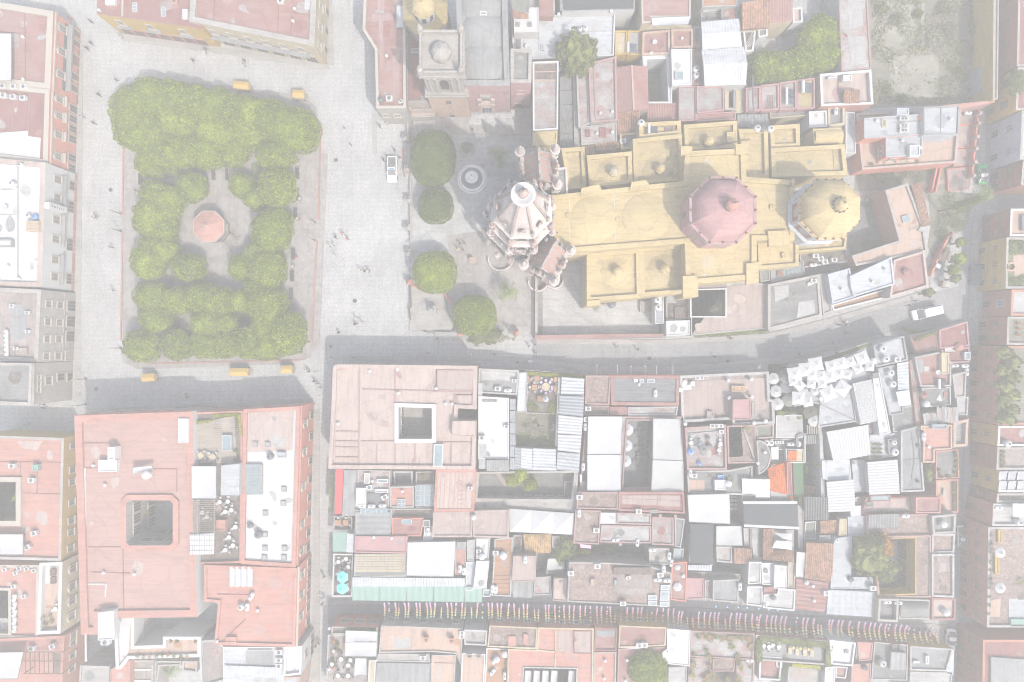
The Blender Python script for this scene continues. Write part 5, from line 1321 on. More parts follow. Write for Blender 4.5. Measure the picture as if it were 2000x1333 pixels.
for k,(x,y,r,m) in enumerate([(1748,40,1.6,'leafo'),(1790,30,1.2,'leafo'),(1850,60,2.0,'leafo'),(1880,100,2.2,'leafo'),(1860,130,1.8,'leafo'),(1720,20,1.6,'leafo'),(1905,60,1.8,'leafo'),(1840,20,1.7,'leafo'),(1875,150,1.7,'leafd'),(1760,195,1.2,'leafd'),(1730,180,1.3,'leafo')]):
 plant(x,y,.05,r,1.5,'olive scrub bush growing on the vacant lot',m,n=220,pot=False,name='bush',size=.4,cat='bush',group='bushes on the vacant lot')
b=Bld('lot_wall','long ochre wall with pale coping and blue-grey lean-to along the vacant lot','the ochre lot wall',(1945,90),'wall')
b.block([(1941,-60),(1952,-60),(1949,194),(1939,196)],6,'ochre','stonew',.25,.25,'stonew')
b.block([(1922,20),(1936,20),(1936,110),(1920,110)],3.2,'whitew','bluew',0);b.block([(1916,128),(1935,126),(1934,192),(1918,192)],3,'whitew','bluew',0)
b=Bld('pink_boundary_wall','sloping pink boundary wall between vacant lot and the red villa','the pink boundary wall',(1890,203),'wall')
b.block([(1832,207),(1944,196),(1944,200),(1880,212),(1832,213)],5,'pink','salmon',0)
# ------------------------------------------------------------------ parish church with yellow roofs
b=Bld('parish_church','large parish church with yellow flat roofs, pink octagonal dome and gothic pink towers','the yellow church roofs',(1300,430),'church')
b.block([(1075,382),(1335,354),(1338,296),(1456,290),(1458,346),(1545,352),(1552,348),(1552,470),(1478,470),(1478,545),(1340,556),(1338,476),(1085,496)],13,'yel','yel',.5,.9,'yel')
nr=b.roofo
b.seams([(1112,384,1112,488),(1200,372,1202,486)],'bluew',.12,.05)
for x,y in((1160,430),(1262,424)):
 c=P(x,y,12.5);a=Acc();a.lathe((c.x,c.y,12.51),[(4.3,0),(3.6,.25),(2.2,.5),(.8,.62),(.1,.65)],24);a.obj('vault','yel',nr,True)
b.zr=12.5
for x,y in((1207,428),(1303,422),(1508,404),(1110,420)):hut(b,rect(x-4,y-3,x+5,y+4),.4,'yel','yeld','roof_hatch',.05)
for q in([(1136,368),(1170,360),(1176,372),(1134,382)],[(1234,356),(1262,352),(1272,366),(1230,372)],[(1330,286),(1352,286),(1352,302),(1330,304)],[(1437,282),(1464,280),(1464,300),(1437,302)],[(1500,452),(1540,450),(1542,480),(1502,482)],[(1458,515),(1482,512),(1482,552),(1458,556)],[(1334,540),(1362,538),(1364,580),(1334,582)]):
 hut(b,q,.8,'yel','yel','buttress_head',.02)
def chapel(pts,h,lan=None,roof='yeld'):
 b.block(pts,h,'yel',roof,.7,.75,'yel',wn='chapel_wall',rn='chapel_roof')
 if lan:
  c=P(lan[0],lan[1],h+1);a=Acc();zr=h-.7
  a.lathe((c.x,c.y,zr),[(3.0,0),(2.0,.35),(.9,.6)],8);a.obj('chapel_vault',roof,b.roofo)
  a=Acc();a.prism(octo(c.x,c.y,.82),zr+.5,zr+1.7);l=a.obj('lantern','stonew',b.root)
  a=Acc();a.lathe((c.x,c.y,zr+1.7),[(1.0,0),(.95,.12),(.6,.6),(.1,.85)],8,rot=math.pi/8);a.obj('lantern_dome',lan[2],l)
chapel([(1146,304),(1234,296),(1236,358),(1152,366)],10.2,(1199,335,'cream'))
chapel([(1236,272),(1332,262),(1336,352),(1238,362)],9.6,(1290,330,'yel'))
chapel([(1096,290),(1142,287),(1146,368),(1110,370)],9.0)
chapel([(1248,240),(1330,236),(1331,262),(1249,272)],8.6);solar(1277,253,b,1.57);hut(b,rect(1298,244,1315,256),.2,'mottd','mottd','roof_hatch',.02);tank(1253,239,b)
b.block([(1210,262),(1246,258),(1246,290),(1214,292)],6.2,'yel','conc',.6,.4,wn='yard_wall',rn='yard_roof');hut(b,rect(1234,272,1250,285),.8,'whitew','whitew','plant_box');ac(1217,276,b,.2)
chapel([(1336,244),(1440,236),(1440,288),(1338,294)],9.2,(1385,276,'yel'));a=Acc();a.beam(P(1398,285,9.4),P(1464,272,9.4),.2,.2);a.obj('loose_beam','woodd',b.root);hut(b,rect(1420,258,1440,278),.9,'yel','yel','stair_house')
chapel([(1442,252),(1500,252),(1502,348),(1460,350)],9.0);tank(1481,250,b);tank(1507,251,b);tank(1491,251,b,'steel',col='grey')
chapel([(1504,246),(1562,242),(1563,288),(1506,290)],8.8);b.patch([(1530,269),(1535,269),(1535,274),(1530,274)],'lgrey')
chapel([(1506,290),(1650,282),(1656,342),(1508,346)],9.6);b.seams([(1627,286,1630,340)],'yeld');b.patch([(1578,313),(1586,313),(1586,321),(1578,321)],'lgrey')
b.block([(1588,252),(1644,250),(1646,280),(1590,282)],8.4,'yel','yeld',.15,.25,'yel',wn='sacristy_wall',rn='sacristy_roof')
a=Acc();c=[P(1590,254,8.2),P(1643,251,8.2),P(1645,279,8.2),P(1591,282,8.2)];q=[]
for i in range(9):
 t=i/8;zz=.75*math.sin(t*math.pi);q+=[c[0]*(1-t)+c[3]*t+Vector((0,0,zz)),c[1]*(1-t)+c[2]*t+Vector((0,0,zz))]
mesh('barrel_vault',q,[(2*i,2*i+2,2*i+3,2*i+1) for i in range(8)],'yel',b.root,smooth=True)
b.block([(1085,488),(1144,484),(1150,496),(1086,500)],11.6,'yel','white',.1,.2,wn='link_wall',rn='link_roof')
chapel([(1146,496),(1250,486),(1252,582),(1146,590)],10,(1206,530,'yel'),'yel');chapel([(1250,484),(1346,476),(1350,572),(1252,580)],10,(1299,525,'yel'))
b.block([(1480,472),(1560,466),(1560,520),(1482,526)],9,'yel','yel',.5,.6,wn='chapel_wall',rn='chapel_roof');hut(b,rect(1528,495,1536,504),.6,'yel','yel')
b.block([(1146,588),(1172,586),(1172,596),(1146,598)],10.3,'yel','yel',0,wn='buttress',rn='buttress_top');b.block([(1338,540),(1364,538),(1364,580),(1338,582)],10.4,'yel','yel',0,wn='buttress',rn='buttress_top')
b.wins(0,[(.5,5,.8,1.6)]) if False else None
dz=19.0;c=P2(1411,412,dz);cx,cyy=c
a=Acc();a.prism(octo(cx,cyy,5.9),10,dz-1.2);dr=a.obj('dome_drum','pink',b.root)
a=Acc();a.lathe((cx,cyy,dz-1.2),[(5.9,0),(6.0,.25),(5.75,.3),(5.75,.7)],8,rot=math.pi/8);a.obj('drum_cornice','stonew',dr)
for k in range(8):
 an=math.pi/4*k;R8=5.9*math.cos(math.pi/8)+.02;d=Vector((math.cos(an),math.sin(an),0));s_=Vector((-d.y,d.x,0));ct=Vector((cx,cyy,0))
 V=[ct+d*R8+s_*x+Vector((0,0,z)) for x,z in[(-.6,14),(.6,14)]+[(.6*math.cos(i*math.pi/6),15.8+.6*math.sin(i*math.pi/6)) for i in range(7)]];mesh('window',V,[tuple(range(len(V)))],'glass',dr)
prof=[(5.95,-.5),(5.95,.15),(5.6,.25),(5.45,.5)]+[(5.3*math.cos(t),.5+3.4*math.sin(t)) for t in[i*.16 for i in range(1,9)]]
prof=[p for p in prof if p[0]>1.15]+[(1.1,3.85)]
a=Acc();a.lathe((cx,cyy,dz),prof,8,rot=math.pi/8);dm=a.obj('dome','pink',b.root)
a=Acc();p8=octo(cx,cyy,5.85)
for i in range(8):a.beam((p8[i].x,p8[i].y,dz+.22),(p8[(i+1)%8].x,p8[(i+1)%8].y,dz+.22),.45,.3)
a.obj('dome_parapet','pfac',dm)
for i in range(8):
 for f_ in(0,.5):
  p=p8[i].lerp(p8[(i+1)%8],f_);a=Acc();a.lathe((p.x,p.y,dz+.3),[(.2,0),(.22,.15),(.08,.3),(.16,.5),(.02,.75)],6);a.obj('finial','facdull',dm)
a=Acc();a.prism(octo(cx,cyy,.9),dz+3.7,dz+5.0);ln=a.obj('dome_lantern','stonew',dm)
for k in range(8):
 an=math.pi/4*k;a=Acc();a.box((cx+.86*math.cos(an),cyy+.86*math.sin(an),dz+4.4),(.1,.4,.8),an);a.obj('lantern_window','dark',ln)
a=Acc();a.lathe((cx,cyy,dz+5.0),[(1.15,0),(1.15,.15),(.9,.8),(.3,1.2),(.12,1.4),(.1,1.9)],8,rot=math.pi/8);a.obj('lantern_dome','salmon',ln)
a=Acc();a.beam((cx,cyy,dz+6.8),(cx,cyy,dz+7.8),.1,.1);a.beam((cx-.3,cyy,dz+7.5),(cx+.3,cyy,dz+7.5),.1,.1);a.obj('cross','iron',ln)
az=17.0;c=P2(1618,410,az);cx,cyy=c;rr=5.35
a=Acc();a.prism(octo(cx,cyy,rr),0,az-4.2);a.lathe((cx,cyy,az-4.2),[(rr+.35,0),(rr+.35,.3),(rr-.2,.5),(rr-.2,3.9),(rr+.3,4.0),(rr+.3,4.2)],8,rot=math.pi/8);dr=a.obj('apse_drum','bluew',b.root)
for k in range(8):
 an=math.pi/4*k;R8=(rr-.2)*math.cos(math.pi/8)+.03;d=Vector((math.cos(an),math.sin(an),0));s_=Vector((-d.y,d.x,0));ct=Vector((cx,cyy,0))
 V=[ct+d*R8+s_*x+Vector((0,0,z)) for x,z in((-1.5,az-3.4),(1.5,az-3.4),(1.5,az-.5),(-1.5,az-.5))];mesh('drum_panel',V,[(0,1,2,3)],'facdull',dr)
 V=[ct+d*(R8+.03)+s_*(.9*math.cos(t))+Vector((0,0,az-1.95+1.1*math.sin(t))) for t in[i*math.pi/6 for i in range(12)]];mesh('drum_roundel',V,[tuple(range(12))],'stonew',dr)
prof=[(rr+.2,0),(rr+.2,.35),(rr-.1,.45)]+[((rr-.1)*math.cos(t),.45+3.6*math.sin(t)) for t in[i*.16 for i in range(1,9)]]+[(.9,4.02)]
prof=[p for p in prof if p[0]>=.9]
a=Acc();a.lathe((cx,cyy,az),prof,8,rot=math.pi/8);dm=a.obj('apse_dome','yel',b.root)
p8=octo(cx,cyy,rr+.1)
for i in range(8):
 for f_ in(0,.33,.66):
  p=p8[i].lerp(p8[(i+1)%8],f_);a=Acc();a.lathe((p.x,p.y,az+.35),[(.16,0),(.2,.15),(.07,.3),(.12,.45),(.02,.65)],6);a.obj('finial','facdull',dm)
a=Acc();a.lathe((cx,cyy,az+3.95),[(.95,0),(.9,.5),(1.15,.6),(1.1,.9),(.8,1.6),(.2,1.95),(.1,2.6)],12);ln=a.obj('dome_lantern','yel',dm)
a=Acc()
for k in range(12):
 t=2*math.pi*k/12;a.lathe((cx+1.25*math.cos(t),cyy+1.25*math.sin(t),az+4.0),[(.12,0),(.14,.4),(.03,.7)],5)
a.obj('lantern_baluster','iron',ln)
b.block([(1553,470),(1655,462),(1652,486),(1556,494)],8,'yel','yeld',.5,.4,wn='apse_wall',rn='apse_roof')
# ------------------------------------------------------------------ gothic front tower and turrets (parts of the church)
def pinnacle(x,y,z0,r,h1,h2,mat='canteral',n=8,name='pinnacle'):
 a=Acc();a.lathe((x,y,z0),[(r,0),(r,h1*.12),(r*.86,h1*.16),(r*.86,h1*.86),(r*1.12,h1*.92),(r*1.12,h1),(r*.80,h1+.05),(r*.5,h1+h2*.42),(r*.24,h1+h2*.8),(r*.3,h1+h2*.86),(.03,h1+h2)],n,rot=.2)
 o=a.obj(name,mat,b.root)
 for k in range(n):
  if k%2:continue
  t=.2+2*math.pi*(k+.5)/n;q=r*.86*math.cos(math.pi/n)+.02
  d=Vector((math.cos(t),math.sin(t),0));s_=Vector((-d.y,d.x,0));ct=Vector((x,y,z0))
  V=[ct+d*q+s_*u+Vector((0,0,v)) for u,v in((-.18*r,h1*.3),(.18*r,h1*.3),(.18*r,h1*.66),(0,h1*.78),(-.18*r,h1*.66))]
  mesh('niche',V,[(0,1,2,3,4)],'dark',o)
 return o
def arch_on(ct,d,off,z,wd,ht,par,mat='dark',name='arch',fr='canteral'):
 s_=Vector((-d.y,d.x,0));o=ct+d*off
 prof=[(-wd/2,0),(wd/2,0),(wd/2,ht*.55),(wd*.32,ht*.82),(0,ht),(-wd*.32,ht*.82),(-wd/2,ht*.55)]
 V=[o+d*.02+s_*u+Vector((0,0,z+v)) for u,v in prof]
 f=mesh(name,V,[tuple(range(7))],mat,par)
 a=Acc()
 for(u0,v0),(u1,v1) in zip(prof[2:],prof[3:]):a.beam(o+d*.1+s_*u0*1.08+Vector((0,0,z+v0*1.04)),o+d*.1+s_*u1*1.08+Vector((0,0,z+v1*1.04)),.2,.25)
 a.beam(o+d*.1+s_*wd*.54+Vector((0,0,z)),o+d*.1+s_*wd*.54+Vector((0,0,z+ht*.55)),.22,.22);a.beam(o+d*.1-s_*wd*.54+Vector((0,0,z)),o+d*.1-s_*wd*.54+Vector((0,0,z+ht*.55)),.22,.22)
 a.obj('arch_moulding',fr,f)
tw=Vector((*P2(1016,457,0),0));TX,TY=tw.x,tw.y
a=Acc();a.prism(octo(TX,TY,5.7),0,11.5);t1=a.obj('tower_base','cantera',b.root)
a=Acc();a.lathe((TX,TY,11.5),[(6.0,0),(6.1,.35),(5.6,.5),(5.6,.9)],8,rot=math.pi/8);a.obj('tower_cornice','canteral',t1)
a=Acc();a.prism(octo(TX,TY,5.2),12,18.2);t2=a.obj('tower_gallery','cantera',b.root)
a=Acc();a.lathe((TX,TY,18.2),[(5.5,0),(5.6,.3),(5.1,.5),(5.1,1.0)],8,rot=math.pi/8);a.obj('tower_cornice','canteral',t2)
a=Acc();a.prism(octo(TX,TY,4.6),18.8,24);t3=a.obj('tower_belfry','canteral',b.root)
for k in range(8):
 an=math.pi/4*k;d=Vector((math.cos(an),math.sin(an),0));cs=math.cos(math.pi/8)
 arch_on(tw,d,5.7*cs,1.0,2.4,7.5,t1);arch_on(tw,d,5.2*cs,12.8,1.9,4.4,t2);arch_on(tw,d,4.6*cs,19.6,1.7,3.8,t3,fr='cantera')
a=Acc();a.lathe((TX,TY,24),[(4.9,0),(5.0,.3),(4.5,.5),(4.2,1.4),(2.8,6.0),(1.4,11.0),(1.35,11.1)],8,rot=math.pi/8);sp=a.obj('spire','canteral',b.root)
a=Acc()
for p,q in zip(octo(TX,TY,4.5),octo(TX,TY,1.4)):a.beam((p.x,p.y,24.7),(q.x,q.y,35.1),.35,.35)
a.obj('spire_rib','canterad',sp)
for k in range(8):
 an=math.pi/4*k;d=Vector((math.cos(an),math.sin(an),0))
 arch_on(tw,d,3.85,26.0,.8,1.9,sp,fr='cantera',name='dormer')
a=Acc();a.lathe((TX,TY,35.0),[(1.35,0),(1.75,.4),(1.8,.8),(1.6,.82),(1.5,.82),(.8,.45)],16);a.obj('crown_gallery','white',sp)
a=Acc();a.lathe((TX,TY,35.4),[(.65,0),(.65,1.4),(.8,1.5),(.45,2.1),(.12,2.4),(.08,3.2)],8);a.obj('spire_lantern','canterad',sp)
a=Acc();a.beam((TX,TY,38.4),(TX,TY,40),.12,.12);a.beam((TX-.4,TY,39.4),(TX+.4,TY,39.4),.12,.12);a.obj('cross','iron',sp)
for r,z0,pr,h1,h2,n,mt in((5.75,11.9,.62,3.6,3.4,8,'canteral'),(5.25,18.7,.5,3.2,3.0,8,'cantera'),(4.45,24.4,.34,1.8,1.8,8,'stonew')):
 for p in octo(TX,TY,r,n):pinnacle(p.x,p.y,z0,pr,h1,h2,mt)
for i,p in enumerate(octo(TX,TY,6.7,16,.1)):pinnacle(p.x,p.y,6+2*(i%2),.5,3.0,2.6,('stonew','canteral','cantera')[i%3])
for i,p in enumerate(octo(TX,TY,5.5,16,.1)):pinnacle(p.x,p.y,14.2,.3,1.8,1.8,('stonew','cantera')[i%2])
for px_,py_,h in((972,470,15),(976,418,15),(1052,478,13),(1062,452,14),(1040,420,15),(1060,424,13),(990,490,14),(1030,498,13)):
 c=P2(px_,py_,0);a=Acc();a.prism(octo(c.x,c.y,1.15),0,h*.62);a.lathe((c.x,c.y,h*.62),[(1.35,0),(1.35,.35),(1.0,.5)],8,rot=math.pi/8);a.obj('pier','cantera',b.root);pinnacle(c.x,c.y,h*.62+.4,.95,h*.24,h*.24,'canteral' if px_%4 else 'cantera')
for sx,sy,h,rot in((1046,368,14,.06),(1062,520,12.5,-.5)):
 c=P2(sx,sy,0);ct=Vector((c.x,c.y,0))
 q=octo(c.x,c.y,4.0,4,math.pi/4+rot);a=Acc();a.prism(q,0,h);t=a.obj('side_tower','cantera',b.root)
 q2=octo(c.x,c.y,4.3,4,math.pi/4+rot);a=Acc();a.prism(q2,h,h+.4,0,True);a.obj('tower_cornice','canteral',t)
 q3=octo(c.x,c.y,3.4,4,math.pi/4+rot)
 m01,m23=(q3[0]+q3[1])/2,(q3[2]+q3[3])/2
 V=[(p.x,p.y,h+.4) for p in q3]+[(m01.x,m01.y,h+4.2),(m23.x,m23.y,h+4.2)]
 mesh('tower_roof',V,[(0,1,4),(1,2,5,4),(2,3,5),(3,0,4,5)],'salmonl',t)
 a=Acc()
 for u in(0,.25,.5,.75,1):
  r0=m01.lerp(m23,u);e0,e1=q3[1].lerp(q3[2],u),q3[0].lerp(q3[3],u)
  for e in(e0,e1):a.beam((r0.x,r0.y,h+4.25),(e.x,e.y,h+.5),.22,.16)
 a.beam((m01.x,m01.y,h+4.35),(m23.x,m23.y,h+4.35),.3,.3)
 a.obj('roof_rib','stonew',t)
 for u in(0,.5,1):r0=m01.lerp(m23,u);pinnacle(r0.x,r0.y,h+4.2,.28,.8,1.4,'stonew')
 for u in(.33,.66):
  for k_,l_ in((0,1),(1,2),(2,3),(3,0)):r0=q2[k_].lerp(q2[l_],u);pinnacle(r0.x,r0.y,h-.5,.42,1.6,1.8,('stonew','canteral')[k_%2])
 for p in q2:pinnacle(p.x,p.y,h-2,.85,3.6,3.2,'canteral')
 for k in range(4):
  an=rot+k*math.pi/2;d=Vector((math.cos(an),math.sin(an),0));arch_on(ct,d,2.83,3,2.0,6.5,t);pinnacle(*(ct+d*3.1).xy,h,.5,2.0,2.2,'cantera')
b.block([(1076,330),(1108,326),(1110,384),(1078,386)],12,'canteral','conc',.4,.4,'canteral',wn='front_wall',rn='front_roof')
b.block([(1072,500),(1092,498),(1094,546),(1078,550)],10.5,'canteral','stonew',.5,.4,'canteral',wn='front_wall',rn='front_roof')
for cx_,cy_,r in((978,505,2.4),(1051,550,1.9),(1083,547,1.7),(1040,522,1.5),(1036,330,1.7),(1040,345,1.6)):
 c=P(cx_,cy_,1);a=Acc()
 for k in range(10):
  t0,t1=-math.pi*1.02+math.pi*1.04*k/10,-math.pi*1.02+math.pi*1.04*(k+1)/10
  a.beam((c.x+r*math.cos(t0),c.y+r*math.sin(t0),.75),(c.x+r*math.cos(t1),c.y+r*math.sin(t1),.75),.3,1.5)
 a.obj('forecourt_railing','canteral',b.root)
# ------------------------------------------------------------------ atrium in front of the church
raised('atrium_terrace',[(801,276),(1038,272),(1044,648),(1000,650),(900,650),(862,560),(801,540)],-.05,.6,'paving',side='stonew')
flat('atrium_paving',[(870,460),(1040,440),(1040,640),(980,640),(900,570)],.606,'flag')
raised('statue_terrace',[(798,545),(862,562),(884,640),(880,648),(800,648)],-.05,.5,'kerb')
for i in range(4):raised('step',[(800-2*i-2,470),(800-2*i,470),(800-2*i,545),(800-2*i-2,545)],-.05,.5-.12*i,'paving')
kerbline([(797,225),(797,275)],0,.35,1.0,'kerb','low_wall');kerbline([(786,290),(790,345)],.0,.22,.4,'kerbred')
kerbline([(802,350),(803,465)],.6,.35,.5,'stonew','low_wall')
for k,(x,y) in enumerate([(794,272),(797,332),(799,392),(797,446),(800,495)]):
 c=P(x,y,1);a=Acc();a.box((c.x,c.y,.9),(.9,1.0,1.8));a.box((c.x,c.y,1.86),(1.2,1.3,.16));a.lathe((c.x,c.y,1.94),[(.35,0),(.42,.3),(.1,.7)],8)
 o=a.obj('gate_pillar','stonew');tag(o,'pale stone gate pillar along the left edge of the church forecourt','pillar','forecourt gate pillars',True)
for k,(x,y) in enumerate([(799,551),(899,651),(950,650),(1008,650)]):
 root=thing('red_pillar','red pillar with pyramid cap on the church forecourt wall','pillar',P(x,y,0),'red forecourt pillars',True)
 c=P(x,y,2.2);a=Acc();a.box((c.x,c.y,1.1),(.95,.95,2.2));a.obj('shaft','redfac',root)
 a=Acc();a.lathe((c.x,c.y,2.2),[(.78,0),(.78,.15),(.05,.75)],4,rot=math.pi/4);a.obj('cap','salmon',root)
kerbline([(801,556),(803,600),(799,602),(802,626)],.5,.12,.7,'iron','railing');kerbline([(900,649),(850,648),(848,652),(828,648)],.5,.12,.6,'iron','railing')
kerbline([(805,558),(818,565)],.5,.3,.6,'redfac','low_wall');kerbline([(868,575),(884,594)],.5,.3,.8,'redfac','low_wall')
c=P(846,606,1);root=thing('statue_monument','dark bronze statue on stepped round plinth in the forecourt corner','statue',(c.x,c.y,.5))
a=Acc();a.lathe((c.x-.6,c.y-.8,.49),[(3.0,0),(3.0,.18),(2.5,.19),(2.5,.36)],24);a.obj('round_step','kerb',root)
a=Acc();a.box((c.x,c.y,1.5),(1.3,1.3,1.6));a.box((c.x,c.y,2.4),(1.5,1.5,.2));a.obj('pedestal','stonew',root)
a=Acc();a.lathe((c.x,c.y,2.5),[(.36,0),(.30,.5),(.22,.95),(.30,1.35),(.24,1.55),(.09,1.6),(.13,1.72),(.13,1.86),(.04,1.96)],10);a.beam((c.x-.28,c.y,3.8),(c.x-.45,c.y-.25,3.2),.13,.13);a.beam((c.x+.28,c.y,3.8),(c.x+.6,c.y-.2,4.0),.13,.13);a.obj('figure','copper',root)
c=P(922,350,.8);root=thing('fountain','round stone fountain with concentric basins left of the church','fountain',(c.x,c.y,.6))
a=Acc();a.lathe((c.x,c.y,.6),[(2.85,0),(2.85,.2),(2.5,.2)],32,cap=False);a.lathe((c.x,c.y,.6),[(2.45,.2),(2.45,.8),(2.1,.8),(2.1,.3)],32,cap=False);a.obj('basin','marble',root)
a=Acc();a.lathe((c.x,c.y,.6),[(2.1,.0),(2.1,.55)],32);a.obj('water','water',root)
a=Acc();a.lathe((c.x,c.y,.9),[(.9,0),(.6,.5),(.3,.9),(1.2,1.3),(1.25,1.45),(.3,1.40),(.22,2.2),(.6,2.5),(.62,2.6),(.15,2.6),(.1,3.2),(.02,3.4)],16);a.obj('tiered_column','marble',root)
for x,y,rx,ry,zt,l in((844,306,46,56,7.2,'large dark clipped tree at the top of the church forecourt'),(850,401,35,36,6.4,'small round clipped tree left of the fountain'),(848,531,44,43,7.2,'round clipped tree above the statue corner'),(926,616,45,41,7.2,'round clipped tree by the red forecourt pillars')):
 tree(x,y,rx,ry,zt,l,'leafd' if y<450 else 'leaf',rz=3.0,auto=False,lump=.03,freq=.5,dens=40,size=.32,flat=.84,name='clipped_tree')
tree(942,656,36,18,4.2,'loose green tree spilling over the forecourt wall','leafo',auto=False,lump=.3,size=.42,rz=1.6);tree(978,652,28,16,3.8,'thin brownish tree at the forecourt steps','dry',auto=False,lump=.35,dens=12,rz=1.4)
palm(974,302,7,2.0,'tall palm beside the fountain in front of the church',16,lean=(.3,-.7));palm(990,570,6,2.0,'short palm on the lower church forecourt',20)
plant(912,291,.6,1.35,1.4,'round olive shrub in a circular bed above the fountain','leafo',pot=False,name='shrub',cat='shrub',n=400)
a=Acc();c=P(912,292,.6);a.lathe((c.x,c.y,.6),[(1.6,0),(1.6,.25),(1.35,.25),(1.35,.02)],20,cap=False);struct(a.obj('bed_edging','kerb'))
c=P(922,508,1.4);root=thing('stone_pedestal','small square stone pedestal standing alone on the forecourt','pedestal',(c.x,c.y,.6));a=Acc();a.box((c.x,c.y,.75),(1.1,1.1,.3));a.obj('base','cantera',root);a=Acc();a.box((c.x,c.y,1.4),(.7,.7,1.0));a.obj('block','cantera',root);a=Acc();a.box((c.x,c.y,1.95),(.9,.9,.12));a.obj('cap','peach',root)
flat('church_yard',[(1044,488),(1146,492),(1300,560),(1300,660),(1050,664)],.05,'conc');flat('church_yard',[(1060,510),(1140,505),(1290,580),(1286,652),(1060,658)],.056,'yard')
b=Bld('yard_wall','long low red-topped wall round the pale church yard','the red yard wall',(1180,658),'wall')
b.block([(1045,655),(1298,652),(1298,658),(1050,664)],3,'salmon','red',0);b.block([(1045,540),(1050,540),(1050,664),(1045,664)],2.2,'redfac','stonew',0)
b=Bld('yard_shed','narrow white shed with two tanks against the south chapel','the narrow white shed',(1286,610))
b.block([(1278,580),(1296,579),(1297,632),(1280,633)],4,'white','bluew',.15,.15);tank(1285,586,b);tank(1286,600,b);b.patch(rect(1282,608,1295,630),'metal')
hutb=Surf(.06,'the pale church yard')
plant(1164,601,.06,.9,1.3,'dark olive shrub in the pale church yard','leafo',pot=False,name='shrub',cat='shrub');plant(1178,592,.06,.6,.9,'small dry shrub against the yellow chapel wall','leafo',pot=False,name='shrub',cat='shrub')
tank(1196,594,hutb,'steel',.8,1.0,False,'grey','covered')
c=P(1261,599,1);root=thing('timber_stack','stack of boards and bricks in the pale church yard','timber stack',(c.x,c.y,0))
for i in range(6):
 a=Acc();a.box((c.x-.9+.42*i,c.y,.45),(.36,2.0,.8-.05*i));a.obj('board_pile','cantera' if i>2 else 'stonew',root)
# ------------------------------------------------------------------ right of the church
b=Bld('red_villa','villa with stepped blue-grey roofs, peach terraces and red walls below the vacant lot','the blue-grey villa roofs',(1775,270))
b.block([(1672,222),(1836,212),(1878,208),(1868,318),(1684,332)],4.6,'redfac','peach',.6,.4,'palep')
zt=b.zr
for i in range(5):plant(1700+22*i,322-1.5*i,zt,.4,.7,'potted plant along the peach terrace of the villa','leafo')
b.block([(1688,231),(1752,226),(1804,223),(1804,262),(1802,264),(1688,271)],7.6,'redfac','slate',.2,.25,'slate')
b.seams([(1744,240,1800,236),(1722,230,1722,250),(1804,216,1802,262)],'lgrey');hut(b,rect(1722,233,1732,248),.25,'cream','moss','roof_hatch',.03);hut(b,rect(1797,224,1807,236),.5,'orange','orange','orange_tarp',.03)
for x,y in((1764,231),(1771,231),(1764,245),(1771,245),(1764,254),(1771,254)):ac(x,y,b,0,.8)
vent(1713,236,b);vent(1812,236,b)
b.block([(1752,211),(1775,211),(1776,224),(1752,226)],7.9,'facgrey','slate',.15,.2)
b.block([(1804,209),(1875,206),(1872,263),(1804,264)],8.6,'facgrey','slate',.25,.25,'lgrey');vent(1858,232,b);b.seams([(1838,210,1837,262)],'lgrey')
b.block([(1730,268),(1803,264),(1802,304),(1730,308)],7.2,'redfac','slate',.25,.25,'slate');vent(1763,275,b);hut(b,rect(1777,284,1797,306),1.0,'plastic','slate','stair_house');vent(1797,289,b)
b.wins(3,[(.3,5.2,.6,1.2),(.6,5.2,.6,1.2)]);b.wins(2,[(.3,4.8,1,1.6),(.7,4.8,1,1.6)])
b.band(2,4.6,4.7,.6,'peach',name='awning')
b=Bld('villa_forecourt','scalloped pink wall enclosing tiled villa forecourts along the right street','the scalloped forecourt wall',(1900,280),'wall')
b.block([(1870,218),(1910,214),(1906,242),(1868,244)],1.0,'redfac','rose',.1,.15);b.block([(1862,246),(1906,243),(1902,288),(1862,290)],.6,'redfac','palepd',.1,.15);b.block([(1862,292),(1902,290),(1898,322),(1862,326)],.6,'redfac','palepd',.1,.15);b.block([(1850,330),(1898,326),(1894,368),(1852,374)],.7,'redfac','palepd',.1,.15)
ys=[206,222,242,268,292,318,344]
for i in range(6):
 a=Acc();pr=None
 for k in range(9):
  t=k/8;q=P(1914-.095*(ys[i]+(ys[i+1]-ys[i])*t-206)-4*math.sin(t*math.pi),ys[i]+(ys[i+1]-ys[i])*t,2.2-.7*math.sin(t*math.pi));q.z=1.1-.35*math.sin(t*math.pi)
  if pr:a.beam(pr,q,.3,2.1)
  pr=q
 a.obj('scallop','redfac',b.root);a=Acc();a.box((pr.x,pr.y,1.35),(.55,.55,2.7));a.obj('pier','palep',b.root)
gas(1890,221,Surf(.95,'the villa forecourt'),0)
flat('villa_garden',[(1672,334),(1860,322),(1860,372),(1700,386),(1668,372)],.05,'earth');flat('villa_garden_path',[(1670,375),(1730,372),(1850,350),(1850,358),(1730,384),(1670,388)],.06,'palepd')
for k,(x,y) in enumerate([(1713,347),(1724,355),(1737,351),(1742,341),(1730,340),(1719,338)]):plant(x,y,.06,.55,.8,'yellow round shrub in the villa garden','leafy',pot=False,name='shrub',cat='shrub',group='yellow shrubs')
for k,(x,y,r) in enumerate([(1765,340,1.2),(1795,345,1.4),(1815,335,1.2),(1680,345,1.0),(1705,338,.9),(1755,352,.9)]):plant(x,y,.06,r,1.1,'green shrub in the villa garden','leafd',pot=False,name='shrub',cat='shrub',n=200)
for x in(1826,1834):kerbline([(x,330),(x-10,376)],.05,.3,1.4,'redfac','low_wall')
b=Bld('peach_long_house','peach L-shaped flat roof with blue skylight and clay-tiled side','the peach L-shaped roof',(1765,420))
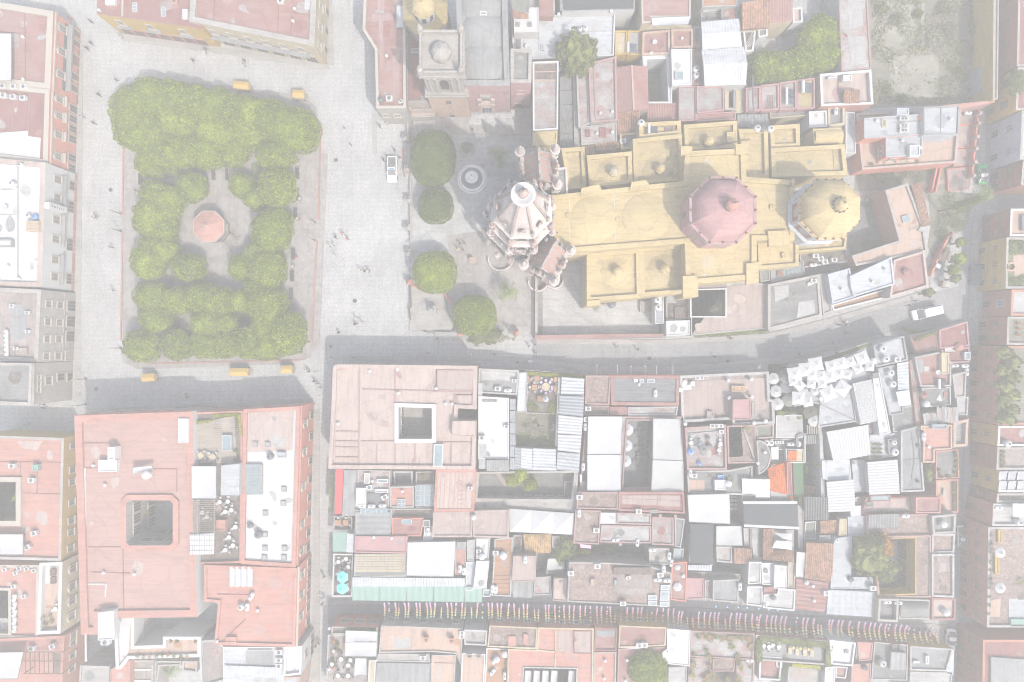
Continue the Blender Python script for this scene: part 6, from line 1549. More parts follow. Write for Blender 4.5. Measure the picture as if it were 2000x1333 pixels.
b.block([(1729,372),(1773,358),(1804,442),(1800,448),(1806,450),(1812,492),(1672,520),(1664,500),(1756,470)],6,'salmon','peach',.4,.4,'stonew')
b.skylight([(1762,424),(1775,420),(1778,432),(1765,436)],1,1);b.seams([(1776,450,1800,443)],'stonew',.3,.2)
b.tiles([(1780,362),(1800,356),(1818,440),(1802,444)],(6.2,5.4,5.4,6.2),'tile',.3,.55);b.block([(1781,364),(1799,358),(1816,438),(1803,441)],5.0,'cream','tile',0)
b=Bld('red_corner_house','corner house with plain red roof and two blue-grey roof slabs above the curved street','the plain red roof with central vent',(1720,540))
b.block([(1746,508),(1806,490),(1814,560),(1738,582)],6.6,'whitew','red',.45,.4,'palep');c=P(1770,531,b.zr+.5);a=Acc();a.lathe((c.x,c.y,b.zr),[(.55,0),(.5,.6),(.7,.7),(.1,1.0)],8);a.obj('roof_vent','redd',b.root)
b.block([(1660,540),(1742,502),(1748,556),(1668,580),(1662,562)],7,'facgrey','bluew',.25,.3,'facgrey');vent(1730,526,b);vent(1705,550,b)
b.block([(1617,536),(1660,524),(1672,580),(1626,594)],6.6,'facgrey','bluew',.25,.3,'facgrey');vent(1645,565,b)
b.block([(1624,596),(1738,562),(1740,580),(1628,608)],4,'whitew','terra',.5,.3,'white');b.wins(2,[(.2,1,1,1.8),(.5,.3,1.2,2.2),(.8,1,1,1.8)])
flat('garden_yard',[(1655,400),(1720,390),(1760,470),(1662,500),(1652,470)],.05,'conc');flat('garden_yard',[(1660,470),(1760,440),(1762,468),(1666,496)],.06,'earth')
for k,(x,y,r) in enumerate([(1696,395,1.6),(1715,400,1.4),(1725,425,1.6),(1730,450,1.4),(1690,480,1.3),(1710,478,1.2)]):plant(x,y,.06,r,1.4,'green shrub in the walled yard behind the apse','leafd',pot=False,name='shrub',cat='shrub',n=240)
flat('corner_garden',[(1812,372),(1900,378),(1890,440),(1850,470),(1826,520),(1812,480),(1818,440)],.06,'earth')
for k,(x,y,r,m) in enumerate([(1850,395,2.0,'leafd'),(1862,415,2.0,'leafo'),(1845,430,2.0,'leafd'),(1870,440,1.6,'leafo'),(1838,458,1.5,'leafo'),(1880,405,1.6,'leafd'),(1835,490,1.1,'leafo'),(1845,470,1.2,'leafd')]):plant(x,y,.06,r,1.8,'dark shrub in the steep corner garden',m,pot=False,name='shrub',cat='shrub',n=300,size=.3)
c=P(1832,394,1);tree(1905,392,9,9,14,'tall thin dark cypress leaning outward in the corner garden','leafd',rz=6,auto=False,lump=.1,dens=30,size=.3,limbs=2,name='cypress')
palm(1928,374,6,1.7,'shaggy palm overhanging the green taxi on the right street',22)
kerbline([(1850,462),(1830,500),(1814,540)],.1,.35,1.6,'redfac','retaining_wall');kerbline([(1858,455),(1848,470)],.1,.35,1.6,'redfac','retaining_wall')
flat('corner_pavement',[(1860,455),(1880,460),(1872,560),(1815,572),(1816,540),(1846,480)],.09,'paving')
for k,(x,y,r) in enumerate([(1879,473,10),(1876,508,14),(1866,528,12),(1868,545,10),(1815,572,9)]):tree(x,y,r,r*.95,4.0,'small yellow-green street tree on the corner pavement','leafo' if k>2 else 'leaf',group='corner street trees',lump=.3,dens=22,rz=1.2,name='street_tree',limbs=3)
for k,(x,y,w_,h_,m,t) in enumerate([(1846,500,10,24,'woodd','dark roofed vendor stall on the corner pavement'),(1832,520,10,8,'canvasw','white topped vendor stall on the corner pavement'),(1852,555,9,12,'canvas','pale canvas vendor stall by the corner trees')]):
 c=P(x,y,2.2);root=thing('vendor_stall',t,'stall',(c.x,c.y,.1));a=Acc();a.box((c.x,c.y,2.25),(w_*.1,h_*.1,.12),-.45);a.obj('roof',m,root);a=Acc();a.box((c.x,c.y,.55),(w_*.075,h_*.08,.9),-.45);a.obj('counter','clt',root)
 for sx in(-.42,.42):
  for sy in(-.45,.45):
   q=Vector((sx*w_*.1,sy*h_*.1));q.rotate(__import__('mathutils').Matrix.Rotation(-.45,2));a=Acc();a.beam((c.x+q.x,c.y+q.y,.1),(c.x+q.x,c.y+q.y,2.2),.06,.06);a.obj('post','iron',root)
# ------------------------------------------------------------------ strip between church and curved street
b=Bld('planted_court','brown-walled service court with planted pit beside the south chapel','the planted pit court',(1380,600))
b.block([(1348,552),(1458,548),(1498,556),(1500,642),(1350,656)],4.2,'whitew','palepd',.15,.2,'whitew',holes=[[(1350,568),(1416,566),(1416,618),(1350,618)]],hpar=(.4,.25,'white'),inner='moss');flat('courtyard_floor',[(1346,560),(1422,560),(1422,624),(1346,624)],2.6,'earth')
for k,(x,y,r) in enumerate([(1362,585,1.3),(1378,592,1.4),(1395,580,1.3),(1388,606,1.1),(1405,598,1.1),(1362,606,1.1),(1400,566,.8)]):plant(x,y,2.5,r,1.6,'leafy shrub in the planted pit beside the chapel','leafd' if k%2 else 'leafo',pot=False,name='shrub',cat='shrub',n=220)
a=Acc()
for i in range(16):a.beam(P(1365+3.2*i,552,4.9),P(1366+3.2*i,561,4.6),.1,.12)
a.obj('pergola','steel',b.root);b.slab([(1416,549),(1458,545),(1455,556),(1420,560)],5.2,.1,'canvasw','awning')
hedge([(1355,655),(1420,652),(1500,645)],.1,.9,.9,'green creeper along the foot of the planted court wall','leafo')
b=Bld('service_yard','small dark service yard with white roof and dark tree stain','the white stained roof',(1320,630))
b.block([(1301,580),(1346,578),(1346,624),(1302,626)],3.2,'whitew','mottd',.3,.2,'whitew');hut(b,rect(1318,600,1338,622),.6,'mottd','mottd');hut(b,rect(1303,579,1320,592),.5,'whitew','whitew')
b.block([(1301,627),(1347,626),(1347,655),(1302,657)],4.2,'white','white',.2,.2);b.patch([(1308,636),(1318,632),(1324,640),(1318,650),(1309,648)],'lgrey')
b=Bld('ruined_roof','crumbling pale grey roof without windows above the curved street','the crumbling grey roof',(1555,590))
b.block([(1500,556),(1600,536),(1606,618),(1500,646)],5.4,'stonew','conc',.3,.5,'stonew');b.patch([(1512,560),(1540,556),(1540,580),(1514,590)],'whitew');b.patch([(1560,590),(1590,586),(1592,612),(1556,622)],'whitew')
b.block([(1600,536),(1615,534),(1626,608),(1608,616)],5,'stonew','stonew',.3,.25);gas(1583,553,b,.4);ac(1590,549,b)
b.block([(1505,524),(1570,510),(1572,536),(1506,552)],4,'stonew','metal',.2,.2);b.skylight([(1522,525),(1566,516),(1566,530),(1522,541)],6,2,'glassl','lgrey',.2);hut(b,rect(1518,530,1530,540),.4,'tile','tile')
b.block([(1562,492),(1654,486),(1656,512),(1564,524)],4,'stonew','mottd',.3,.25);b.zr=3.7;ac(1594,500,b);ac(1604,506,b,.3);ac(1630,508,b);ac(1612,512,b,.2);gas(1588,518,b,.1)
b.block([(1484,528),(1503,524),(1504,548),(1486,552)],5,'stonew','conc',.2,.2)
# ------------------------------------------------------------------ right edge street front
RE=[(-60,130,1990,'facdull','dull brick-red facade at the top right edge','the dull brick-red facade'),(132,215,1988,'ochre','ochre house with shaded tree at the right edge','the ochre house by the tree'),(217,312,1996,'facgrey','blue-grey house front with grilled windows at the right edge','the blue-grey house front'),(314,362,1998,'facdull','dark red corner house with barred window at the right edge','the dark red corner house'),]
for y0,y1,x,wm,lb,rf in RE:
 b=Bld('street_house',lb,rf,(1990,(y0+y1)//2));s=(y0+y1)/2
 b.block([(x,y0),(2100,y0),(2100,y1),(x-4,y1)],8,wm,'redd' if wm!='facgrey' else 'metalw',.5,.4,'stonew')
 n=max(2,int((y1-y0)/32));b.wins(3,[((i+.5)/n,4.4,1.2,1.7) for i in range(n)],fr='facgrey' if wm=='facgrey' else 'facdull');b.wins(3,[((i+.5)/n,.2,1.3,2.4) for i in range(n)],pane='dark',name='door',sill=False,fr=wm)
tree(1990,160,16,26,8.5,'dark green tree beside the ochre house at the right edge','leafo',auto=False)
RE2=[(408,462,1972,'facdull','white-edged terrace','white','peach','brick-red corner house with white-edged terrace at the right edge','the white-edged terrace'),(464,564,1964,'ochre','','stonew','grass','ochre-yellow house with green roof garden at the right edge','the roof garden house'),(566,617,1974,'facpink','','facpink','whitew','pink house with blank white roof at the right edge','the blank white roof'),(619,674,1966,'facpink','','stonew','earth','pink house with balustraded planted terrace at the right edge','the balustraded terrace'),(676,830,1948,'facpink','','facpink','earth','long pink wall topped by dense green planting at the right edge','the long planted wall'),(832,872,1948,'ochre','','white','red','ochre house with small red roof and tank at the right edge','the small red roof with tank'),(874,918,1946,'facdull','','stonew','rose','dark red house with dusty terrace at the right edge','the dusty terrace'),(920,962,1950,'yfac','','white','redd','yellow house with solar panels at the right edge','the solar panel house'),(964,982,1946,'facdull','','stonew','mott','narrow dark red house with brick terrace at the right edge','the narrow brick terrace'),(984,1028,1938,'facpink','','whitew','whitew','pink house with cluttered pale terrace at the right edge','the cluttered pale terrace'),(1030,1226,1928,'facpink','','whitew','mott','long pink corner building with brick roof terrace and white parasols','the brick roof terrace'),(1250,1390,1918,'facdull','','facpink','redd','dull red corner building with pale roof slab in the lower right corner','the lower right corner building'),]
for y0,y1,x,wm,_,pm,rm,lb,rf in RE2:
 b=Bld('street_house',lb,rf,(1980,(y0+y1)//2))
 b.block([(x+2,y0),(2110,y0),(2110,y1),(x,y1)],7.6,wm,rm,.5,.4,pm)
 n=max(1,int((y1-y0)/26));b.wins(3,[((i+.5)/n,4.2,1.1,1.7) for i in range(n)],fr=wm if y0!=566 else 'facgrey');b.wins(3,[((i+.5)/n,.2,1.2,2.3) for i in range(n)],pane='dark',name='door',sill=False,fr=wm)
 BY[rf]=b
b=BY['the white-edged terrace'];hut(b,[(1996,420),(2020,420),(2020,450),(1996,450)],.6,'steel','glass')
b=BY['the roof garden house'];b.patch([(1978,500),(2000,495),(2010,530),(1982,540)],'peach')
for k,(x,y) in enumerate([(1974,474),(1988,474),(1998,480),(1972,548),(1986,552),(1998,545),(1976,490),(1994,490)]):plant(x,y,b.zr,1.0,.9,'green bush on the roof garden at the right edge','leafd',pot=False,name='bush',cat='bush',n=180)
c=P(1972,522,b.zr);a=Acc();a.lathe((c.x,c.y,b.zr),[(.9,0),(.9,.5),(.6,.5),(.6,.1)],14,cap=False);o=a.obj('round_planter','peach',None);tag(o,'round peach-coloured basin on the roof garden at the right edge','basin')
b=BY['the balustraded terrace']
for y in(632,643,654):plant(1986,y,b.zr,.4,.7,'dark potted bush on the balustraded terrace','leafr')
b=BY['the long planted wall']
for k in range(9):tree(1966+16*(k%2),690+16*k,17,14,9.4,'dense green bush on top of the long planted wall','leafo',group='bushes on the long planted wall',name='bush_tree',rz=1.1,lump=.3)
b=BY['the small red roof with tank'];tank(1972,868,b)
b=BY['the dusty terrace']
for k in range(4):plant(1956,882+9*k,b.zr,.5,.7,'shrub in a row on the dusty terrace','leafo')
b=BY['the solar panel house']
for k in range(3):
 for j in range(2):
  c=P(1958+18*k,930+19*j,b.zr+.5);root=thing('solar_module_frame','blue-grey framed solar panel on the solar panel house','solar panel',(c.x,c.y,b.zr),'solar panels',True)
  a=Acc();V=[(c.x-.65,c.y+.8,b.zr+.7),(c.x+.65,c.y+.8,b.zr+.7),(c.x+.65,c.y-.8,b.zr+.35),(c.x-.65,c.y-.8,b.zr+.35)];a.add(V,[(3,2,1,0)]);a.obj('module','slate',root)
  a=Acc()
  for i in range(4):a.beam(V[i],V[(i+1)%4],.08,.08);a.beam(V[i],(V[i][0],V[i][1],b.zr),.05,.05)
  a.obj('frame','metalw',root)
b=BY['the cluttered pale terrace'];gas(1950,992,b,0);tank(1994,1022,b);b.slab(rect(1978,984,2030,1010),b.zr+2.2,.08,'metalw','awning')
b=BY['the brick roof terrace']
for x,y in((1954,1080),(1954,1149)):parasol(x,y,b.zr,'w','white parasol on the brick roof terrace at the right edge',n=8,r=1.0,mat='canvasw',hgt=2.2)
for k in range(10):plant(1932-.6*k,1044+17*k,b.zr,.45,.6,'potted plant along the brick roof terrace edge','leafo')
b.patch([(1936,1172),(1955,1170),(1952,1205),(1932,1205)],'peach');b.patch([(1970,1170),(2010,1168),(2010,1225),(1970,1222)],'slate');hut(b,rect(1944,1084,1952,1122),.5,'ochre','ochre','bench_bed');hut(b,rect(1950,1035,1958,1060),.5,'ochre','ochre','bench_bed');hut(b,rect(1975,1210,2010,1224),.5,'teal','teal')
plant(1990,1135,b.zr,1.0,1.2,'green shrub on the right side of the brick roof terrace','leaf',pot=False,name='shrub',cat='shrub')
b=BY['the lower right corner building'];hut(b,[(1936,1284),(2020,1290),(2020,1345),(1936,1345)],.5,'lgrey','lgrey')
# ------------------------------------------------------------------ corner block left of the right street
b=Bld('red_corner_roofs','red sheet roofs of the corner house below the white van','the red corner roofs',(1840,670))
b.block([(1778,658),(1832,646),(1834,682),(1790,690)],4,'whitew','red',0);b.ribs([(1777,660),(1832,648),(1834,684),(1790,692)],[4.1,4.1,4.6,4.6],'red',.5,.05,'roof_sheet')
b.block([(1834,645),(1890,628),(1894,676),(1836,682)],4.8,'whitew','redd',.3,.3,'pink');c=P(1876,678,5.2);a=Acc();a.lathe((c.x,c.y,4.4),[(.9,0),(.8,.5),(.4,.9),(.05,1.0)],8);a.obj('roof_cupola','salmon',b.root)
b.block([(1838,684),(1894,678),(1894,708),(1856,710),(1840,690)],4,'whitew','redd',.35,.3,'pink');hut(b,rect(1846,678,1866,687),.6,'plastic','metalw');hut(b,rect(1884,688,1896,703),.8,'white','glassl');gas(1864,715,b,0);gas(1884,715,b,0);gas(1888,727,b,1.57)
hedge([(1785,665),(1830,648)],4.2,.5,.5,'yellow-green creeper along the red corner roofs','leafo');hedge([(1760,640),(1790,650),(1880,628)],.1,.5,.6,'thin green creeper at the foot of the red corner house','leafo')
b=Bld('red_terrace_strip','red terrace with pale patches beside a narrow brick passage','the red patched terrace',(1825,725))
b.block([(1786,698),(1836,688),(1858,708),(1858,755),(1798,756)],6,'whitew','red',.4,.3,'stonew');b.patch(rect(1790,702,1803,728),'lgrey');b.patch(rect(1804,716,1814,726),'whitew');hut(b,[(1839,690),(1854,690),(1854,730),(1839,732)],.9,'cream','cream');dish(1832,728,b);solar(1842,750,b,1.57)
b.block([(1800,758),(1857,756),(1858,792),(1806,796)],5.6,'whitew','conc',.3,.25);tank(1812,790,b,hole=False);hut(b,rect(1844,766,1850,777),.2,'red','red','roof_hatch',.03);b.patch([(1828,782),(1836,770),(1840,784)],'white');parasol(1805,771,b.zr,'r','small red parasol on the concrete terrace',n=8,r=.7,mat='redd',hgt=1.8)
b.block([(1860,732),(1888,726),(1886,776),(1866,778)],5.8,'whitew','redw',.3,.25);b.block([(1868,778),(1892,776),(1890,812),(1872,810)],5.6,'whitew','whitew',.3,.25)
b=Bld('board_roof','loose roof of weathered grey and rusty sheets laid edge to edge','the loose sheet roof',(1840,810))
z=6.3
for i in range(13):
 x=1803+5.2*i;s=random.uniform(-2,2);o=b.ribs([(x,(808 if i<5 else 796)+s),(x+5,(807 if i<5 else 795)+s),(x+7,(832 if i<5 else 826)+s),(x+2,(833 if i<5 else 827)+s)],[z+.1*(i%2),z+.1*(i%2),z-.3,z-.3],('whitew','stonew','palepd','lgrey')[i%4],.25,.03,'roof_sheet')
b.block([(1806,808),(1872,798),(1872,824),(1808,830)],5.8,'whitew','mottd',0)
b=Bld('salmon_terrace_house','salmon flat roof house with grey yard framed by salmon balustrade','the salmon terrace roof',(1840,870))
b.block([(1804,832),(1860,830),(1860,878),(1826,880),(1826,904),(1803,904)],6.4,'salmon','salmon',.35,.3,'peach');gas(1804,853,b,1.57);hut(b,rect(1821,829,1850,838),1.0,'glassl','metal','roof_lantern');vent(1814,873,b);hut(b,rect(1799,832,1807,840),.5,'cream','cream')
b.block([(1862,826),(1892,818),(1890,872),(1862,874)],5.4,'salmon','lgrey',.8,.5,'peach');b.seams([(1866,830,1886,826),(1866,842,1886,840),(1866,854,1886,852)],'whitew',.1,.05)
b.block([(1828,881),(1872,878),(1874,934),(1828,936)],4.6,'salmon','conc',.3,.25)
for k,(x,y) in enumerate([(1864,884),(1866,893),(1866,903),(1866,913),(1864,924),(1850,930),(1836,930),(1832,918)]):plant(x,y,b.zr,.5,.8,'potted shrub round the grey yard of the salmon house','leafo')
tree(1813,925,10,20,5,'yellow-green tree in the narrow gap below the salmon roof','leafo',auto=False,rz=1.8,lump=.3)
b=Bld('terracotta_terrace','long terracotta terrace and red roof running to the right street','the long terracotta terrace',(1800,990))
b.block([(1692,972),(1788,972),(1788,1003),(1684,1004)],5,'salmon','palep',.4,.3,'red');hut(b,rect(1700,968,1740,980),.8,'red','glassl','roof_lantern');hut(b,rect(1690,981,1706,991),.4,'steel','steel')
for k in range(6):plant(1720+10*k,1000,b.zr,.5,.6,'dark plant along the lower edge of the terracotta terrace','leafd')
b.block([(1789,972),(1838,972),(1837,1003),(1789,1003)],6.4,'salmon','red',.2,.25,'salmon');b.block([(1828,938),(1872,936),(1872,1002),(1838,1003),(1838,972),(1828,970)],4.2,'salmon','peach',.4,.3,'salmon')
for k in range(8):plant(1862,944+7*k,b.zr,.5,.7,'shrub along the street side of the terracotta terrace','leafo')
a=Acc();c=P(1842,961,b.zr);a.box((c.x,c.y,b.zr+.4),(.5,1.2,.1));a.box((c.x,c.y,b.zr+.2),(.4,1.0,.3));o=a.obj('sun_lounger','whitew');tag(o,'white sun lounger on the terracotta terrace','lounger')
b=Bld('brick_paved_house','brick-paved roofs and yellow courtyard with big green and orange tree','the brick-paved courtyard house',(1780,1090))
b.block([(1692,1006),(1818,1004),(1820,1046),(1694,1050)],5.6,'facpink','mott',.25,.3,'pinkw');b.ribs([(1696,1006),(1755,1004),(1755,1030),(1696,1033)],[6.0,6.0,5.7,5.7],'lgrey',.5,.08);gas(1768,1008,b,0)
b.block([(1820,1008),(1868,1004),(1866,1042),(1822,1044)],6.4,'stonew','conc',.5,.4,'stonew');tank(1846,1026,b,hole=False);b.block([(1821,1044),(1866,1043),(1864,1080),(1820,1082)],6,'stonew','mott',.35,.35,'whitew');b.block([(1820,1083),(1864,1082),(1864,1168),(1820,1166)],6.4,'stonew','mott',.4,.35,'whitew')
b.patch([(1830,1088),(1850,1090),(1856,1115),(1832,1120)],'rose');b.block([(1820,1168),(1868,1170),(1866,1212),(1820,1212)],6,'facpink','palep',.4,.35,'red');tank(1851,1199,b,hole=False)
b.block([(1704,1048),(1819,1046),(1818,1168),(1716,1166)],6,'yfac','mott',.2,.3,'pinkw',holes=[[(1712,1054),(1788,1052),(1788,1160),(1716,1162)]],hpar=(.15,.2,'yfac'),inner='yfac')
b.court([(1712,1054),(1788,1052),(1788,1160),(1716,1162)],6);b.wins(1,[(t,.2,2.4,3.8) for t in(.15,.4,.65,.88)],fr='ochre',pane='dark',arch=True,name='arch',sill=False);b.wins(2,[(t,.2,2.2,3.6) for t in(.3,.6)],fr='ochre',pane='dark',arch=True,name='arch',sill=False)
flat('courtyard_floor',[(1710,1052),(1790,1052),(1790,1162),(1714,1162)],.06,'paving')
tree(1706,1085,38,40,9,'large dark olive tree in the yellow arched courtyard','leafo',auto=False,lump=.35,freq=.9,dens=18);tree(1736,1068,14,22,8.6,'orange-flowered crown in the yellow arched courtyard','leafr',auto=False,lump=.4,dens=12,rz=1.4,name='flowering_tree');tree(1732,1118,24,24,7,'pale green tree low in the yellow arched courtyard','leafo',auto=False,lump=.3)
b=Bld('barrel_roof_house','stone barrel-vaulted roof with white gas tanks above the lantern street','the stone barrel roof',(1790,1190))
b.block([(1757,1170),(1816,1172),(1815,1210),(1756,1210)],6.2,'stonew','conc',.2,.3,'stonew');q=[]
for i in range(9):
 t=i/8;zz=5.9+1.0*math.sin(t*math.pi);q+=[P(1759,1173+36*t,zz),P(1814,1173+36*t,zz)]
mesh('barrel_vault',q,[(2*i,2*i+2,2*i+3,2*i+1) for i in range(8)],'conc',b.root,smooth=True)
b.block([(1717,1170),(1756,1170),(1754,1216),(1714,1214)],6.8,'cream','conc',.9,.4,'stonew');gas(1733,1176,b,0);gas(1754,1178,b,0)
# ------------------------------------------------------------------ middle block, left part
b=Bld('pink_palace','large pale pink roof with ridged bays and white-framed square courtyard','the large pale pink roof',(790,810))
CY=[(778,796),(843,798),(843,858),(778,858)]
b.block([(660,712),(932,715),(930,800),(894,798),(893,822),(930,824),(928,918),(641,916),(648,780),(650,718),(654,714)],9,'palep','palep',.55,.7,'palep',holes=[CY],hpar=(.35,.75,'white'),inner='whitew')
b.seams([(702,722,700,912),(852,722,850,766),(772,722,771,790),(708,761,925,766),(656,843,700,844),(655,862,700,863),(655,873,700,875),(655,893,698,894),(705,862,771,862),(736,868,735,910),(772,866,771,912),(811,866,810,912),(850,864,928,865),(882,868,881,912),(887,722,888,765),(887,770,887,810),(771,790,852,789)],'pinkw',.22,.16)
hut(b,[(853,723),(926,723),(926,765),(853,764)],.5,'pinkw','palepd','raised_bay',.1);hut(b,[(884,823),(928,823),(928,854),(882,852)],1.8,'palep','palep','raised_room',.1);hut(b,[(847,868),(866,868),(864,912),(846,912)],.7,'white','glassl','roof_lantern',.1);hut(b,[(890,772),(928,772),(928,792),(892,792)],.3,'pinkw','palep','raised_bay',.1)
for x,y in((776,722),(778,768),(852,759),(870,789),(883,789),(722,725),(660,828)):vent(x,y,b)
b.patch([(660,716),(676,716),(676,720),(662,724)],'salmon');b.wins(0,[(t,4.6,1.1,1.9) for t in(.1,.25,.4,.55,.7,.85)]);flat('courtyard_floor',[(770,790),(850,790),(850,862),(770,862)],3.2,'stonew');flat('courtyard_floor',[(890,792),(932,792),(932,826),(890,826)],.06,'conc')
b.court(CY,9);b.wins(0,[(t,3.3,2.0,3.4) for t in(.2,.5,.8)],fr='white',pane='dark',arch=True,name='arch',sill=False);b.wins(3,[(t,3.3,2.0,3.4) for t in(.2,.5,.8)],fr='white',pane='dark',arch=True,name='arch',sill=False)
b=Bld('white_roof_hotel','bright white flat roof with grey sheet sides beside the planted restaurant court','the bright white flat roof',(960,820))
b.block([(935,720),(1014,724),(1010,772),(934,768)],6,'palep','lgrey',.3,.3,'whitew');b.patch([(940,724),(1006,728),(1004,745),(942,742)],'whitew');ac(1004,744,b,0,.8);ac(972,760,b);gas(992,763,b,0);hut(b,rect(934,748,942,785),.5,'bluew','bluew')
b.block([(934,774),(994,778),(994,898),(934,896)],6.4,'white','white',.15,.2,'white');hut(b,rect(943,782,971,786),.3,'lgrey','lgrey');hut(b,rect(935,868,950,916),.1,'slate','slate','roof_sheet',.02);ac(989,834,b,0,.8);ac(941,856,b)
b.block([(950,899),(994,899),(994,920),(950,920)],6.8,'whitew','lgrey',.05,.1);b.ribs([(950,899),(994,899),(994,920),(950,920)],[7.0,7.0,6.8,6.8],'lgrey',.4,.05)
for i in range(6):b.ribs([(996,780+23*i),(1007,780+23*i),(1007,801+23*i),(996,801+23*i)],[6.4,5.8,5.8,6.4],'metal',.35,.05,'roof_sheet')
b.block([(995,778),(1006,779),(1005,918),(995,917)],5.4,'whitew','metal',0)
b.block([(1014,728),(1030,728),(1026,806),(1009,806),(1011,770)],6,'whitew','bluew',.1,.15)
b=Bld('ribbed_roof_gallery','grey ribbed metal roofs wrapped round the right and bottom of the planted court','the grey ribbed gallery roofs',(1110,840))
b.block([(1097,736),(1142,740),(1131,922),(1088,918)],6,'whitew','metal',0);b.block([(1006,876),(1088,878),(1088,920),(1006,918)],5.6,'whitew','metal',0)
P5=[(1097,737,1141,740,1140,771,1096,770,'bluew'),(1093,773,1141,775,1139,814,1092,809,'metal'),(1091,811,1139,816,1136,850,1090,847,'metalw'),(1090,849,1136,851,1133,885,1089,880,'metalw'),(1089,883,1133,887,1130,921,1087,916,'slate')]
for x0,y0,x1,y1,x2,y2,x3,y3,m in P5:b.ribs([(x0,y0),(x0+(x3-x0),y3),(x2,y2),(x1,y1)],[6.4,6.4,6.8,6.8],m,.55,.06,'roof_sheet')
for i,(x0,x1) in enumerate(((1006,1018),(1018,1041),(1041,1087))):b.ribs([(x0,874+i),(x0,912+i*3),(x1-1,914+i*3),(x1-1,876+i)],[6.2,5.9,5.9,6.2],('metal','metalw','bluew')[i],.55,.06,'roof_sheet')
b.block([(1090,738),(1096,738),(1090,872),(1085,872)],5.8,'whitew','whitew',0)
flat('courtyard_floor',[(1008,800),(1096,800),(1096,885),(1008,885)],2.8,'earth');flat('lawn',[(1012,845),(1092,845),(1092,880),(1012,880)],2.82,'grass')
tree(1052,835,28,26,7,'bare pale-twigged tree in the shaded restaurant court','dry',auto=False,dens=7,lump=.5,size=.35)
b=Bld('restaurant_terrace','dark upstairs dining terrace with flower hedge along the middle street','the dark dining terrace',(1055,770))
b.block([(1022,722),(1142,732),(1096,738),(1094,810),(1027,808),(1030,728)],5,'palepd','mottd',.35,.2,'stonew');z=b.zr
b.slab([(1012,774),(1028,774),(1027,804),(1010,804)],z+1.2,.1,'slate','awning')
hedge([(1024,729),(1080,733),(1138,736)],z,.7,.6,'yellow-green flower hedge along the dining terrace front','leafy')
for x,y in((1029,741),(1049,739),(1087,742),(1044,757),(1087,760),(1022,766)):dining(x,y,z,'the dark dining terrace',4,.5,True,'terra','canvasw',0,'white')
dining(1066,756,z,'the centre of the dark dining terrace',8,.8,False,'cream','lanp',0,'mauve');parasol(1066,780,z,'b','pale blue parasol on the dark dining terrace',n=8,r=.55,mat='bluew',hgt=2.0);hut(b,rect(1050,774,1060,784),.9,'terra','terra','serving_station')
for k,(x,y) in enumerate([(1035,792),(1046,798),(1082,792),(1075,802),(1090,798)]):plant(x,y,z,1.0,1.2,'green foliage plant at the lower edge of the dining terrace','leaf',pot=False,name='foliage_plant',n=220)
b=Bld('brick_roof_house','brick-paved roofs with two long white canopies over a dark dining court','the twin white canopy house',(1230,860))
b.block([(1144,734),(1194,734),(1190,792),(1143,790)],5.2,'pinkw','mott',.3,.3,'pinkw');b.block([(1142,792),(1190,793),(1190,812),(1142,811)],5,'pinkw','mottd',.2,.2);ac(1149,799,b)
b.block([(1192,734),(1328,734),(1326,793),(1194,792)],5.4,'redfac','grey',.5,.6,'red');b.ribs([(1199,740),(1199,786),(1322,787),(1323,740)],5.1,'grey',.5,.015,'roof_sheet');hut(b,rect(1238,741,1246,747),.5,'plastic','white');hut(b,rect(1249,741,1258,748),.5,'bluew','glassl');hut(b,rect(1264,741,1279,748),.5,'bluew','glassl');vent(1248,751,b);gas(1280,769,b,1.57)
b.block([(1192,795),(1225,795),(1224,811),(1190,811)],4.9,'pinkw','red',0);b.block([(1226,796),(1325,794),(1322,812),(1226,812)],5.1,'whitew','redw',.3,.25,'whitew')
b.block([(1145,814),(1334,814),(1336,962),(1132,960)],5.4,'pinkw','redw',.2,.25,'pinkw',holes=[[(1226,822),(1275,822),(1270,952),(1217,952)]],hpar=(.3,.25,'pinkw'),inner='mottd')
b.slab([(1149,814),(1216,814),(1213,888),(1147,888)],6.4,.15,'canvasw','canopy');b.slab([(1147,889),(1213,889),(1212,961),(1147,959)],6.5,.15,'canvasw','canopy')
b.slab([(1276,818),(1327,819),(1334,900),(1275,898)],6.4,.15,'canvas','canopy');b.slab([(1275,899),(1334,901),(1335,964),(1272,962)],6.5,.15,'canvas','canopy')
gas(1143,834,b,1.57);gas(1139,912,b,1.57);ac(1146,820,b);solar(1142,934,b,1.57,.8)
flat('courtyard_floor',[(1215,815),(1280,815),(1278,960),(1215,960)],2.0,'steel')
for i,(x,y) in enumerate([(1226,840),(1224,871),(1222,901)]):parasol(x,y,2.0,'g','pale grey eight-sided parasol in the dark dining court',n=8,r=1.15,mat='bluew',hgt=2.6)
for x,y in((1252,874),(1255,887),(1266,886),(1246,902),(1250,845),(1262,920),(1268,862)):dining(x,y,2.0,'the dark dining court floor',4,.45,mat='iron',ch='canvasg',chw='grey')
for x,y in((1238,948),(1250,946),(1262,944)):plant(x,y,2.0,1.0,1.6,'yellow-green shrub at the lower end of the dark dining court','leafy',pot=False,name='shrub',cat='shrub')
b=Bld('brick_red_house','brick-paved and banded red roofs below the white canopies','the banded red roof',(1240,985))
b.block([(1128,962),(1208,962),(1207,996),(1126,994)],7,'pinkw','mott',.3,.25,'pinkw');ac(1132,972,b)
b.block([(1209,962),(1336,962),(1338,1004),(1208,998)],7.2,'redfac','redd',.3,.35,'red');b.patch([(1214,968),(1328,968),(1328,990),(1214,984)],'palepd');b.seams([(1214,974,1328,978),(1214,966,1328,968),(1284,970,1284,990),(1225,966,1225,976)],'redd',.1,.06);hut(b,rect(1270,996,1285,1003),.4,'lgrey','glassl','roof_hatch');ac(1248,1000,b)
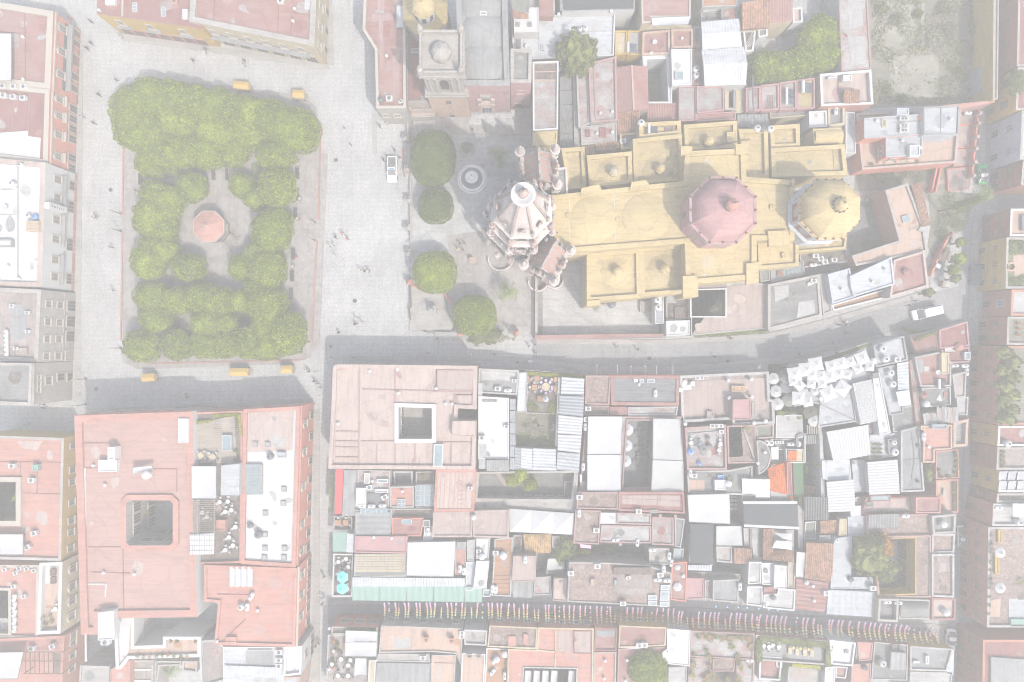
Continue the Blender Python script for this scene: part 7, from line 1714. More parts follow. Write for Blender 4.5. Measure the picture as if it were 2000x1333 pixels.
b=Bld('boarded_terrace_house','wide boarded roof terrace with white globe lamps and pink roof room','the wide boarded terrace',(1415,780))
b.block([(1328,734),(1502,726),(1504,780),(1512,782),(1514,828),(1432,832),(1430,820),(1332,826)],5.4,'palepd','rose',.7,.5,'whitew');b.slab([(1334,746),(1496,738),(1498,800),(1334,812)],b.zr+.08,.07,'palepd','deck')
b.seams([(1332,780,1424,776),(1400,788,1398,815),(1424,790,1500,782)],'mottd',.12,.08);hut(b,[(1431,781),(1466,780),(1468,820),(1431,821)],2.4,'pinkw','pink','roof_room');hut(b,[(1429,754),(1457,754),(1457,765),(1429,766)],.8,'peach','tiley','daybed',.05);hut(b,rect(1469,786,1477,814),.3,'stonew','stonew');hut(b,rect(1381,804,1394,818),.8,'palepd','palepd')
for k,(x,y) in enumerate([(1422,743),(1467,741),(1424,777),(1468,775),(1472,826),(1495,822),(1338,828)]):
 c=P(x,y,b.zr+1.2);root=thing('globe_lamp','white globe lamp on the wide boarded terrace','lamp',(c.x,c.y,b.zr),'terrace globe lamps',True);a=Acc();a.lathe((c.x,c.y,b.zr),[(.25,0),(.2,.8),(.1,.9)],8);a.obj('pedestal','stonew',root);a=Acc();a.lathe((c.x,c.y,b.zr+.85),[(.15,0),(.36,.18),(.42,.42),(.33,.7),(.08,.84)],12);a.obj('globe','plastic',root,True)
for k,(x,y) in enumerate([(1336,752),(1339,758),(1346,757),(1338,748),(1330,762),(1353,750)]):dining(x,y,b.zr+.08,'the left corner of the boarded terrace',0,.4,True,'plastic')
for x,y in((1363,739),(1372,739)):ac(x,y,b,0,.7)
b.block([(1476,832),(1512,828),(1512,856),(1478,858)],5,'palepd','moss',.4,.3,'palepd');b.zr=4.6
b=Bld('cluttered_terrace_house','cluttered red terrace with blue tank, laundry and tables round a deep grey court','the cluttered red terrace',(1390,880))
b.block([(1338,836),(1418,830),(1420,918),(1342,918)],6.4,'pinkw','redw',.5,.35,'pinkw');tank(1350,883,b,'blue',.6,1.1,col='blue');tank(1367,906,b,'blue',.4,.7,col='blue');tank(1384,856,b,'steel',.4,.7,col='grey');tank(1386,871,b,'steel',.45,.8,col='grey')
for x,y in((1392,833),(1400,833),(1409,833),(1410,844)):ac(x,y,b,0,.8)
for x,y in((1368,868),(1374,880),(1407,868),(1405,880),(1350,866)):dining(x,y,b.zr,'the cluttered red terrace',2,.4,mat='plastic',ch='canvasw',chw='white')
parasol(1375,878,b.zr,'k','grey parasol on the cluttered red terrace',n=8,r=.9,mat='canvasg',hgt=2);b.seams([(1344,848,1414,842),(1400,850,1408,872)],'whitew',.12,.3)
b.block([(1342,920),(1422,919),(1470,910),(1470,968),(1344,964)],5.6,'pinkw','conc',.3,.3,'whitew');hut(b,[(1396,938),(1417,938),(1417,958),(1396,958)],1.0,'white','white','stair_house');b.patch(rect(1345,938,1376,960),'peach');tank(1424,946,b,hole=False);hut(b,rect(1402,928,1414,937),.4,'blue','blue');gas(1348,924,b,1.57);ac(1356,930,b);plant(1425,935,b.zr,.9,1.0,'green shrub on the grey lower terrace','leafo',pot=False,name='shrub',cat='shrub')
b.block([(1420,832),(1476,830),(1478,905),(1422,906)],6,'pinkw','mott',.15,.3,'pinkw',holes=[[(1424,834),(1448,834),(1452,892),(1424,894)]],inner='conc');b.seams([(1452,838,1474,898)],'stonew',.3,.3);flat('courtyard_floor',[(1420,830),(1470,830),(1470,900),(1420,900)],.06,'moss');plant(1456,838,b.zr,.9,1.2,'green shrub at the head of the deep grey court','leaf',pot=False,name='shrub',cat='shrub')
b=Bld('round_roof','half-round pale grey concrete roof jutting beside the orange tiles','the half-round concrete roof',(1488,890))
pts=[(1478,862),(1484,860)]+[(1480+26*math.cos(t),893-33*math.sin(t)) for t in[1.2-.3*i for i in range(9)]]+[(1482,928)]
b.block(pts,6.8,'stonew','conc',.15,.25,'stonew');vent(1494,884,b);vent(1480,905,b)
# ------------------------------------------------------------------ the colourful restaurant in the middle right
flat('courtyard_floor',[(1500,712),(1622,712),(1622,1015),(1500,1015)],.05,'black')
for k,(x,y,r,m) in enumerate([(1511,740,1.15,'canvas'),(1533,735,1.3,'canvasg'),(1516,765,1.2,'canvas'),(1536,757,1.2,'canvas'),(1541,782,1.32,'canvasg'),(1519,790,1.2,'canvas'),(1583,806,1.4,'canvasb'),(1590,822,1.2,'canvas')]):
 parasol(x,y,2.2,'o',{'canvas':'pale grey','canvasg':'olive grey','canvasb':'brown'}[m]+' eight-sided parasol in the dark restaurant court',.2*k,'eight-sided parasols of the restaurant',8,r,m,2.6,.5)
b=Bld('restaurant_annex','stained white flat roof with mossy edge in the restaurant court','the stained white flat roof',(1540,830))
b.block([(1516,812),(1553,810),(1567,812),(1568,856),(1515,856)],4.6,'whitew','whitew',.05,.15,'white');hedge([(1516,806),(1530,808)],4.4,.9,.5,'mossy green creeper at the stained roof corner','leafd');hedge([(1530,807),(1553,806)],4.2,.5,.4,'thin mossy creeper along the top of the stained roof','leafd');hedge([(1556,817),(1566,816)],4.4,.4,.4,'small mossy clump at the right of the stained roof','leafd');plant(1595,798,1,.8,2.5,'dark green bush behind the brown parasol','leafd',pot=False,name='bush',cat='bush')
b.block([(1490,858),(1568,857),(1568,878),(1508,880),(1494,870)],3.4,'bluew','conc',.25,.15,'white');b.zr=3.2
tank(1498,866,b);tank(1507,866,b);ac(1519,865,b,0,.7);ac(1528,865,b,0,.7);gas(1544,868,b,0)
a=Acc();pr=None
for x,y in((1558,872),(1556,862),(1556,852),(1562,849),(1574,849)):
 q=P(x,y,4.6)
 if pr:a.beam(pr,q,.5,.5)
 pr=q
a.obj('duct','steel',b.root);tank(1560,868,b,hole=False)
b.block([(1506,874),(1521,874),(1521,898),(1507,898)],4.4,'white','white',.05,.1);b.block([(1522,878),(1534,880),(1534,900),(1522,900)],2.6,'slate','steel',.2,.2);b.zr=2.4;tank(1527,885,b,'steel',.5,.8,col='grey');tank(1527,894,b,'steel',.5,.8,col='grey')
b.block([(1535,878),(1571,878),(1570,905),(1536,905)],4.4,'white','cream',.2,.2,'white');b.tiles([(1539,881),(1557,881),(1556,900),(1538,900)],(4.7,4.7,4.5,4.5),'tileo',.42,.6)
b.block([(1507,898),(1536,900),(1534,906),(1508,908)],3.8,'palep','rose',.1,.1)
b=Bld('orange_tiled_house','restaurant wing with vivid orange barrel tiles and red wall','the vivid orange tile roof',(1525,940))
b.block([(1507,915),(1535,906),(1546,906),(1548,965),(1508,955)],4.6,'redfac','tileo',0);b.tiles([(1499,916),(1538,902),(1539,967),(1504,959)],(5.0,5.0,5.6,5.6),'tileo',.42,.6)
b.block([(1537,904),(1545,904),(1548,966),(1538,964)],5.8,'redfac','redd',.1,.1,'redfac');b.slab([(1506,908),(1520,906),(1504,914)],5.0,.2,'redd','roof_flap');b.tiles([(1540,970),(1549,970),(1549,977),(1542,976)],(4.8,4.8,4.6,4.6),'tileo',.22,.4);b.block([(1505,956),(1548,968),(1549,974),(1505,972)],4.5,'slate','slate',.1,.1)
b.block([(1505,972),(1550,976),(1550,984),(1505,984)],4.2,'slate','slate',.1,.15)
b=Bld('green_awning_house','long narrow green awning over a passage beside the orange tiles','the long green awning',(1558,935))
b.slab([(1551,905),(1568,904),(1570,967),(1553,968)],4.2,.12,'green','awning');b.block([(1549,905),(1551,905),(1553,968),(1551,968)],4.4,'steel','iron',0);b.block([(1562,968),(1570,968),(1570,998),(1561,998)],3.4,'lime','iron',0)
a=Acc()
for x in(1562,1565.5):a.beam(P(x,968,3.55),P(x,998,3.55),.22,.25)
a.obj('yellow_rail','yellow',b.root)
b=Bld('slatted_pergola','black and white slatted pergola roof beside the white sheet roofs','the slatted pergola',(1595,993),'pergola')
for i in range(15):
 a=Acc();x=1572+3.2*i;a.beam(P(x,971,5.2),P(x+.5,1016,5.2),.11,.10);a.obj('slat','lgrey',b.root)
a=Acc()
for y in(973,993,1014):a.beam(P(1570,y,5.05),P(1618,y,5.05),.12,.14)
for x,y in((1572,973),(1616,973),(1573,1014),(1616,1014)):p=P(x,y,5);a.beam(p,(p.x,p.y,0),.14,.14)
a.obj('frame','iron',b.root);b.slab([(1571,972),(1617,972),(1618,1015),(1572,1015)],4.7,.05,'black','gap_shade_sheet');flat('pergola_floor',[(1566,960),(1626,960),(1626,1020),(1566,1020)],.07,'dark')  # black sheet added under the slats so the gaps read as shade
b.root['label']='black and white slatted pergola roof beside the white sheet roofs'
b=Bld('court_tiles','small dark clay-tiled porch and glazed lean-to in the restaurant passage','the dark tiled porch',(1585,955))
b.tiles([(1571,950),(1600,950),(1602,968),(1571,968)],(2.8,2.8,2.4,2.4),'tiled',.26,.45)
for i in range(6):b.slab([(1576+4.4*i,831),(1578.5+4.4*i,831),(1578.5+4.4*i,848),(1576+4.4*i,848)],4.5,.08,'wood','roof_board');b.slab([(1574+4.2*i,850),(1576.5+4.2*i,850),(1577.5+4.2*i,868),(1575+4.2*i,868)],4.0,.08,'lgrey','roof_board')
b.block([(1571,846),(1574,846),(1574,905),(1571,905)],4.6,'palep','whitew',0)
for k,(x,y,r) in enumerate([(1508,722,.9),(1520,718,.9),(1532,716,.8),(1526,748,.6),(1525,775,.7),(1530,800,.8),(1545,800,.7),(1560,802,.8),(1572,800,.8),(1598,800,.7)]):plant(x,y,1.2,r,2.0,'dark green plant between the restaurant parasols','leafd',pot=False,name='court_plant',n=160)
for k,(x,y,r) in enumerate([(1576,880,.8),(1590,885,.9),(1580,930,.9),(1590,940,.9),(1596,935,.7),(1578,900,.7)]):plant(x,y,.3,r,2.4,'dark leafy plant in the deep restaurant passage','leafd',pot=False,name='court_plant',n=160)
plant(1594,905,3.4,.7,1.8,'dark green climber hanging on the pale passage wall','leafd',pot=False,name='climber');plant(1572,917,3,.7,1.6,'bright green bush beside the green awning','leaf',pot=False,name='bush',cat='bush');plant(1598,922,1,.7,2.2,'tall dark plant below the hanging climber','leafd',pot=False,name='tall_plant')
# ------------------------------------------------------------------ white parasol terrace and white sheet roofs
b=Bld('parasol_terrace','pale grey roof terrace crowded with white square parasols by the curved street','the white parasol terrace',(1660,740))
b.block([(1546,716),(1624,692),(1698,668),(1704,740),(1664,760),(1674,824),(1598,836),(1602,790),(1586,788),(1552,795),(1549,760)],5.2,'whitew','slate',.3,.25,'whitew')
z=b.zr
SQ=[(1552,731,2.1,.15),(1575,722,2.1,.15),(1594,712,2.1,.2),(1586,733,1.6,.1),(1562,753,1.5,.75),(1585,750,1.4,-.2),(1603,735,1.6,.1),(1606,749,1.5,.1),(1624,716,1.8,.2),(1642,711,1.8,.25),(1620,737,1.8,.25),(1638,730,1.8,.3),(1655,732,1.4,-.2),(1661,707,1.5,.4),(1684,700,2.0,.4),(1676,720,1.5,.5),(1699,716,1.4,-.05),(1646,759,2.1,.95),(1618,769,2.2,.45),(1560,778,2.0,0),(1578,785,1.5,.2),(1550,745,1.4,.1)]
for x,y,r,rot in SQ:parasol(x,y,z,'s','white square parasol on the parasol terrace',rot,'white square parasols of the terrace',4,r*.86,'canvasw',2.5,.45,.06)
hedge([(1600,706),(1650,690),(1700,672)],z,.7,.5,'sparse green planting along the parasol terrace front wall','leafo',dens=14);parasol(1592,764,z,'d','round cream parasol among the white square ones',n=8,r=.9,mat='canvas',hgt=2.2)
kerbline([(1606,793),(1676,826)],z+.6,.12,.12,'palep','cable_tray');plant(1632,690,z,.5,.7,'small green shrub by the parasol terrace wall','leafo')
for x,y in((1608,757),(1614,760),(1604,779)):dining(x,y,z,'the parasol terrace floor',2,.4,mat='plastic',ch='canvasw',chw='white')
b=Bld('grid_skylight_house','long white gridded glass roof beside a white strip roof','the long white gridded roof',(1690,780))
b.block([(1664,752),(1702,742),(1718,822),(1680,830)],5.8,'white','metalw',.1,.1);b.skylight([(1666,750),(1702,742),(1716,820),(1682,828)],7,13,'canvas','metalw',.4)
b.block([(1704,735),(1718,728),(1740,846),(1718,850)],6.2,'white','white',.15,.2);hut(b,[(1704,730),(1716,728),(1718,738),(1706,740)],.3,'grey','grey','roof_hatch',.05);b.block([(1696,724),(1718,726),(1720,742),(1700,744)],5,'white','lgrey',.2,.15)
b=Bld('long_grey_house','long pale grey stepped roofs with white tanks and corrugated strip','the long pale grey roofs',(1750,760))
b.block([(1706,676),(1766,656),(1774,704),(1712,718)],6.6,'facgrey','slate',.4,.3,'lgrey');tank(1726,682,b);tank(1732,702,b);tank(1708,706,b,hole=False);ac(1754,703,b)
b.block([(1714,720),(1752,712),(1766,808),(1738,812)],6,'facgrey','slate',.35,.25,'lgrey');tank(1742,729,b);tank(1746,751,b);b.ribs([(1752,710),(1754,762),(1776,764),(1774,706)],6.6,'bluew',.5,.05,'roof_sheet');b.block([(1753,712),(1774,708),(1776,764),(1756,764)],6.2,'facgrey','bluew',0)
b.slab([(1750,766),(1776,762),(1780,792),(1756,794)],6.9,.1,'metalw','roof_sheet');b.block([(1776,706),(1786,700),(1800,830),(1790,834)],5.4,'facpink','rose',.1,.15)
b.block([(1740,800),(1792,790),(1798,840),(1745,845)],5,'whitew','conc',.2,.25);b.block([(1760,842),(1796,832),(1806,960),(1760,962)],5.8,'whitew','lgrey',.3,.3,'whitew');b.seams([(1780,845,1786,895),(1762,900,1798,895),(1786,895,1780,940)],'steel',.15,.1);tank(1796,872,b,'steel',.35,.6,col='grey');tank(1794,941,b,'iron',.3,.5,col='dark')
b=Bld('white_sheet_roofs','three bright white ribbed sheet roofs stepping down beside the pergola','the bright white ribbed roofs',(1660,900))
b.block([(1618,845),(1694,836),(1698,888),(1630,898)],5.2,'white','metalw',0);b.ribs([(1614,844),(1696,830),(1700,889),(1628,903)],[6.0,6.0,5.6,5.6],'canvasw',.5,.06,'roof_sheet')
b.block([(1617,942),(1664,940),(1668,998),(1620,998)],4.6,'white','metalw',0);b.ribs([(1614,942),(1618,1001),(1671,999),(1668,937)],[5.4,5.0,5.0,5.4],'canvasw',.5,.06,'roof_sheet')
b.block([(1696,904),(1752,900),(1756,962),(1698,964)],5,'white','metalw',0);b.ribs([(1694,903),(1698,967),(1758,965),(1753,898)],[5.8,5.4,5.4,5.8],'canvasw',.5,.06,'roof_sheet')
b.block([(1615,900),(1660,898),(1663,940),(1616,942)],4.4,'white','bluew',.1,.15);b.block([(1605,900),(1614,900),(1616,938),(1607,936)],5,'white','bluew',.05,.1);b.block([(1600,835),(1606,835),(1612,970),(1604,972)],4.6,'whitew','whitew',0,edge={3:'bluew'})
b.block([(1664,900),(1692,898),(1688,962),(1668,962)],3.6,'slate','slate',.1,.15);b.slab([(1664,906),(1674,906),(1678,920),(1664,921)],4.2,.1,'bluew','awning');b.block([(1660,990),(1682,988),(1682,1008),(1662,1010)],5,'white','white',.05,.1);c=P(1676,978,3.8);a=Acc();a.lathe((c.x,c.y,3.5),[(.7,0),(.7,.3),(.5,.3),(.5,.1)],14);a.obj('round_tub','whitew',b.root)
b.block([(1698,850),(1754,846),(1758,890),(1698,900)],4.6,'whitew','bluew',.15,.2);hut(b,[(1734,858),(1756,856),(1758,888),(1736,888)],.8,'lgrey','grey','service_pen');tank(1748,865,b,r=.5);tank(1750,884,b,r=.7)
for k in range(12):plant(1704+7*(k%3),868+8*(k//3),b.zr,.35,.5,'potted plant in rows on the blue-white service roof','leafo',size=.16)
b.block([(1696,828),(1714,826),(1716,848),(1700,850)],4.2,'whitew','mott',.2,.15)
# ------------------------------------------------------------------ lower part of the middle block
b=Bld('red_strip_terrace','grey sheet roof with bright red strip and two small tables above the left lane','the grey roof with red strip',(675,970))
b.block([(655,918),(672,918),(668,1004),(653,1004)],5.4,'redfac','salmon',0);b.slab([(656,917),(671,917),(667,1004),(654,1004)],5.7,.1,'clr','red_awning')
b.block([(672,918),(700,918),(694,1008),(668,1008)],5.8,'whitew','lgrey',.15,.15);b.ribs([(672,919),(697,919),(693,1007),(668,1007)],5.9,'lgrey',.8,.04,'roof_sheet')
b.block([(652,1008),(688,1010),(688,1036),(652,1036)],4.6,'salmon','mottd',.6,.2,'stonew');z=b.zr
for x in(660,675):dining(x,1022,z,'the small terrace by the left lane',3,.55,True,'terra','canvasw',0,'white')
hedge([(650,925),(647,1000)],3.8,.7,.5,'yellowish planter hedge hanging over the left lane','leafo')
b=Bld('clutter_roof_house','small roofs crowded with white tanks and solar panels below the pink roof','the crowded tank roof',(730,955))
b.block([(700,918),(762,920),(760,992),(696,994)],6,'whitew','redw',.25,.2,'whitew');hut(b,rect(711,924,722,945),.7,'white','whitew');hut(b,rect(736,936,758,944),.6,'white','glassl','roof_lantern');hut(b,rect(695,954,714,988),1.4,'white','white','stair_house');hut(b,rect(732,956,758,963),.5,'white','white');hut(b,rect(717,964,747,980),.4,'steel','steel','solar_array',.03);gas(708,989,b,0);gas(726,989,b,0);gas(747,988,b,0);ac(721,953,b,.2);ac(751,972,b,.5);vent(727,940,b)
b.block([(694,996),(766,994),(764,1046),(692,1046)],6.4,'whitew','lgrey',.2,.2,'lgrey');b.ribs([(695,1000),(695,1044),(762,1044),(763,1000)],6.5,'lgrey',1.0,.04,'roof_sheet');b.skylight([(704,994),(756,994),(756,1004),(704,1004)],5,1)
b=Bld('red_pair_roofs','two small red roofs with skylights and a glass-grid roof below the pink roof','the small red skylight roofs',(805,985))
b.block([(768,921),(806,921),(806,950),(770,950)],4,'whitew','steel',.6,.3,'whitew');b.block([(762,951),(808,950),(808,992),(762,992)],6,'whitew','salmon',.3,.25,'whitew');b.skylight([(777,976),(791,976),(791,991),(777,991)],2,2);vent(786,960,b)
b.block([(812,922),(848,921),(848,946),(812,947)],4.5,'whitew','mottd',.3,.2);plant(825,926,b.zr,1.0,.8,'green shrub on the ledge above the glass-grid roof','leaf',pot=False,name='shrub',cat='shrub');b.block([(811,947),(849,946),(848,991),(812,992)],5.2,'whitew','metal',.15,.15);b.skylight([(812,949),(847,949),(847,988),(812,988)],4,4,'glassl','metalw',.3)
b.block([(768,994),(846,994),(845,1012),(768,1012)],5.4,'whitew','mottd',.15,.2);b.block([(766,1012),(828,1012),(822,1048),(766,1048)],6.4,'redfac','red',.2,.2);b.skylight([(785,1015),(804,1015),(804,1024),(785,1024)],1,1);hut(b,rect(826,1016,840,1030),.5,'whitew','steel');b.block([(829,1030),(846,1028),(845,1056),(826,1058)],6,'white','white',.2,.2);gas(836,1038,b,1.57)
b=Bld('pink_sheet_house','pink roof above a cream tiled roof and pale green awning row','the pink roof over the green awnings',(750,1110))
b.block([(693,1048),(796,1048),(794,1082),(692,1080)],6.8,'whitew','pink',.25,.25,'pink');vent(730,1050,b);vent(765,1051,b)
b.block([(693,1082),(795,1082),(793,1128),(691,1126)],6.2,'whitew','cream',.1,.15);b.skylight([(693,1083),(793,1083),(792,1113),(692,1112)],12,6,'cream','stonew',.3,'block_roof');b.patch([(692,1118),(792,1118),(792,1124),(692,1124)],'grey')
b.slab([(650,1040),(678,1040),(676,1078),(650,1078)],5.6,.12,'teal','awning');b.slab([(678,1042),(692,1044),(690,1080),(676,1079)],5.8,.1,'bluew','awning');b.block([(651,1082),(690,1082),(688,1166),(648,1166)],4.6,'whitew','mottd',.7,.25,'white');z=b.zr
for x,y in((661,1098),(676,1092),(680,1108),(664,1118),(678,1150)):dining(x,y,z,'the corner terrace with turquoise parasols',3,.4,mat='plastic',ch='canvasw',chw='white')
for x,y in((669,1128),(668,1150)):parasol(x,y,z,'t','turquoise parasol on the corner terrace by the left lane',n=6,r=1.15,mat='turq',hgt=2.3)
b.block([(688,1128),(908,1130),(908,1146),(688,1146)],5.8,'whitew','bluew',.05,.1);b.ribs([(688,1128),(908,1130),(908,1146),(688,1146)],[6.3,6.3,6.0,6.0],'bluew',.5,.05,'roof_sheet')
for i,(x0,x1) in enumerate(((688,740),(741,793),(794,846),(847,907),(908,942))):
 o=b.ribs([(x0,1145+.3*i),(x1,1145.5+.3*i),(x1,1174+.8*i),(x0,1173+.8*i)],[5.9,5.9,4.9,4.9],'teal',1.0,.04,'green_awning')
b=Bld('white_tent_roof','bright white flat canvas roof between red and white strips','the bright white canvas roof',(845,1090))
b.block([(797,1058),(888,1058),(886,1126),(795,1125)],6.4,'white','white',.05,.15);b.slab([(796,1060),(890,1058),(886,1127),(794,1125)],7.0,.15,'canvasw','canopy');b.block([(890,1060),(911,1062),(908,1124),(888,1124)],5.6,'whitew','salmon',.15,.15);gas(898,1111,b,1.57);gas(906,1116,b,1.57);b.slab([(892,1059),(911,1059),(911,1075),(892,1074)],6.2,.1,'lgrey','awning')
b.block([(912,1056),(928,1054),(926,1096),(912,1096)],6,'whitew','whitew',.15,.15);b.block([(910,1098),(928,1097),(924,1154),(909,1154)],5.8,'whitew','bluew',.3,.2,'white');b.block([(929,1052),(958,1052),(954,1095),(930,1092)],6.2,'whitew','white',.2,.2);tank(941,1089,b,hole=False);ac(935,1078,b,0,.8);b.block([(930,1096),(956,1096),(950,1152),(924,1150)],6.6,'white','white',.1,.15);b.block([(944,1152),(960,1152),(958,1166),(942,1166)],5,'white','glassl',.3,.2)
b=Bld('rust_lined_roof','pale roof banded by red drainage lines with brown flat roofs below','the red-lined roof',(890,985))
b.block([(851,918),(930,918),(926,1000),(847,1000)],7.4,'redfac','palep',.15,.5,'salmon');b.seams([(x,920,x-4,998) for x in(862,870,880,890,897,904,912)],'salmon',.1,.06)
b.seams([(895,940+9*i,906,940+9*i) for i in range(6)],'salmon',.1,.06);ac(918,955,b,0,.8)
b.block([(846,1001),(924,1000),(922,1050),(844,1050)],7.2,'palepd','palepd',.25,.35,'palepd');b.block([(925,998),(995,996),(994,1052),(923,1050)],7.4,'palepd','palepd',.3,.35,'palepd');tank(925,1012,b,hole=False,r=.5)
b=Bld('bare_court_house','bare shaded courtyard with two bright shrubs and row of small windows','the bare shaded courtyard',(1030,960))
b.block([(930,922),(1130,920),(1124,1002),(1090,998),(996,996),(926,998)],5.6,'whitew','stonew',.1,.3,'stonew',holes=[[(936,926),(1122,924),(1116,976),(932,974)]],inner='whitew');flat('courtyard_floor',[(930,920),(1128,918),(1124,985),(930,985)],2.6,'conc');flat('yard_path',[(965,922),(990,922),(1000,950),(985,950)],2.62,'palepd')
b.court([(936,926),(1122,924),(1116,976),(932,974)],5.6);b.wins(2,[(t,3.2,1.2,1.4) for t in(.1,.22,.34,.46,.58,.75,.88)])
for x,y,r in((1001,939,15),(1036,946,15),(1018,928,16)):tree(x,y,r,r*.95,6.2,'bright yellow-green round shrub tree in the bare courtyard','leaf' if y<930 else 'leafy',dens=30,size=.3,rz=1.6,lump=.2,name='shrub_tree')
b.block([(1103,940),(1120,940),(1118,986),(1101,985)],3.2,'whitew','mottd',.1,.15)
b=Bld('white_tent_hall','long white tensioned tent roof in the middle lower block','the long white tent roof',(1060,1020))
b.block([(996,996),(1120,1002),(1118,1042),(996,1040)],5.6,'whitew','lgrey',0)
for i in range(3):
 x0,x1=995+42*i,995+42*(i+1);V=[P(x0,994+3*i,6.3),P(x1,997+3*i,6.3),P(x1,1041+2*i,6.0),P(x0,1039+2*i,6.0),P((x0+x1)/2,1018+2*i,6.9)]
 mesh('tent_panel',V,[(4,1,0),(4,2,1),(4,3,2),(4,0,3)],'canvasw',b.root)
b=Bld('yellow_tile_yard','small yellow-tiled roof among cluttered yards and hanging trees','the small yellow-tiled roof',(1048,1065))
b.block([(1022,1046),(1076,1046),(1074,1080),(1026,1082)],4.4,'whitew','tiley',0);b.tiles([(1021,1044),(1077,1044),(1076,1078),(1026,1084)],(5.4,5.4,4.7,4.7),'tiley',.34,.6);b.block([(966,1053),(1002,1050),(998,1166),(960,1164)],5.6,'whitew','terra',.25,.25,'whitew');tank(983,1087,b,hole=False,r=.7);ac(968,1081,b);gas(962,1150,b,1.57);gas(968,1152,b,1.57);b.seams([(965,1125+8*i,996,1125+8*i) for i in range(5)],'redd',.1,.06)
b.block([(1002,1086),(1048,1086),(1046,1137),(1000,1136)],6.4,'palepd','palepd',.1,.15);gas(1026,1094,b,1.57);b.ribs([(1002,1138),(1042,1138),(1040,1168),(1001,1167)],[5.0,5.0,4.7,4.7],'lgrey',1.2,.06,'roof_sheet');b.block([(1044,1128),(1076,1126),(1076,1162),(1042,1164)],4,'whitew','redw',.2,.2);b.block([(1082,1130),(1108,1130),(1106,1176),(1080,1174)],5.4,'palepd','palep',.2,.2)
b.slab([(1070,1092),(1100,1090),(1102,1112),(1068,1114)],4.6,.1,'canvas','awning');b.block([(1068,1112),(1100,1112),(1099,1122),(1066,1122)],3.6,'whitew','grey',.1,.1);hut(b,rect(1001,1076,1016,1085),.6,'whitew','whitew');b.block([(1003,1046),(1020,1046),(1018,1076),(1002,1076)],4.4,'whitew','mottd',.2,.2);b.block([(1078,1048),(1094,1048),(1092,1070),(1078,1070)],4.4,'whitew','mott',.2,.2)
tree(1106,1080,22,26,6,'pale olive tree hanging over the yards below the white tent','leafo',auto=False,lump=.4,dens=14);tree(1140,1078,14,9,4,'yellow-green tree along the shaded inner yard','leafy',auto=False,lump=.3,rz=1.2);tree(1190,1076,16,9,4,'dark tree in the shaded inner yard','leafd',auto=False,lump=.3,rz=1.2)
plant(1062,1104,.1,1.2,2.4,'grey-green bush beside the canvas awning','leafo',pot=False,name='bush',cat='bush');plant(1090,1150,3.8,.8,.8,'green weed clump on the narrow pink roof','leafo',pot=False,name='weed_clump');plant(1096,1135,5,.5,.5,'small green weed on the pink roof corner','leafo',pot=False,name='weed_clump')
b=Bld('ruin_roofs','weathered white and red stained roofs with broken parapets in the lower block','the weathered stained roofs',(1240,1035))
b.block([(1124,996),(1174,998),(1170,1064),(1120,1062)],6.8,'pinkw','mott',.3,.25,'pinkw');ac(1165,1037,b);gas(1131,1003,b,1.57);b.block([(1172,1002),(1206,1002),(1204,1024),(1172,1024)],6.4,'white','white',.1,.15);b.block([(1174,1026),(1272,1028),(1272,1062),(1172,1060)],6.6,'whitew','whitew',.3,.25,'pinkw');b.patch([(1178,1030),(1200,1032),(1196,1052),(1176,1050)],'redw');b.block([(1206,1002),(1272,1004),(1272,1026),(1206,1024)],6.9,'whitew','whitew',.3,.25,'pinkw');b.block([(1274,1010),(1316,1012),(1316,1066),(1273,1064)],6.6,'whitew','redw',.3,.25,'pinkw');b.block([(1318,1012),(1338,1014),(1330,1070),(1318,1068)],6,'whitew','conc',.2,.2)
for x,y in((1216,1003),(1260,1006),(1290,1008),(1320,1009),(1212,1064)):hut(b,rect(x-3,y-3,x+3,y+3),.8,'pinkw','whitew','parapet_pier',.02)
gas(1202,1055,b,.1);gas(1245,1060,b,1.5);b.slab([(1133,1063),(1155,1066),(1154,1072),(1134,1070)],5.8,.1,'lanm','magenta_awning')
b=Bld('brick_paved_hall','very large brick-paved flat roof above the lantern street','the large brick-paved roof',(1210,1140))
b.block([(1112,1098),(1196,1100),(1268,1104),(1270,1106),(1312,1120),(1308,1186),(1108,1176)],7,'stonew','mott',.25,.25,'stonew');b.patch([(1205,1122),(1276,1124),(1270,1165),(1205,1160)],'rose');hut(b,rect(1199,1109,1272,1122),.8,'mottd','mottd','ridge_block',.02);ac(1167,1107,b);ac(1115,1121,b);hut(b,rect(1154,1132,1161,1144),.7,'palep','cream');hut(b,rect(1200,1133,1206,1146),.5,'lgrey','white');ac(1217,1180,b);ac(1228,1130,b,.2,.7);gas(1284,1133,b,0);gas(1303,1134,b,0);gas(1296,1112,b,1.57);ac(1290,1124,b,.1)
for i in range(4):hut(b,[(1291-.6*i,1143+11*i),(1308-.6*i,1143+11*i),(1307-.6*i,1153+11*i),(1290-.6*i,1153+11*i)],.4,'bluew','glassl','skylight',.05)
for i in range(2):hut(b,rect(1266,1163+11*i,1283,1173+11*i),.4,'bluew','glassl','skylight',.05)
b.block([(1112,1070),(1262,1074),(1266,1102),(1112,1098)],3,'lgrey','conc',0) if False else None
flat('courtyard_floor',[(1090,1064),(1270,1064),(1270,1110),(1090,1110)],.06,'conc');b.block([(1268,1070),(1308,1072),(1306,1104),(1268,1102)],5.6,'whitew','stonew',.25,.25,'whitew');gas(1274,1074,b,0);gas(1307,1086,b,1.5);gas(1311,1100,b,1.5)
b=Bld('red_hexagon_roof','red roof with white hexagonal skylight dome by the lantern street','the red roof with hexagon dome',(1325,1140))
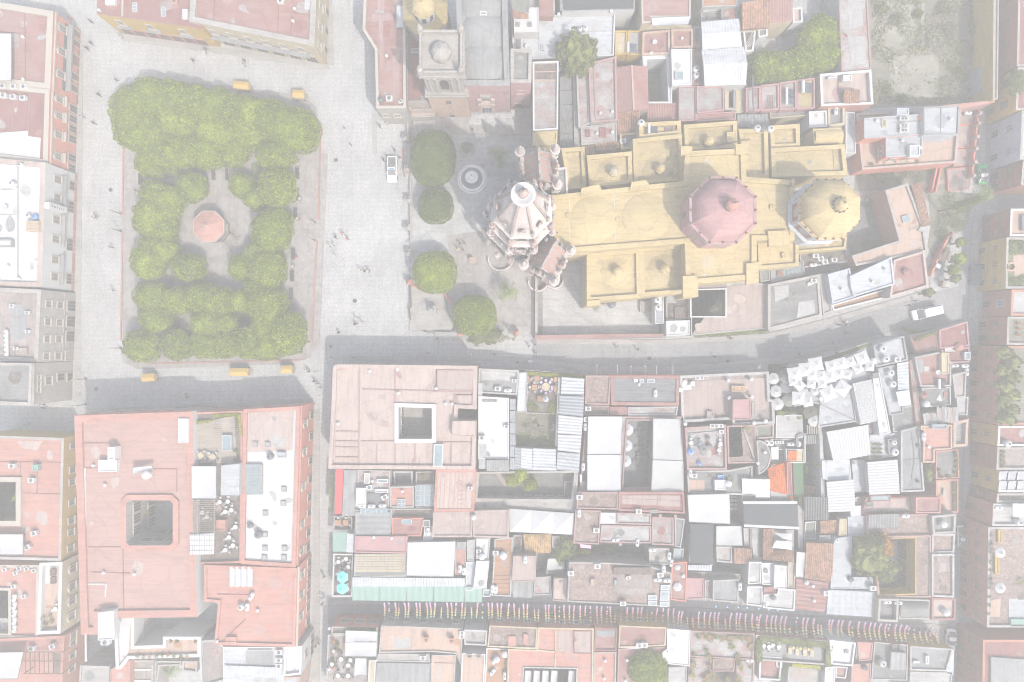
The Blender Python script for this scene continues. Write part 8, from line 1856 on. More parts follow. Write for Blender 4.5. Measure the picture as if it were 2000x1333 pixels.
b.block([(1312,1100),(1342,1098),(1340,1176),(1310,1172)],6.2,'redfac','red',.2,.2);c=P(1324,1148,b.zr+.6);a=Acc();a.lathe((c.x,c.y,b.zr),[(.9,0),(.9,.35),(.1,.75)],6);a.obj('skylight_dome','metalw',b.root);c=P(1324,1110,b.zr+.6);a=Acc();a.lathe((c.x,c.y,b.zr),[(.6,0),(.6,.3),(.1,.6)],6);a.obj('skylight_dome','metalw',b.root);tank(1335,1126,b,hole=False,r=.35,h=.6)
b.block([(1341,1130),(1376,1130),(1374,1170),(1340,1172)],5.8,'pink','pink',.2,.2);b.block([(1377,1134),(1392,1134),(1391,1172),(1376,1170)],5,'whitew','redw',.2,.2);b.block([(1393,1134),(1444,1132),(1442,1178),(1392,1174)],6,'stonew','lgrey',.2,.25);gas(1445,1146,b,1.57)
b.block([(1316,1072),(1336,1072),(1334,1098),(1314,1098)],5.2,'whitew','glassl',.3,.2)
b=Bld('dark_canopy_yard','yard roofs with white sheet and dark grey shade cloths','the dark shade cloth yard',(1390,1040))
b.block([(1344,966),(1424,966),(1424,1022),(1346,1020)],5.4,'whitew','white',.1,.2);b.slab([(1343,967),(1425,965),(1426,1024),(1346,1020)],6.4,.12,'canvasw','roof_sheet');b.block([(1348,1024),(1394,1024),(1392,1104),(1346,1102)],4.4,'whitew','steel',.1,.2);b.slab([(1350,1024),(1394,1025),(1392,1102),(1348,1100)],5.8,.1,'shade','shade_cloth');b.ribs([(1344,1104),(1391,1104),(1390,1116),(1343,1114)],5.2,'bluew',.5,.05,'roof_sheet');b.block([(1346,1104),(1390,1104),(1389,1114),(1345,1112)],4.6,'whitew','lgrey',0)
b.slab([(1399,1028),(1448,1028),(1450,1066),(1399,1066)],6,.12,'canvas','tan_awning');b.block([(1399,1030),(1446,1030),(1448,1064),(1400,1064)],5,'whitew','palep',.1,.1);b.block([(1399,1068),(1430,1068),(1430,1100),(1400,1098)],4.8,'whitew','stonew',.3,.25);b.tiles([(1434,1071),(1469,1072),(1468,1102),(1433,1101)],(5.6,5.6,5.1,5.1),'tile',.34,.6);b.block([(1435,1072),(1468,1073),(1467,1100),(1434,1099)],4.6,'whitew','tile',0);b.block([(1340,1116),(1446,1122),(1446,1132),(1340,1128)],4,'whitew','mott',.1,.15)
flat('service_lane',[(1424,960),(1452,960),(1452,1030),(1426,1030)],.06,'grey')
for k in range(8):dining(1430+7*(k%2),970+8*(k//2),.06,'the narrow grey service lane',1,.35,mat='plastic',ch='canvasw',chw='white')
b=Bld('shade_cloth_hall','broad dark grey shade cloth with white border below the orange tiles','the broad shade cloth',(1505,1005))
b.block([(1454,984),(1552,982),(1556,1032),(1456,1026)],4.4,'whitew','steel',.1,.2);b.slab([(1452,983),(1556,983),(1560,1030),(1454,1026)],5.6,.1,'shade','shade_cloth');a=Acc()
for p,q in(((1451,982),(1557,982)),((1453,1027),(1561,1032))):a.beam(P(*p,5.55),P(*q,5.55),.5,.12)
a.obj('canvas_border','canvasw',b.root);b.block([(1450,935),(1504,936),(1504,968),(1450,966)],5.6,'white','white',.1,.15);b.slab([(1449,935),(1504,937),(1504,972),(1476,972),(1476,965),(1450,965)],6.4,.1,'canvasw','roof_sheet');b.block([(1450,967),(1476,967),(1476,982),(1450,982)],4.4,'whitew','moss',.1,.1);b.block([(1478,974),(1504,974),(1504,982),(1478,982)],4.2,'whitew','lgrey',.1,.1)
b.block([(1558,985),(1570,1000),(1568,1070),(1560,1072)],4.6,'whitew','stonew',.1,.15)
b=Bld('tiled_patio_house','clay-tiled house wrapped round a patio with white sails','the tiled patio house',(1520,1065))
b.tiles([(1491,1033),(1511,1034),(1510,1092),(1490,1092)],(5.8,5.2,5.2,5.8),'tile',.34,.6);b.tiles([(1511,1076),(1551,1074),(1551,1098),(1490,1094)],(5.2,5.2,5.8,5.8),'tile',.34,.6);b.block([(1491,1034),(1551,1036),(1551,1096),(1491,1092)],4.8,'whitew','stonew',.1,.15)
for q in([(1514,1042),(1547,1043),(1546,1056),(1528,1052)],[(1508,1070),(1516,1056),(1546,1058),(1548,1075)]):mesh('shade_sail',[P(x,y,5.8+.3*(i%2)) for i,(x,y) in enumerate(q)],[(3,2,1,0)],'canvasw',b.root)
b.block([(1452,1032),(1488,1032),(1488,1094),(1472,1092),(1470,1070),(1454,1068)],4.6,'whitew','whitew',.15,.2);b.seams([(1466,1034,1466,1068),(1486,1036,1484,1090)],'mottd',.4,.3)
b=Bld('white_stepped_house','stepped bright white roofs with red patch above the lantern street','the stepped bright white roofs',(1500,1150))
b.block([(1463,1098),(1488,1098),(1486,1140),(1461,1142)],6,'white','whitew',.2,.2);b.block([(1489,1100),(1512,1100),(1510,1144),(1488,1142)],5.8,'white','white',.2,.2);hut(b,rect(1493,1113,1500,1120),.4,'lgrey','glassl');b.block([(1513,1104),(1538,1106),(1536,1150),(1512,1150)],6.6,'white','white',.1,.15);b.block([(1540,1098),(1554,1100),(1552,1150),(1538,1148)],5.4,'cream','stonew',.2,.2);b.block([(1460,1146),(1490,1146),(1490,1186),(1458,1182)],5.6,'white','whitew',.25,.25);b.block([(1492,1148),(1516,1146),(1514,1160),(1492,1160)],6,'red','red',.15,.15);b.block([(1492,1162),(1518,1160),(1520,1150),(1554,1152),(1552,1194),(1490,1188)],5.8,'white','whitew',.25,.25);tank(1495,1184,b,r=.4,h=.6);tank(1511,1168,b,'steel',.5,.7,col='grey')
b=Bld('tile_and_red_house','clay-tiled house with red ribbed roof by the lantern street','the tiled and red ribbed house',(1590,1110))
b.tiles([(1575,1060),(1629,1062),(1626,1138),(1571,1130)],(6.2,6.0,5.4,5.6),'tile',.34,.5);b.block([(1576,1062),(1628,1064),(1625,1136),(1572,1128)],4.8,'whitew','tile',0);b.ribs([(1555,1130),(1553,1190),(1612,1197),(1619,1138)],[5.6,5.2,5.2,5.6],'red',.8,.08,'roof_sheet');b.block([(1556,1132),(1618,1140),(1612,1194),(1554,1188)],4.8,'whitew','red',0);b.slab([(1556,1078),(1573,1080),(1569,1128),(1554,1128)],5.8,.1,'canvasw','roof_sheet');b.zr=5.4;tank(1576,1139,b,'metalw',.45,.8,False);ac(1615,1160,b);vent(1588,1145,b);vent(1590,1174,b)
b.block([(1556,1080),(1572,1082),(1568,1126),(1555,1126)],4.8,'whitew','lgrey',0);b.block([(1573,1020),(1594,1018),(1594,1054),(1570,1054)],3.6,'whitew','moss',.2,.2,'white');b.tiles([(1602,1018),(1638,1016),(1638,1044),(1602,1044)],(4.6,4.6,4.2,4.2),'tile',.4,.6);b.block([(1602,1018),(1638,1018),(1637,1044),(1602,1044)],3.8,'whitew','tile',0);b.ribs([(1600,1046),(1629,1046),(1629,1062),(1600,1060)],[4.8,4.8,4.5,4.5],'metal',.45,.05,'roof_sheet')
b=Bld('slate_sheet_house','large pale blue-grey sheet roofs above the lantern street','the large blue-grey sheet roofs',(1670,1120))
b.block([(1630,1052),(1664,1048),(1662,1150),(1622,1150)],5.6,'facgrey','slate',.1,.15);b.block([(1664,1128),(1704,1128),(1706,1152),(1662,1150)],5.2,'facgrey','slate',.1,.15);b.block([(1618,1152),(1712,1156),(1714,1206),(1614,1200)],5.4,'facgrey','slate',.1,.15);b.ribs([(1618,1153),(1710,1157),(1712,1204),(1614,1199)],5.5,'slate',1.0,.03,'roof_sheet');b.block([(1640,1014),(1654,1014),(1654,1046),(1638,1047)],5.2,'cream','cream',.1,.15);b.block([(1656,1010),(1690,1008),(1688,1048),(1656,1048)],5,'facgrey','slate',.1,.15);b.zr=5.4;tank(1636,1057,b,r=.4,h=.6);tank(1662,1132,b,'steel',.5,.6,col='dark');ac(1706,1150,b);b.block([(1666,1050),(1704,1050),(1706,1078),(1668,1080)],3.6,'whitew','lgrey',.2,.2);plant(1690,990,3.2,.8,.8,'green plant by the round white tub','leafo',pot=False,name='shrub',cat='shrub')
# ------------------------------------------------------------------ bottom row below the lantern street
b=Bld('left_corner_cafe','corner rooftop cafe with white awnings and long planted counter at the bottom','the corner rooftop cafe',(690,1290))
b.block([(648,1224),(738,1226),(736,1240),(646,1240)],6,'redfac','mottd',.4,.3,'stonew');b.wins(0,[(t,2.8,1.6,1.8) for t in(.22,.55,.85)]);b.block([(640,1240),(738,1240),(734,1370),(636,1370)],5.6,'whitew','rose',.4,.25,'whitew');b.slab([(675,1232),(738,1234),(736,1254),(675,1254)],7.4,.1,'canvasw','awning');b.slab([(674,1255),(737,1255),(735,1283),(674,1282)],7.2,.1,'canvasw','awning');b.slab([(694,1286),(716,1286),(716,1320),(692,1320)],7.0,.1,'canvasw','awning');z=b.zr
for k,(x,y) in enumerate([(650,1236),(652,1250),(660,1256),(656,1266),(650,1272),(662,1270),(652,1290),(650,1302)]):plant(x,y,z,.5,.7,'potted plant on the corner rooftop cafe',('leafo','leafr','leafd')[k%3])
for x,y in((666,1288),(680,1300),(680,1320),(660,1320),(648,1298),(684,1290)):dining(x,y,z,'the corner rooftop cafe',3,.4,mat='plastic',ch='canvasg',chw='grey')
hedge([(678,1227),(734,1229)],6,.5,.5,'dark hedge along the top of the corner cafe','leafd')
for k,(x,y) in enumerate([(644,1226),(652,1270),(644,1305)]):
 c=P(x,y,z+1);root=thing('globe_lamp','white globe lamp on the street wall of the corner cafe','lamp',(c.x,c.y,z),'cafe globe lamps',True);a=Acc();a.lathe((c.x,c.y,z),[(.06,0),(.05,1.2)],6);a.obj('stem','iron',root);a=Acc();a.lathe((c.x,c.y,z+1.1),[(.1,0),(.3,.2),(.3,.4),(.05,.6)],10);a.obj('globe','plastic',root)
b=Bld('peach_roof_house','peach roof with white square patch and two chimneys at the bottom','the peach roof with two chimneys',(820,1250))
b.block([(744,1222),(904,1228),(900,1300),(890,1278),(846,1274),(740,1276)],6.8,'stonew','peach',.25,.25,'stonew',edge={0:'stonew'});b.wins(0,[(t,3.4,1.2,1.8) for t in(.1,.3,.5,.7,.9)]);b.patch([(770,1250),(800,1246),(800,1268),(768,1268)],'whitew');chimney(832,1250,b);chimney(882,1252,b);ac(902,1238,b,0,.8);ac(902,1245,b,0,.8);b.seams([(806,1228,805,1272),(744,1234,750,1234)],'palep')
b.block([(738,1277),(838,1278),(840,1294),(736,1292)],6.2,'whitew','stonew',.15,.2);ac(826,1286,b);b.block([(735,1294),(842,1296),(840,1370),(732,1370)],5.6,'whitew','lgrey',.1,.15);b.ribs([(736,1295),(840,1297),(838,1350),(733,1350)],5.7,'lgrey',1.2,.03,'roof_sheet');b.patch([(824,1318),(840,1318),(840,1323),(824,1323)],'slate');b.block([(843,1280),(890,1280),(886,1370),(840,1370)],6,'whitew','peach',.1,.15);b.seams([(848,1295,888,1296)],'redd',.1,.08);b.block([(720,1290),(734,1290),(730,1370),(718,1370)],6.4,'white','cream',.15,.2)
b.block([(890,1262),(904,1262),(900,1370),(886,1370)],3.6,'whitew','grey',.1,.15)
b=Bld('cream_yard_house','cream courtyard walls with stone roof beside the grey sheet roof','the cream walled yard',(930,1270))
b.block([(906,1230),(952,1232),(950,1262),(907,1260)],6.6,'whitew','stonew',.4,.3,'whitew');b.block([(902,1276),(948,1278),(944,1370),(898,1370)],6,'white','peach',.25,.25,'white');b.zr=6;hut(b,rect(912,1278,922,1286),.3,'lgrey','dark','roof_hatch');hut(b,rect(930,1278,940,1286),.3,'lgrey','dark','roof_hatch')
b=Bld('tank_yard_roof','brick-paved roof with red lids and fallen white tanks at the bottom','the brick roof with white tanks',(1005,1270))
b.block([(956,1222),(1050,1226),(1048,1268),(952,1264)],6.6,'facpink','mott',.3,.25,'cream');b.wins(0,[(t,3.2,1.1,1.7) for t in(.2,.5,.8)]);hut(b,[(993,1243),(1008,1243),(1008,1262),(992,1263)],.3,'salmon','salmon','roof_hatch',.03);hut(b,[(1023,1238),(1032,1240),(1030,1262),(1022,1256)],.4,'salmon','salmon','roof_hatch',.03)
b.block([(950,1266),(994,1268),(990,1370),(944,1370)],5.4,'white','terra',.4,.25,'white');tank(986,1280,b,hole=False,r=.65);tank(970,1290,b,hole=False,r=.6);gas(962,1313,b,.9);gas(986,1320,b,1.57);gas(966,1290,b,1.0)
b=Bld('red_court_house','red roofed house with white-shaded patio at the bottom centre','the red roof with white-shaded patio',(1090,1290))
b.block([(1051,1226),(1160,1228),(1158,1370),(990,1370),(992,1268),(1048,1270)],6.4,'facpink','salmon',.3,.3,'cream',holes=[[(1024,1306),(1126,1308),(1124,1368),(1020,1368)]],hpar=(.2,.25,'whitew'));b.wins(0,[(t,3.2,1.1,1.7) for t in(.2,.45,.7,.9)])
b.patch([(1090,1232),(1116,1232),(1114,1272),(1090,1272)],'palepd');hut(b,[(1120,1232),(1156,1232),(1155,1278),(1120,1277)],.3,'redd','palepd','raised_bay',.05);b.slab([(1122,1256),(1128,1250),(1128,1260)],b.zr+.9,.1,'peach','roof_flap');b.seams([(1086,1230,1084,1305),(996,1264,1086,1274)],'cream',.25,.2);flat('courtyard_floor',[(1018,1300),(1130,1300),(1130,1372),(1018,1372)],.06,'mottd')
for i in range(6):
 if i==4:continue
 b.slab([(1026+17*i,1310),(1038+17*i,1311),(1036+17*i,1352),(1023+17*i,1351)],5.2,.08,'canvasw','shade_sail')
b=Bld('red_vault_house','red roofs with round vents and pale strip at the bottom centre','the red roof with round vents',(1185,1290))
b.block([(1162,1226),(1206,1228),(1204,1272),(1160,1272)],6.6,'facpink','red',.3,.25,'redd');b.patch([(1164,1232),(1202,1232),(1201,1243),(1164,1243)],'lgrey');b.block([(1160,1274),(1204,1274),(1202,1370),(1158,1370)],6.2,'facpink','salmon',.3,.25,'stonew');vent(1182,1291,b);vent(1180,1326,b)
b=Bld('red_tree_house','two-level red roof beside a round tree at the bottom','the red roof by the round tree',(1255,1260))
b.block([(1210,1222),(1302,1226),(1300,1262),(1208,1266)],6.8,'ochre','red',.2,.25,'cream');b.wins(0,[(t,3.2,1.1,1.7) for t in(.2,.5,.8)]);ac(1249,1262,b);ac(1259,1261,b);b.block([(1208,1268),(1300,1264),(1296,1370),(1204,1370)],6.2,'pinkw','red',.2,.25,'pinkw');vent(1225,1290,b);vent(1222,1330,b);b.seams([(1210,1263,1248,1266)],'white',.35,.3)
tree(1268,1312,38,38,9,'round bright green tree at the bottom right of centre','leaf',auto=False,lump=.12,size=.42)
b=Bld('white_square_roof','square white roof above a pale sheet roof at the bottom','the square white roof',(1325,1280))
b.block([(1303,1228),(1349,1232),(1347,1302),(1308,1298),(1294,1294),(1294,1274),(1303,1268)],6.6,'whitew','white',.15,.2,'white');b.block([(1306,1304),(1342,1302),(1340,1370),(1304,1370)],5.6,'whitew','whitew',.15,.2);tank(1303,1272,b,'steel',.5,.8,col='grey')
b=Bld('red_garden_terraces','red brick garden terraces full of potted plants at the bottom','the red garden terraces',(1410,1280))
b.block([(1350,1232),(1474,1238),(1472,1290),(1348,1284)],6,'facdull','redw',.3,.25,'pinkw');b.wins(0,[(t,3,1.1,1.7) for t in(.2,.5,.8)]);b.block([(1346,1286),(1390,1286),(1386,1370),(1342,1370)],5.6,'pinkw','redw',.25,.25);b.block([(1392,1288),(1436,1288),(1434,1312),(1392,1312)],5.8,'pinkw','mott',.2,.2,'pinkw');b.block([(1438,1290),(1474,1292),(1470,1370),(1436,1370)],5.4,'pinkw','redw',.25,.25);z=b.zr
PL=[(1362,1242),(1374,1240),(1386,1244),(1396,1242),(1408,1246),(1424,1246),(1436,1242),(1448,1244),(1462,1246),(1378,1268),(1428,1262),(1466,1262),(1354,1276),(1384,1282),(1352,1298),(1384,1300),(1350,1316),(1386,1318),(1440,1292),(1446,1302),(1440,1282),(1400,1324),(1420,1326),(1440,1326),(1464,1300),(1376,1326)]
for k,(x,y) in enumerate(PL):plant(x,y,5.6,.6+.3*(k%3),.9,'leafy potted plant on the red garden terraces',('leafd','leaf','leafo')[k%3])
b.seams([(1388,1240,1388,1284),(1420,1244,1420,1288),(1452,1246,1452,1288)],'redd',.2,.4);gas(1464,1290,b,0);flat('courtyard_floor',[(1388,1310),(1440,1310),(1440,1372),(1388,1372)],.06,'earth')
b=Bld('pool_terrace','dark terrace ringed by ivy with row of cream sun loungers at the bottom right','the dark lounger terrace',(1545,1270))
b.block([(1476,1240),(1618,1252),(1616,1300),(1476,1290)],5.8,'facdull','steel',.5,.3,'stonew');b.wins(0,[(t,2.8,1.6,1.8) for t in(.1,.3,.5,.7,.9)]);z=b.zr
for k,x in enumerate((1543,1557,1572,1586)):
 c=P(x,1270+1.5*k,z+.4);root=thing('sun_lounger','cream sun lounger in the row on the dark terrace','lounger',(c.x,c.y,z),'cream sun loungers',True);a=Acc();a.box((c.x,c.y-.2,z+.38),(.65,1.2,.12));a.obj('mattress','cream',root);a=Acc();V=[(c.x-.32,c.y+.4,z+.4),(c.x+.32,c.y+.4,z+.4),(c.x+.32,c.y+.95,z+.75),(c.x-.32,c.y+.95,z+.75)];a.add(V,[(0,1,2,3),(3,2,1,0)]);a.obj('backrest','cream',root)
 for sx in(-.26,.26):
  for sy in(-.7,.3):a=Acc();a.box((c.x+sx,c.y+sy,z+.16),(.06,.06,.32));a.obj('leg','iron',root)
for k,x in enumerate((1550,1564,1580)):dining(x,1266+1.5*k,z,'the lounger terrace between the loungers',0,.28,False,'yellow')
for x,y in((1492,1262),(1502,1264),(1509,1260),(1521,1264)):dining(x,y,z,'the left of the lounger terrace',2,.35,mat='plastic',ch='canvasw',chw='white')
hedge([(1480,1290),(1481,1246),(1540,1250),(1616,1258),(1614,1298)],z,1.2,.9,'yellow-green ivy hedge round three sides of the lounger terrace','leafo',dens=26,size=.28);hedge([(1545,1297),(1600,1302)],z,.8,.6,'yellow-green hedge at the foot of the lounger terrace','leafy')
for k,(x,y) in enumerate([(1530,1282),(1534,1296),(1526,1310),(1614,1280),(1620,1296),(1612,1306)]):plant(x,y,4.6,1.2,1.2,'green bush at the corner of the lounger terrace','leafd' if k%2 else 'leafo',pot=False,name='bush',cat='bush',n=220)
b=Bld('white_framed_court','white-framed small red court beside ivy and pale deck at the bottom','the white-framed court',(1510,1310))
b.block([(1484,1282),(1528,1284),(1524,1330),(1482,1328)],5.4,'white','red',.5,.3,'white');hut(b,[(1516,1292),(1528,1292),(1528,1304),(1517,1304)],.3,'white','dark','roof_hatch',.05);b.block([(1540,1302),(1606,1306),(1604,1370),(1536,1370)],4.4,'whitew','stonew',.2,.25);b.patch([(1553,1308),(1582,1310),(1582,1324),(1552,1324)],'palepd');ac(1503,1304,b,0,.7)
plant(1518,1318,4.5,1.3,1.2,'large leafy bush at the foot of the white-framed court','leafd',pot=False,name='bush',cat='bush',n=300)
b=Bld('white_parapet_house','white flat roof with small hatch right of the lounger terrace','the white flat roof with hatch',(1645,1280))
b.block([(1620,1250),(1672,1256),(1666,1302),(1624,1298)],6.2,'white','white',.4,.3,'white');hut(b,rect(1650,1271,1658,1277),.3,'lgrey','dark','roof_hatch',.05);b.block([(1612,1304),(1632,1302),(1630,1370),(1608,1370)],5.6,'white','white',.15,.2);b.block([(1633,1302),(1656,1304),(1652,1326),(1632,1324)],5.2,'white','red',.3,.2,'white')
b=Bld('narrow_red_roof','narrow red strip roof between white and grey roofs at the bottom right','the narrow red strip roof',(1680,1290))
b.block([(1674,1254),(1706,1256),(1702,1290),(1678,1292)],6,'facdull','salmon',.15,.2,'pinkw');b.block([(1664,1298),(1702,1296),(1698,1370),(1660,1370)],5.8,'pinkw','salmon',.15,.2);tank(1690,1305,b,'steel',.5,.6,col='grey');b.seams([(1674,1262,1672,1288)],'grey',.4,.2)
b=Bld('grey_yard_house','pale concrete yard with grey boarded shed and tank at the bottom right','the pale concrete yard',(1740,1290))
b.block([(1708,1254),(1774,1260),(1772,1330),(1702,1328),(1704,1296)],5.6,'facdull','conc',.2,.2,'whitew');b.block([(1742,1274),(1770,1276),(1768,1310),(1738,1308)],6.2,'lgrey','lgrey',0);b.ribs([(1741,1274),(1770,1276),(1769,1310),(1738,1308)],[6.6,6.6,6.3,6.3],'lgrey',.8,.04,'roof_sheet');b.zr=5.4;tank(1726,1298,b);plant(1712,1290,5.4,.9,1,'dark bush on the pale concrete yard','leafo',pot=False,name='bush',cat='bush');hut(b,rect(1742,1258,1758,1273),.5,'mottd','mottd')
b=Bld('corner_ruin','pale grey corner roofs with concrete fins at the lower right corner of the block','the pale corner roofs',(1820,1300))
b.block([(1778,1262),(1862,1268),(1850,1312),(1778,1310)],6,'ochre','lgrey',.35,.3,'whitew');b.block([(1778,1312),(1860,1314),(1858,1370),(1776,1370)],5.6,'whitew','whitew',.2,.25);hut(b,rect(1808,1282,1815,1298),.8,'white','white');hut(b,rect(1784,1292,1796,1296),.8,'white','white');b.slab([(1846,1266),(1864,1270),(1862,1320),(1850,1318)],5.6,.1,'bluew','awning')
# ------------------------------------------------------------------ lantern strings over the lower street
LC=['lanp','lanm','lanm','lanr','lano','lany','lany','lang']
LM={}
def lantern(col):
 if col not in LM:
  a=Acc();a.lathe((0,0,-.17),[(.08,0),(.18,.08),(.18,.26),(.08,.34)],6);o=a.obj('lantern',col);LM[col]=o.data;bpy.data.objects.remove(o)
 return LM[col]
NS=108
for i in range(NS):
 t=i/(NS-1);x=749+t*1084+random.uniform(-2.6,2.6)
 y0=1178+max(0,(x-950))*.028+(6 if x>1320 else 0)+max(0,x-1450)*.045;y1=1209+max(0,(x-950))*.062-max(0,x-1500)*.012
 A,B=P(x,y0,5.4),P(x+random.uniform(-3,3),y1+random.uniform(-2,2),5.2)
 root=thing('lantern_string','string of small coloured lanterns hung across the lower street','lantern string',A,'lantern strings over the lower street',True)
 def sag(u):return A.lerp(B,u)-Vector((0,0,.8*math.sin(math.pi*u)))
 a=Acc()
 for k in range(6):a.beam(sag(k/6),sag((k+1)/6),.03,.03)
 a.obj('cord','whitew',root)
 n=len(LC);sh=random.random()
 for k in range(n):
  if sh<.2 and random.random()<.5:continue
  if sh>.85 and k<3:continue
  q=sag((k+.6)/n);o=bpy.data.objects.new('lantern',lantern(LC[k]));COL.objects.link(o);o.parent=root;o.location=q-A-Vector((0,0,.2))
 if 62<i<78 and i%2==0:
  q=A+Vector((0,1.2,.3));o=bpy.data.objects.new('lantern',lantern('lanb'));COL.objects.link(o);o.parent=root;o.location=q-A
# ------------------------------------------------------------------ vehicles
def car(px,py,rot,kind,lab,z=0,**kw):
 c=P(px,py,.8);place('vehicle:'+kind+str(sorted(kw.items())),mk_car(kind=kind,**kw),(c.x,c.y,z),rot,lab,'car' if kind not in('van','pickup') else kind,auto=False)
car(766,331,math.pi+.02,'pickup','white pickup truck with blue light bar parked beside the church forecourt',L=5.0,W=1.85,H=1.75)
car(1808,611,math.pi/2+.23,'van','long white van driving up the curved street',L=5.3,W=1.95,H=2.2)
car(1905,537,math.pi,'suv','dark blue-grey car parked on the right street',L=4.2,W=1.8,H=1.6,body='carb',roofm='carb',hood='carb')
car(1919,340,.03,'sedan','green and white taxi under the shaggy palm',L=4.1,W=1.7,H=1.48,hood='carg',body='carg')
car(1879,1048,.04,'sedan','green and white taxi on the lower right street',L=4.2,W=1.7,H=1.48,hood='carg')
car(1957,43,.06,'suv','white car parked at the top of the right street',L=4.7,W=1.8,H=1.6)
car(1857,1250,math.pi-.05,'sedan','white car leaving the lantern street at the right',L=4.2,W=1.7,H=1.5)
for k,(x,y,rot,L,lab) in enumerate([(470,166,-.08,3.0,'long yellow-roofed vendor cart above the garden trees'),(582,183,-.05,2.3,'short yellow-roofed vendor cart at the top right garden corner'),(288,738,.05,2.5,'yellow-roofed vendor cart at the lower left garden corner'),(466,727,0,3.6,'longest yellow-roofed vendor cart below the garden'),(559,722,.03,2.2,'short yellow-roofed vendor cart at the lower right of the garden')]):
 c=P(x,y,2.2);place('vendor_cart:%d'%k,mk_cart(L,1.5),(c.x,c.y,.0),rot,lab,'vendor cart','yellow vendor carts',False)
# ------------------------------------------------------------------ people
PEOPLE=[('left of the garden',[(160,228,'clw','clb'),(182,240,'clj','clk'),(225,155,'clk','clk'),(192,185,'clk','clk'),(183,424,'clk','clk'),(187,423,'clk','clt'),(216,483,'clk','clk'),(218,567,'clw','clk'),(138,36,'clr','clt'),(177,42,'clk','clk'),(177,84,'clk','clk'),(169,94,'clk','clk')]),('above the garden',[(400,101,'clw','clk'),(401,95,'clk','clk'),(476,127,'clw','clb'),(477,119,'clk','clk'),(376,118,'clk','clk'),(236,72,'clw','clt')]),('in the open square',[(668,455,'clr','clk'),(678,466,'clr','clt'),(655,463,'clk','clk'),(651,478,'clw','clk'),(644,481,'clb','clk'),(652,497,'clw','clt'),(703,527,'clw','clk'),(712,530,'clk','clk'),(718,528,'clk','clt'),(720,530,'clr','clk'),(694,620,'clw','clb'),(695,632,'clk','clk'),(705,628,'clw','clk'),(692,634,'clk','clt'),(684,282,'clk','clk'),(674,253,'clw','clw'),(661,650,'clk','clk')]),('by the upper church forecourt',[(742,247,'clk','clk'),(755,241,'clw','clk'),(770,293,'clk','clk'),(749,312,'clk','clk'),(756,306,'clk','clk'),(780,307,'clk','clk'),(923,254,'clk','clk'),(945,222,'clk','clk'),(954,213,'clw','clk')]),('on the church forecourt',[(898,476,'clk','clk'),(907,475,'clj','clk'),(896,489,'clk','clk'),(904,488,'clk','clt')]),('on the shaded middle street',[(645,677,'clk','clk'),(645,698,'clw','clk'),(690,699,'clw','clt'),(728,672,'clw','clt'),(836,690,'clr','clw'),(854,662,'clk','clk'),(854,670,'clw','clb'),(966,692,'clk','clk'),(1010,708,'clk','clk'),(1033,676,'clj','clk'),(1045,674,'clk','clk'),(1047,692,'clw','clk')]),('on the curved street',[(1205,679,'clw','clt'),(1246,683,'clk','clk'),(1396,697,'clk','clk'),(1400,710,'clb','clw'),(1430,662,'clw','clt'),(1426,661,'clk','clk'),(1421,706,'clk','clk'),(1651,629,'cly','clk'),(1655,634,'clw','clb'),(1653,650,'clk','clk'),(1639,635,'clk','clk'),(1630,670,'clw','clb'),(1790,588,'clw','clk'),(1775,597,'clk','clk'),(1563,692,'clk','clk')]),('below the garden',[(597,722,'clw','clk'),(603,726,'clk','clk'),(613,745,'clk','clk'),(618,750,'clw','clt'),(626,757,'clk','clk'),(364,776,'clk','clk'),(360,770,'clw','clk'),(468,782,'clw','clt'),(84,797,'clk','clk'),(82,791,'clw','clb'),(52,829,'clw','clk')]),('on the left lane',[(617,1262,'clk','clk'),(622,1258,'clk','clt'),(629,1180,'clk','clk'),(632,1128,'clk','clk'),(640,1264,'clw','clk'),(630,1170,'clw','clk')]),('inside the garden square',[(583,322,'clw','clk'),(586,389,'clw','clb'),(581,395,'clw','clt'),(582,428,'clr','clk'),(579,503,'clr','clt'),(572,520,'clw','clk'),(566,594,'clw','clk'),(268,378,'clw','clb'),(264,372,'clk','clk')]),]
for pl,lst in PEOPLE:
 for k,(x,y,tp,bt) in enumerate(lst):
  zz=.62 if 'forecourt' in pl and x>860 else(.15 if 'inside' in pl else 0.)
  person(x,y,random.random()*6.28,tp,bt,pl,'walk' if(x*7+y)%3 else 'stand',zz,hat=((x+y)%5==0))
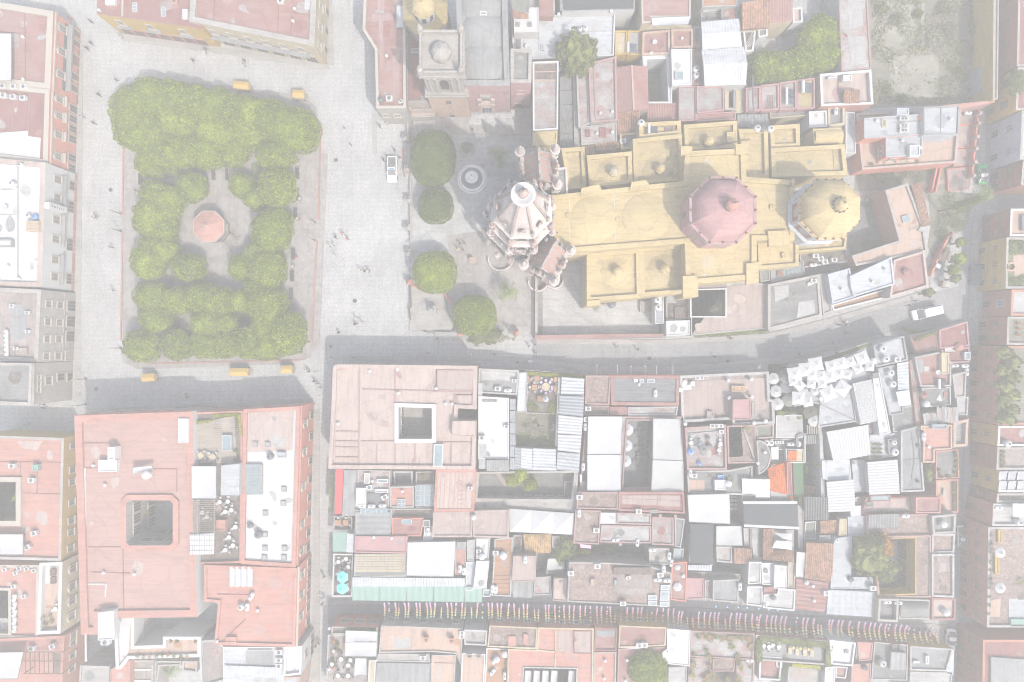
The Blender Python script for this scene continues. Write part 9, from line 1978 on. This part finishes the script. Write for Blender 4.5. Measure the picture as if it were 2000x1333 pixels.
# ------------------------------------------------------------------ small street things
for k,(x,y) in enumerate([(815,702),(860,702),(880,703),(922,703),(1162,724),(1201,725),(1227,726),(1254,726),(1276,726),(1307,726),(640,756),(642,772),(640,820),(643,836),(641,1150)]):
 c=P(x,y,2);root=thing('wall_lantern','small iron wall lantern on a bracket over the street','lantern',(c.x,c.y,4.6),'street wall lanterns',True)
 d=(0,1.1,0) if x>700 else(-1.1,0,0)
 a=Acc();a.beam((c.x,c.y-.9*(x>700),5),(c.x+d[0],c.y+d[1],5),.06,.06);a.obj('bracket','metalw',root);a=Acc();a.lathe((c.x+d[0],c.y+d[1],4.55),[(.1,0),(.18,.3),(.04,.45)],6);a.obj('lamp','cream',root)
c=P(1036,706,.8);root=thing('street_cart','small white box cart standing on the middle street','cart',(c.x,c.y,0));a=Acc();a.box((c.x,c.y,.65),(.9,.55,.6));a.obj('box','plastic',root)
for sx in(-.3,.3):
 for sy in(-.25,.25):a=Acc();a.lathe((c.x+sx,c.y+sy,.05),[(.12,0),(.12,.3)],8);a.obj('wheel','black',root)
# ------------------------------------------------------------------ haze volume added to wash the whole view pale
hz=Acc();hz.box((0,0,68),(420,320,139));hme=bpy.data.materials.new('added_veil_mat');hme.use_nodes=True;nn=hme.node_tree;nn.nodes.clear()
out=nn.nodes.new('ShaderNodeOutputMaterial');pv=nn.nodes.new('ShaderNodeVolumePrincipled');pv.inputs['Color'].default_value=(1,.965,.885,1);pv.inputs['Density'].default_value=VEIL_DENSITY;pv.inputs['Anisotropy'].default_value=0.0
nn.links.new(pv.outputs[0],out.inputs['Volume'])
me=bpy.data.meshes.new('added_veil');me.from_pydata(hz.V,[],hz.F);me.materials.append(hme);me.update();ho=link('added_veil',me);ho['kind']='stuff'
# ------------------------------------------------------------------ labels: look-alikes told apart by their place in the row
def nth(i):
 w_=['first','second','third','fourth','fifth','sixth','seventh','eighth','ninth','tenth']
 if i<10:return w_[i]
 n=i+1;return f"{n}{'th' if 10 <= n % 100 <= 20 else {1: 'st', 2: 'nd', 3: 'rd'}.get(n % 10, 'th')}"
groups={}
for o,auto in LABELS:groups.setdefault(o['label'],[]).append(o)
for lab,os_ in groups.items():
 if len(os_)<2:continue
 xs=[o.location.x for o in os_];ys=[o.location.y for o in os_]
 horiz=max(xs)-min(xs)>=max(ys)-min(ys)
 os_.sort(key=(lambda o:o.location.x) if horiz else(lambda o:-o.location.y))
 for i,o in enumerate(os_):
  end='from left' if horiz else 'from top'
  o['label']=f"{lab}, {nth(i)} {end}"
  if 'group' not in o:o['group']=lab
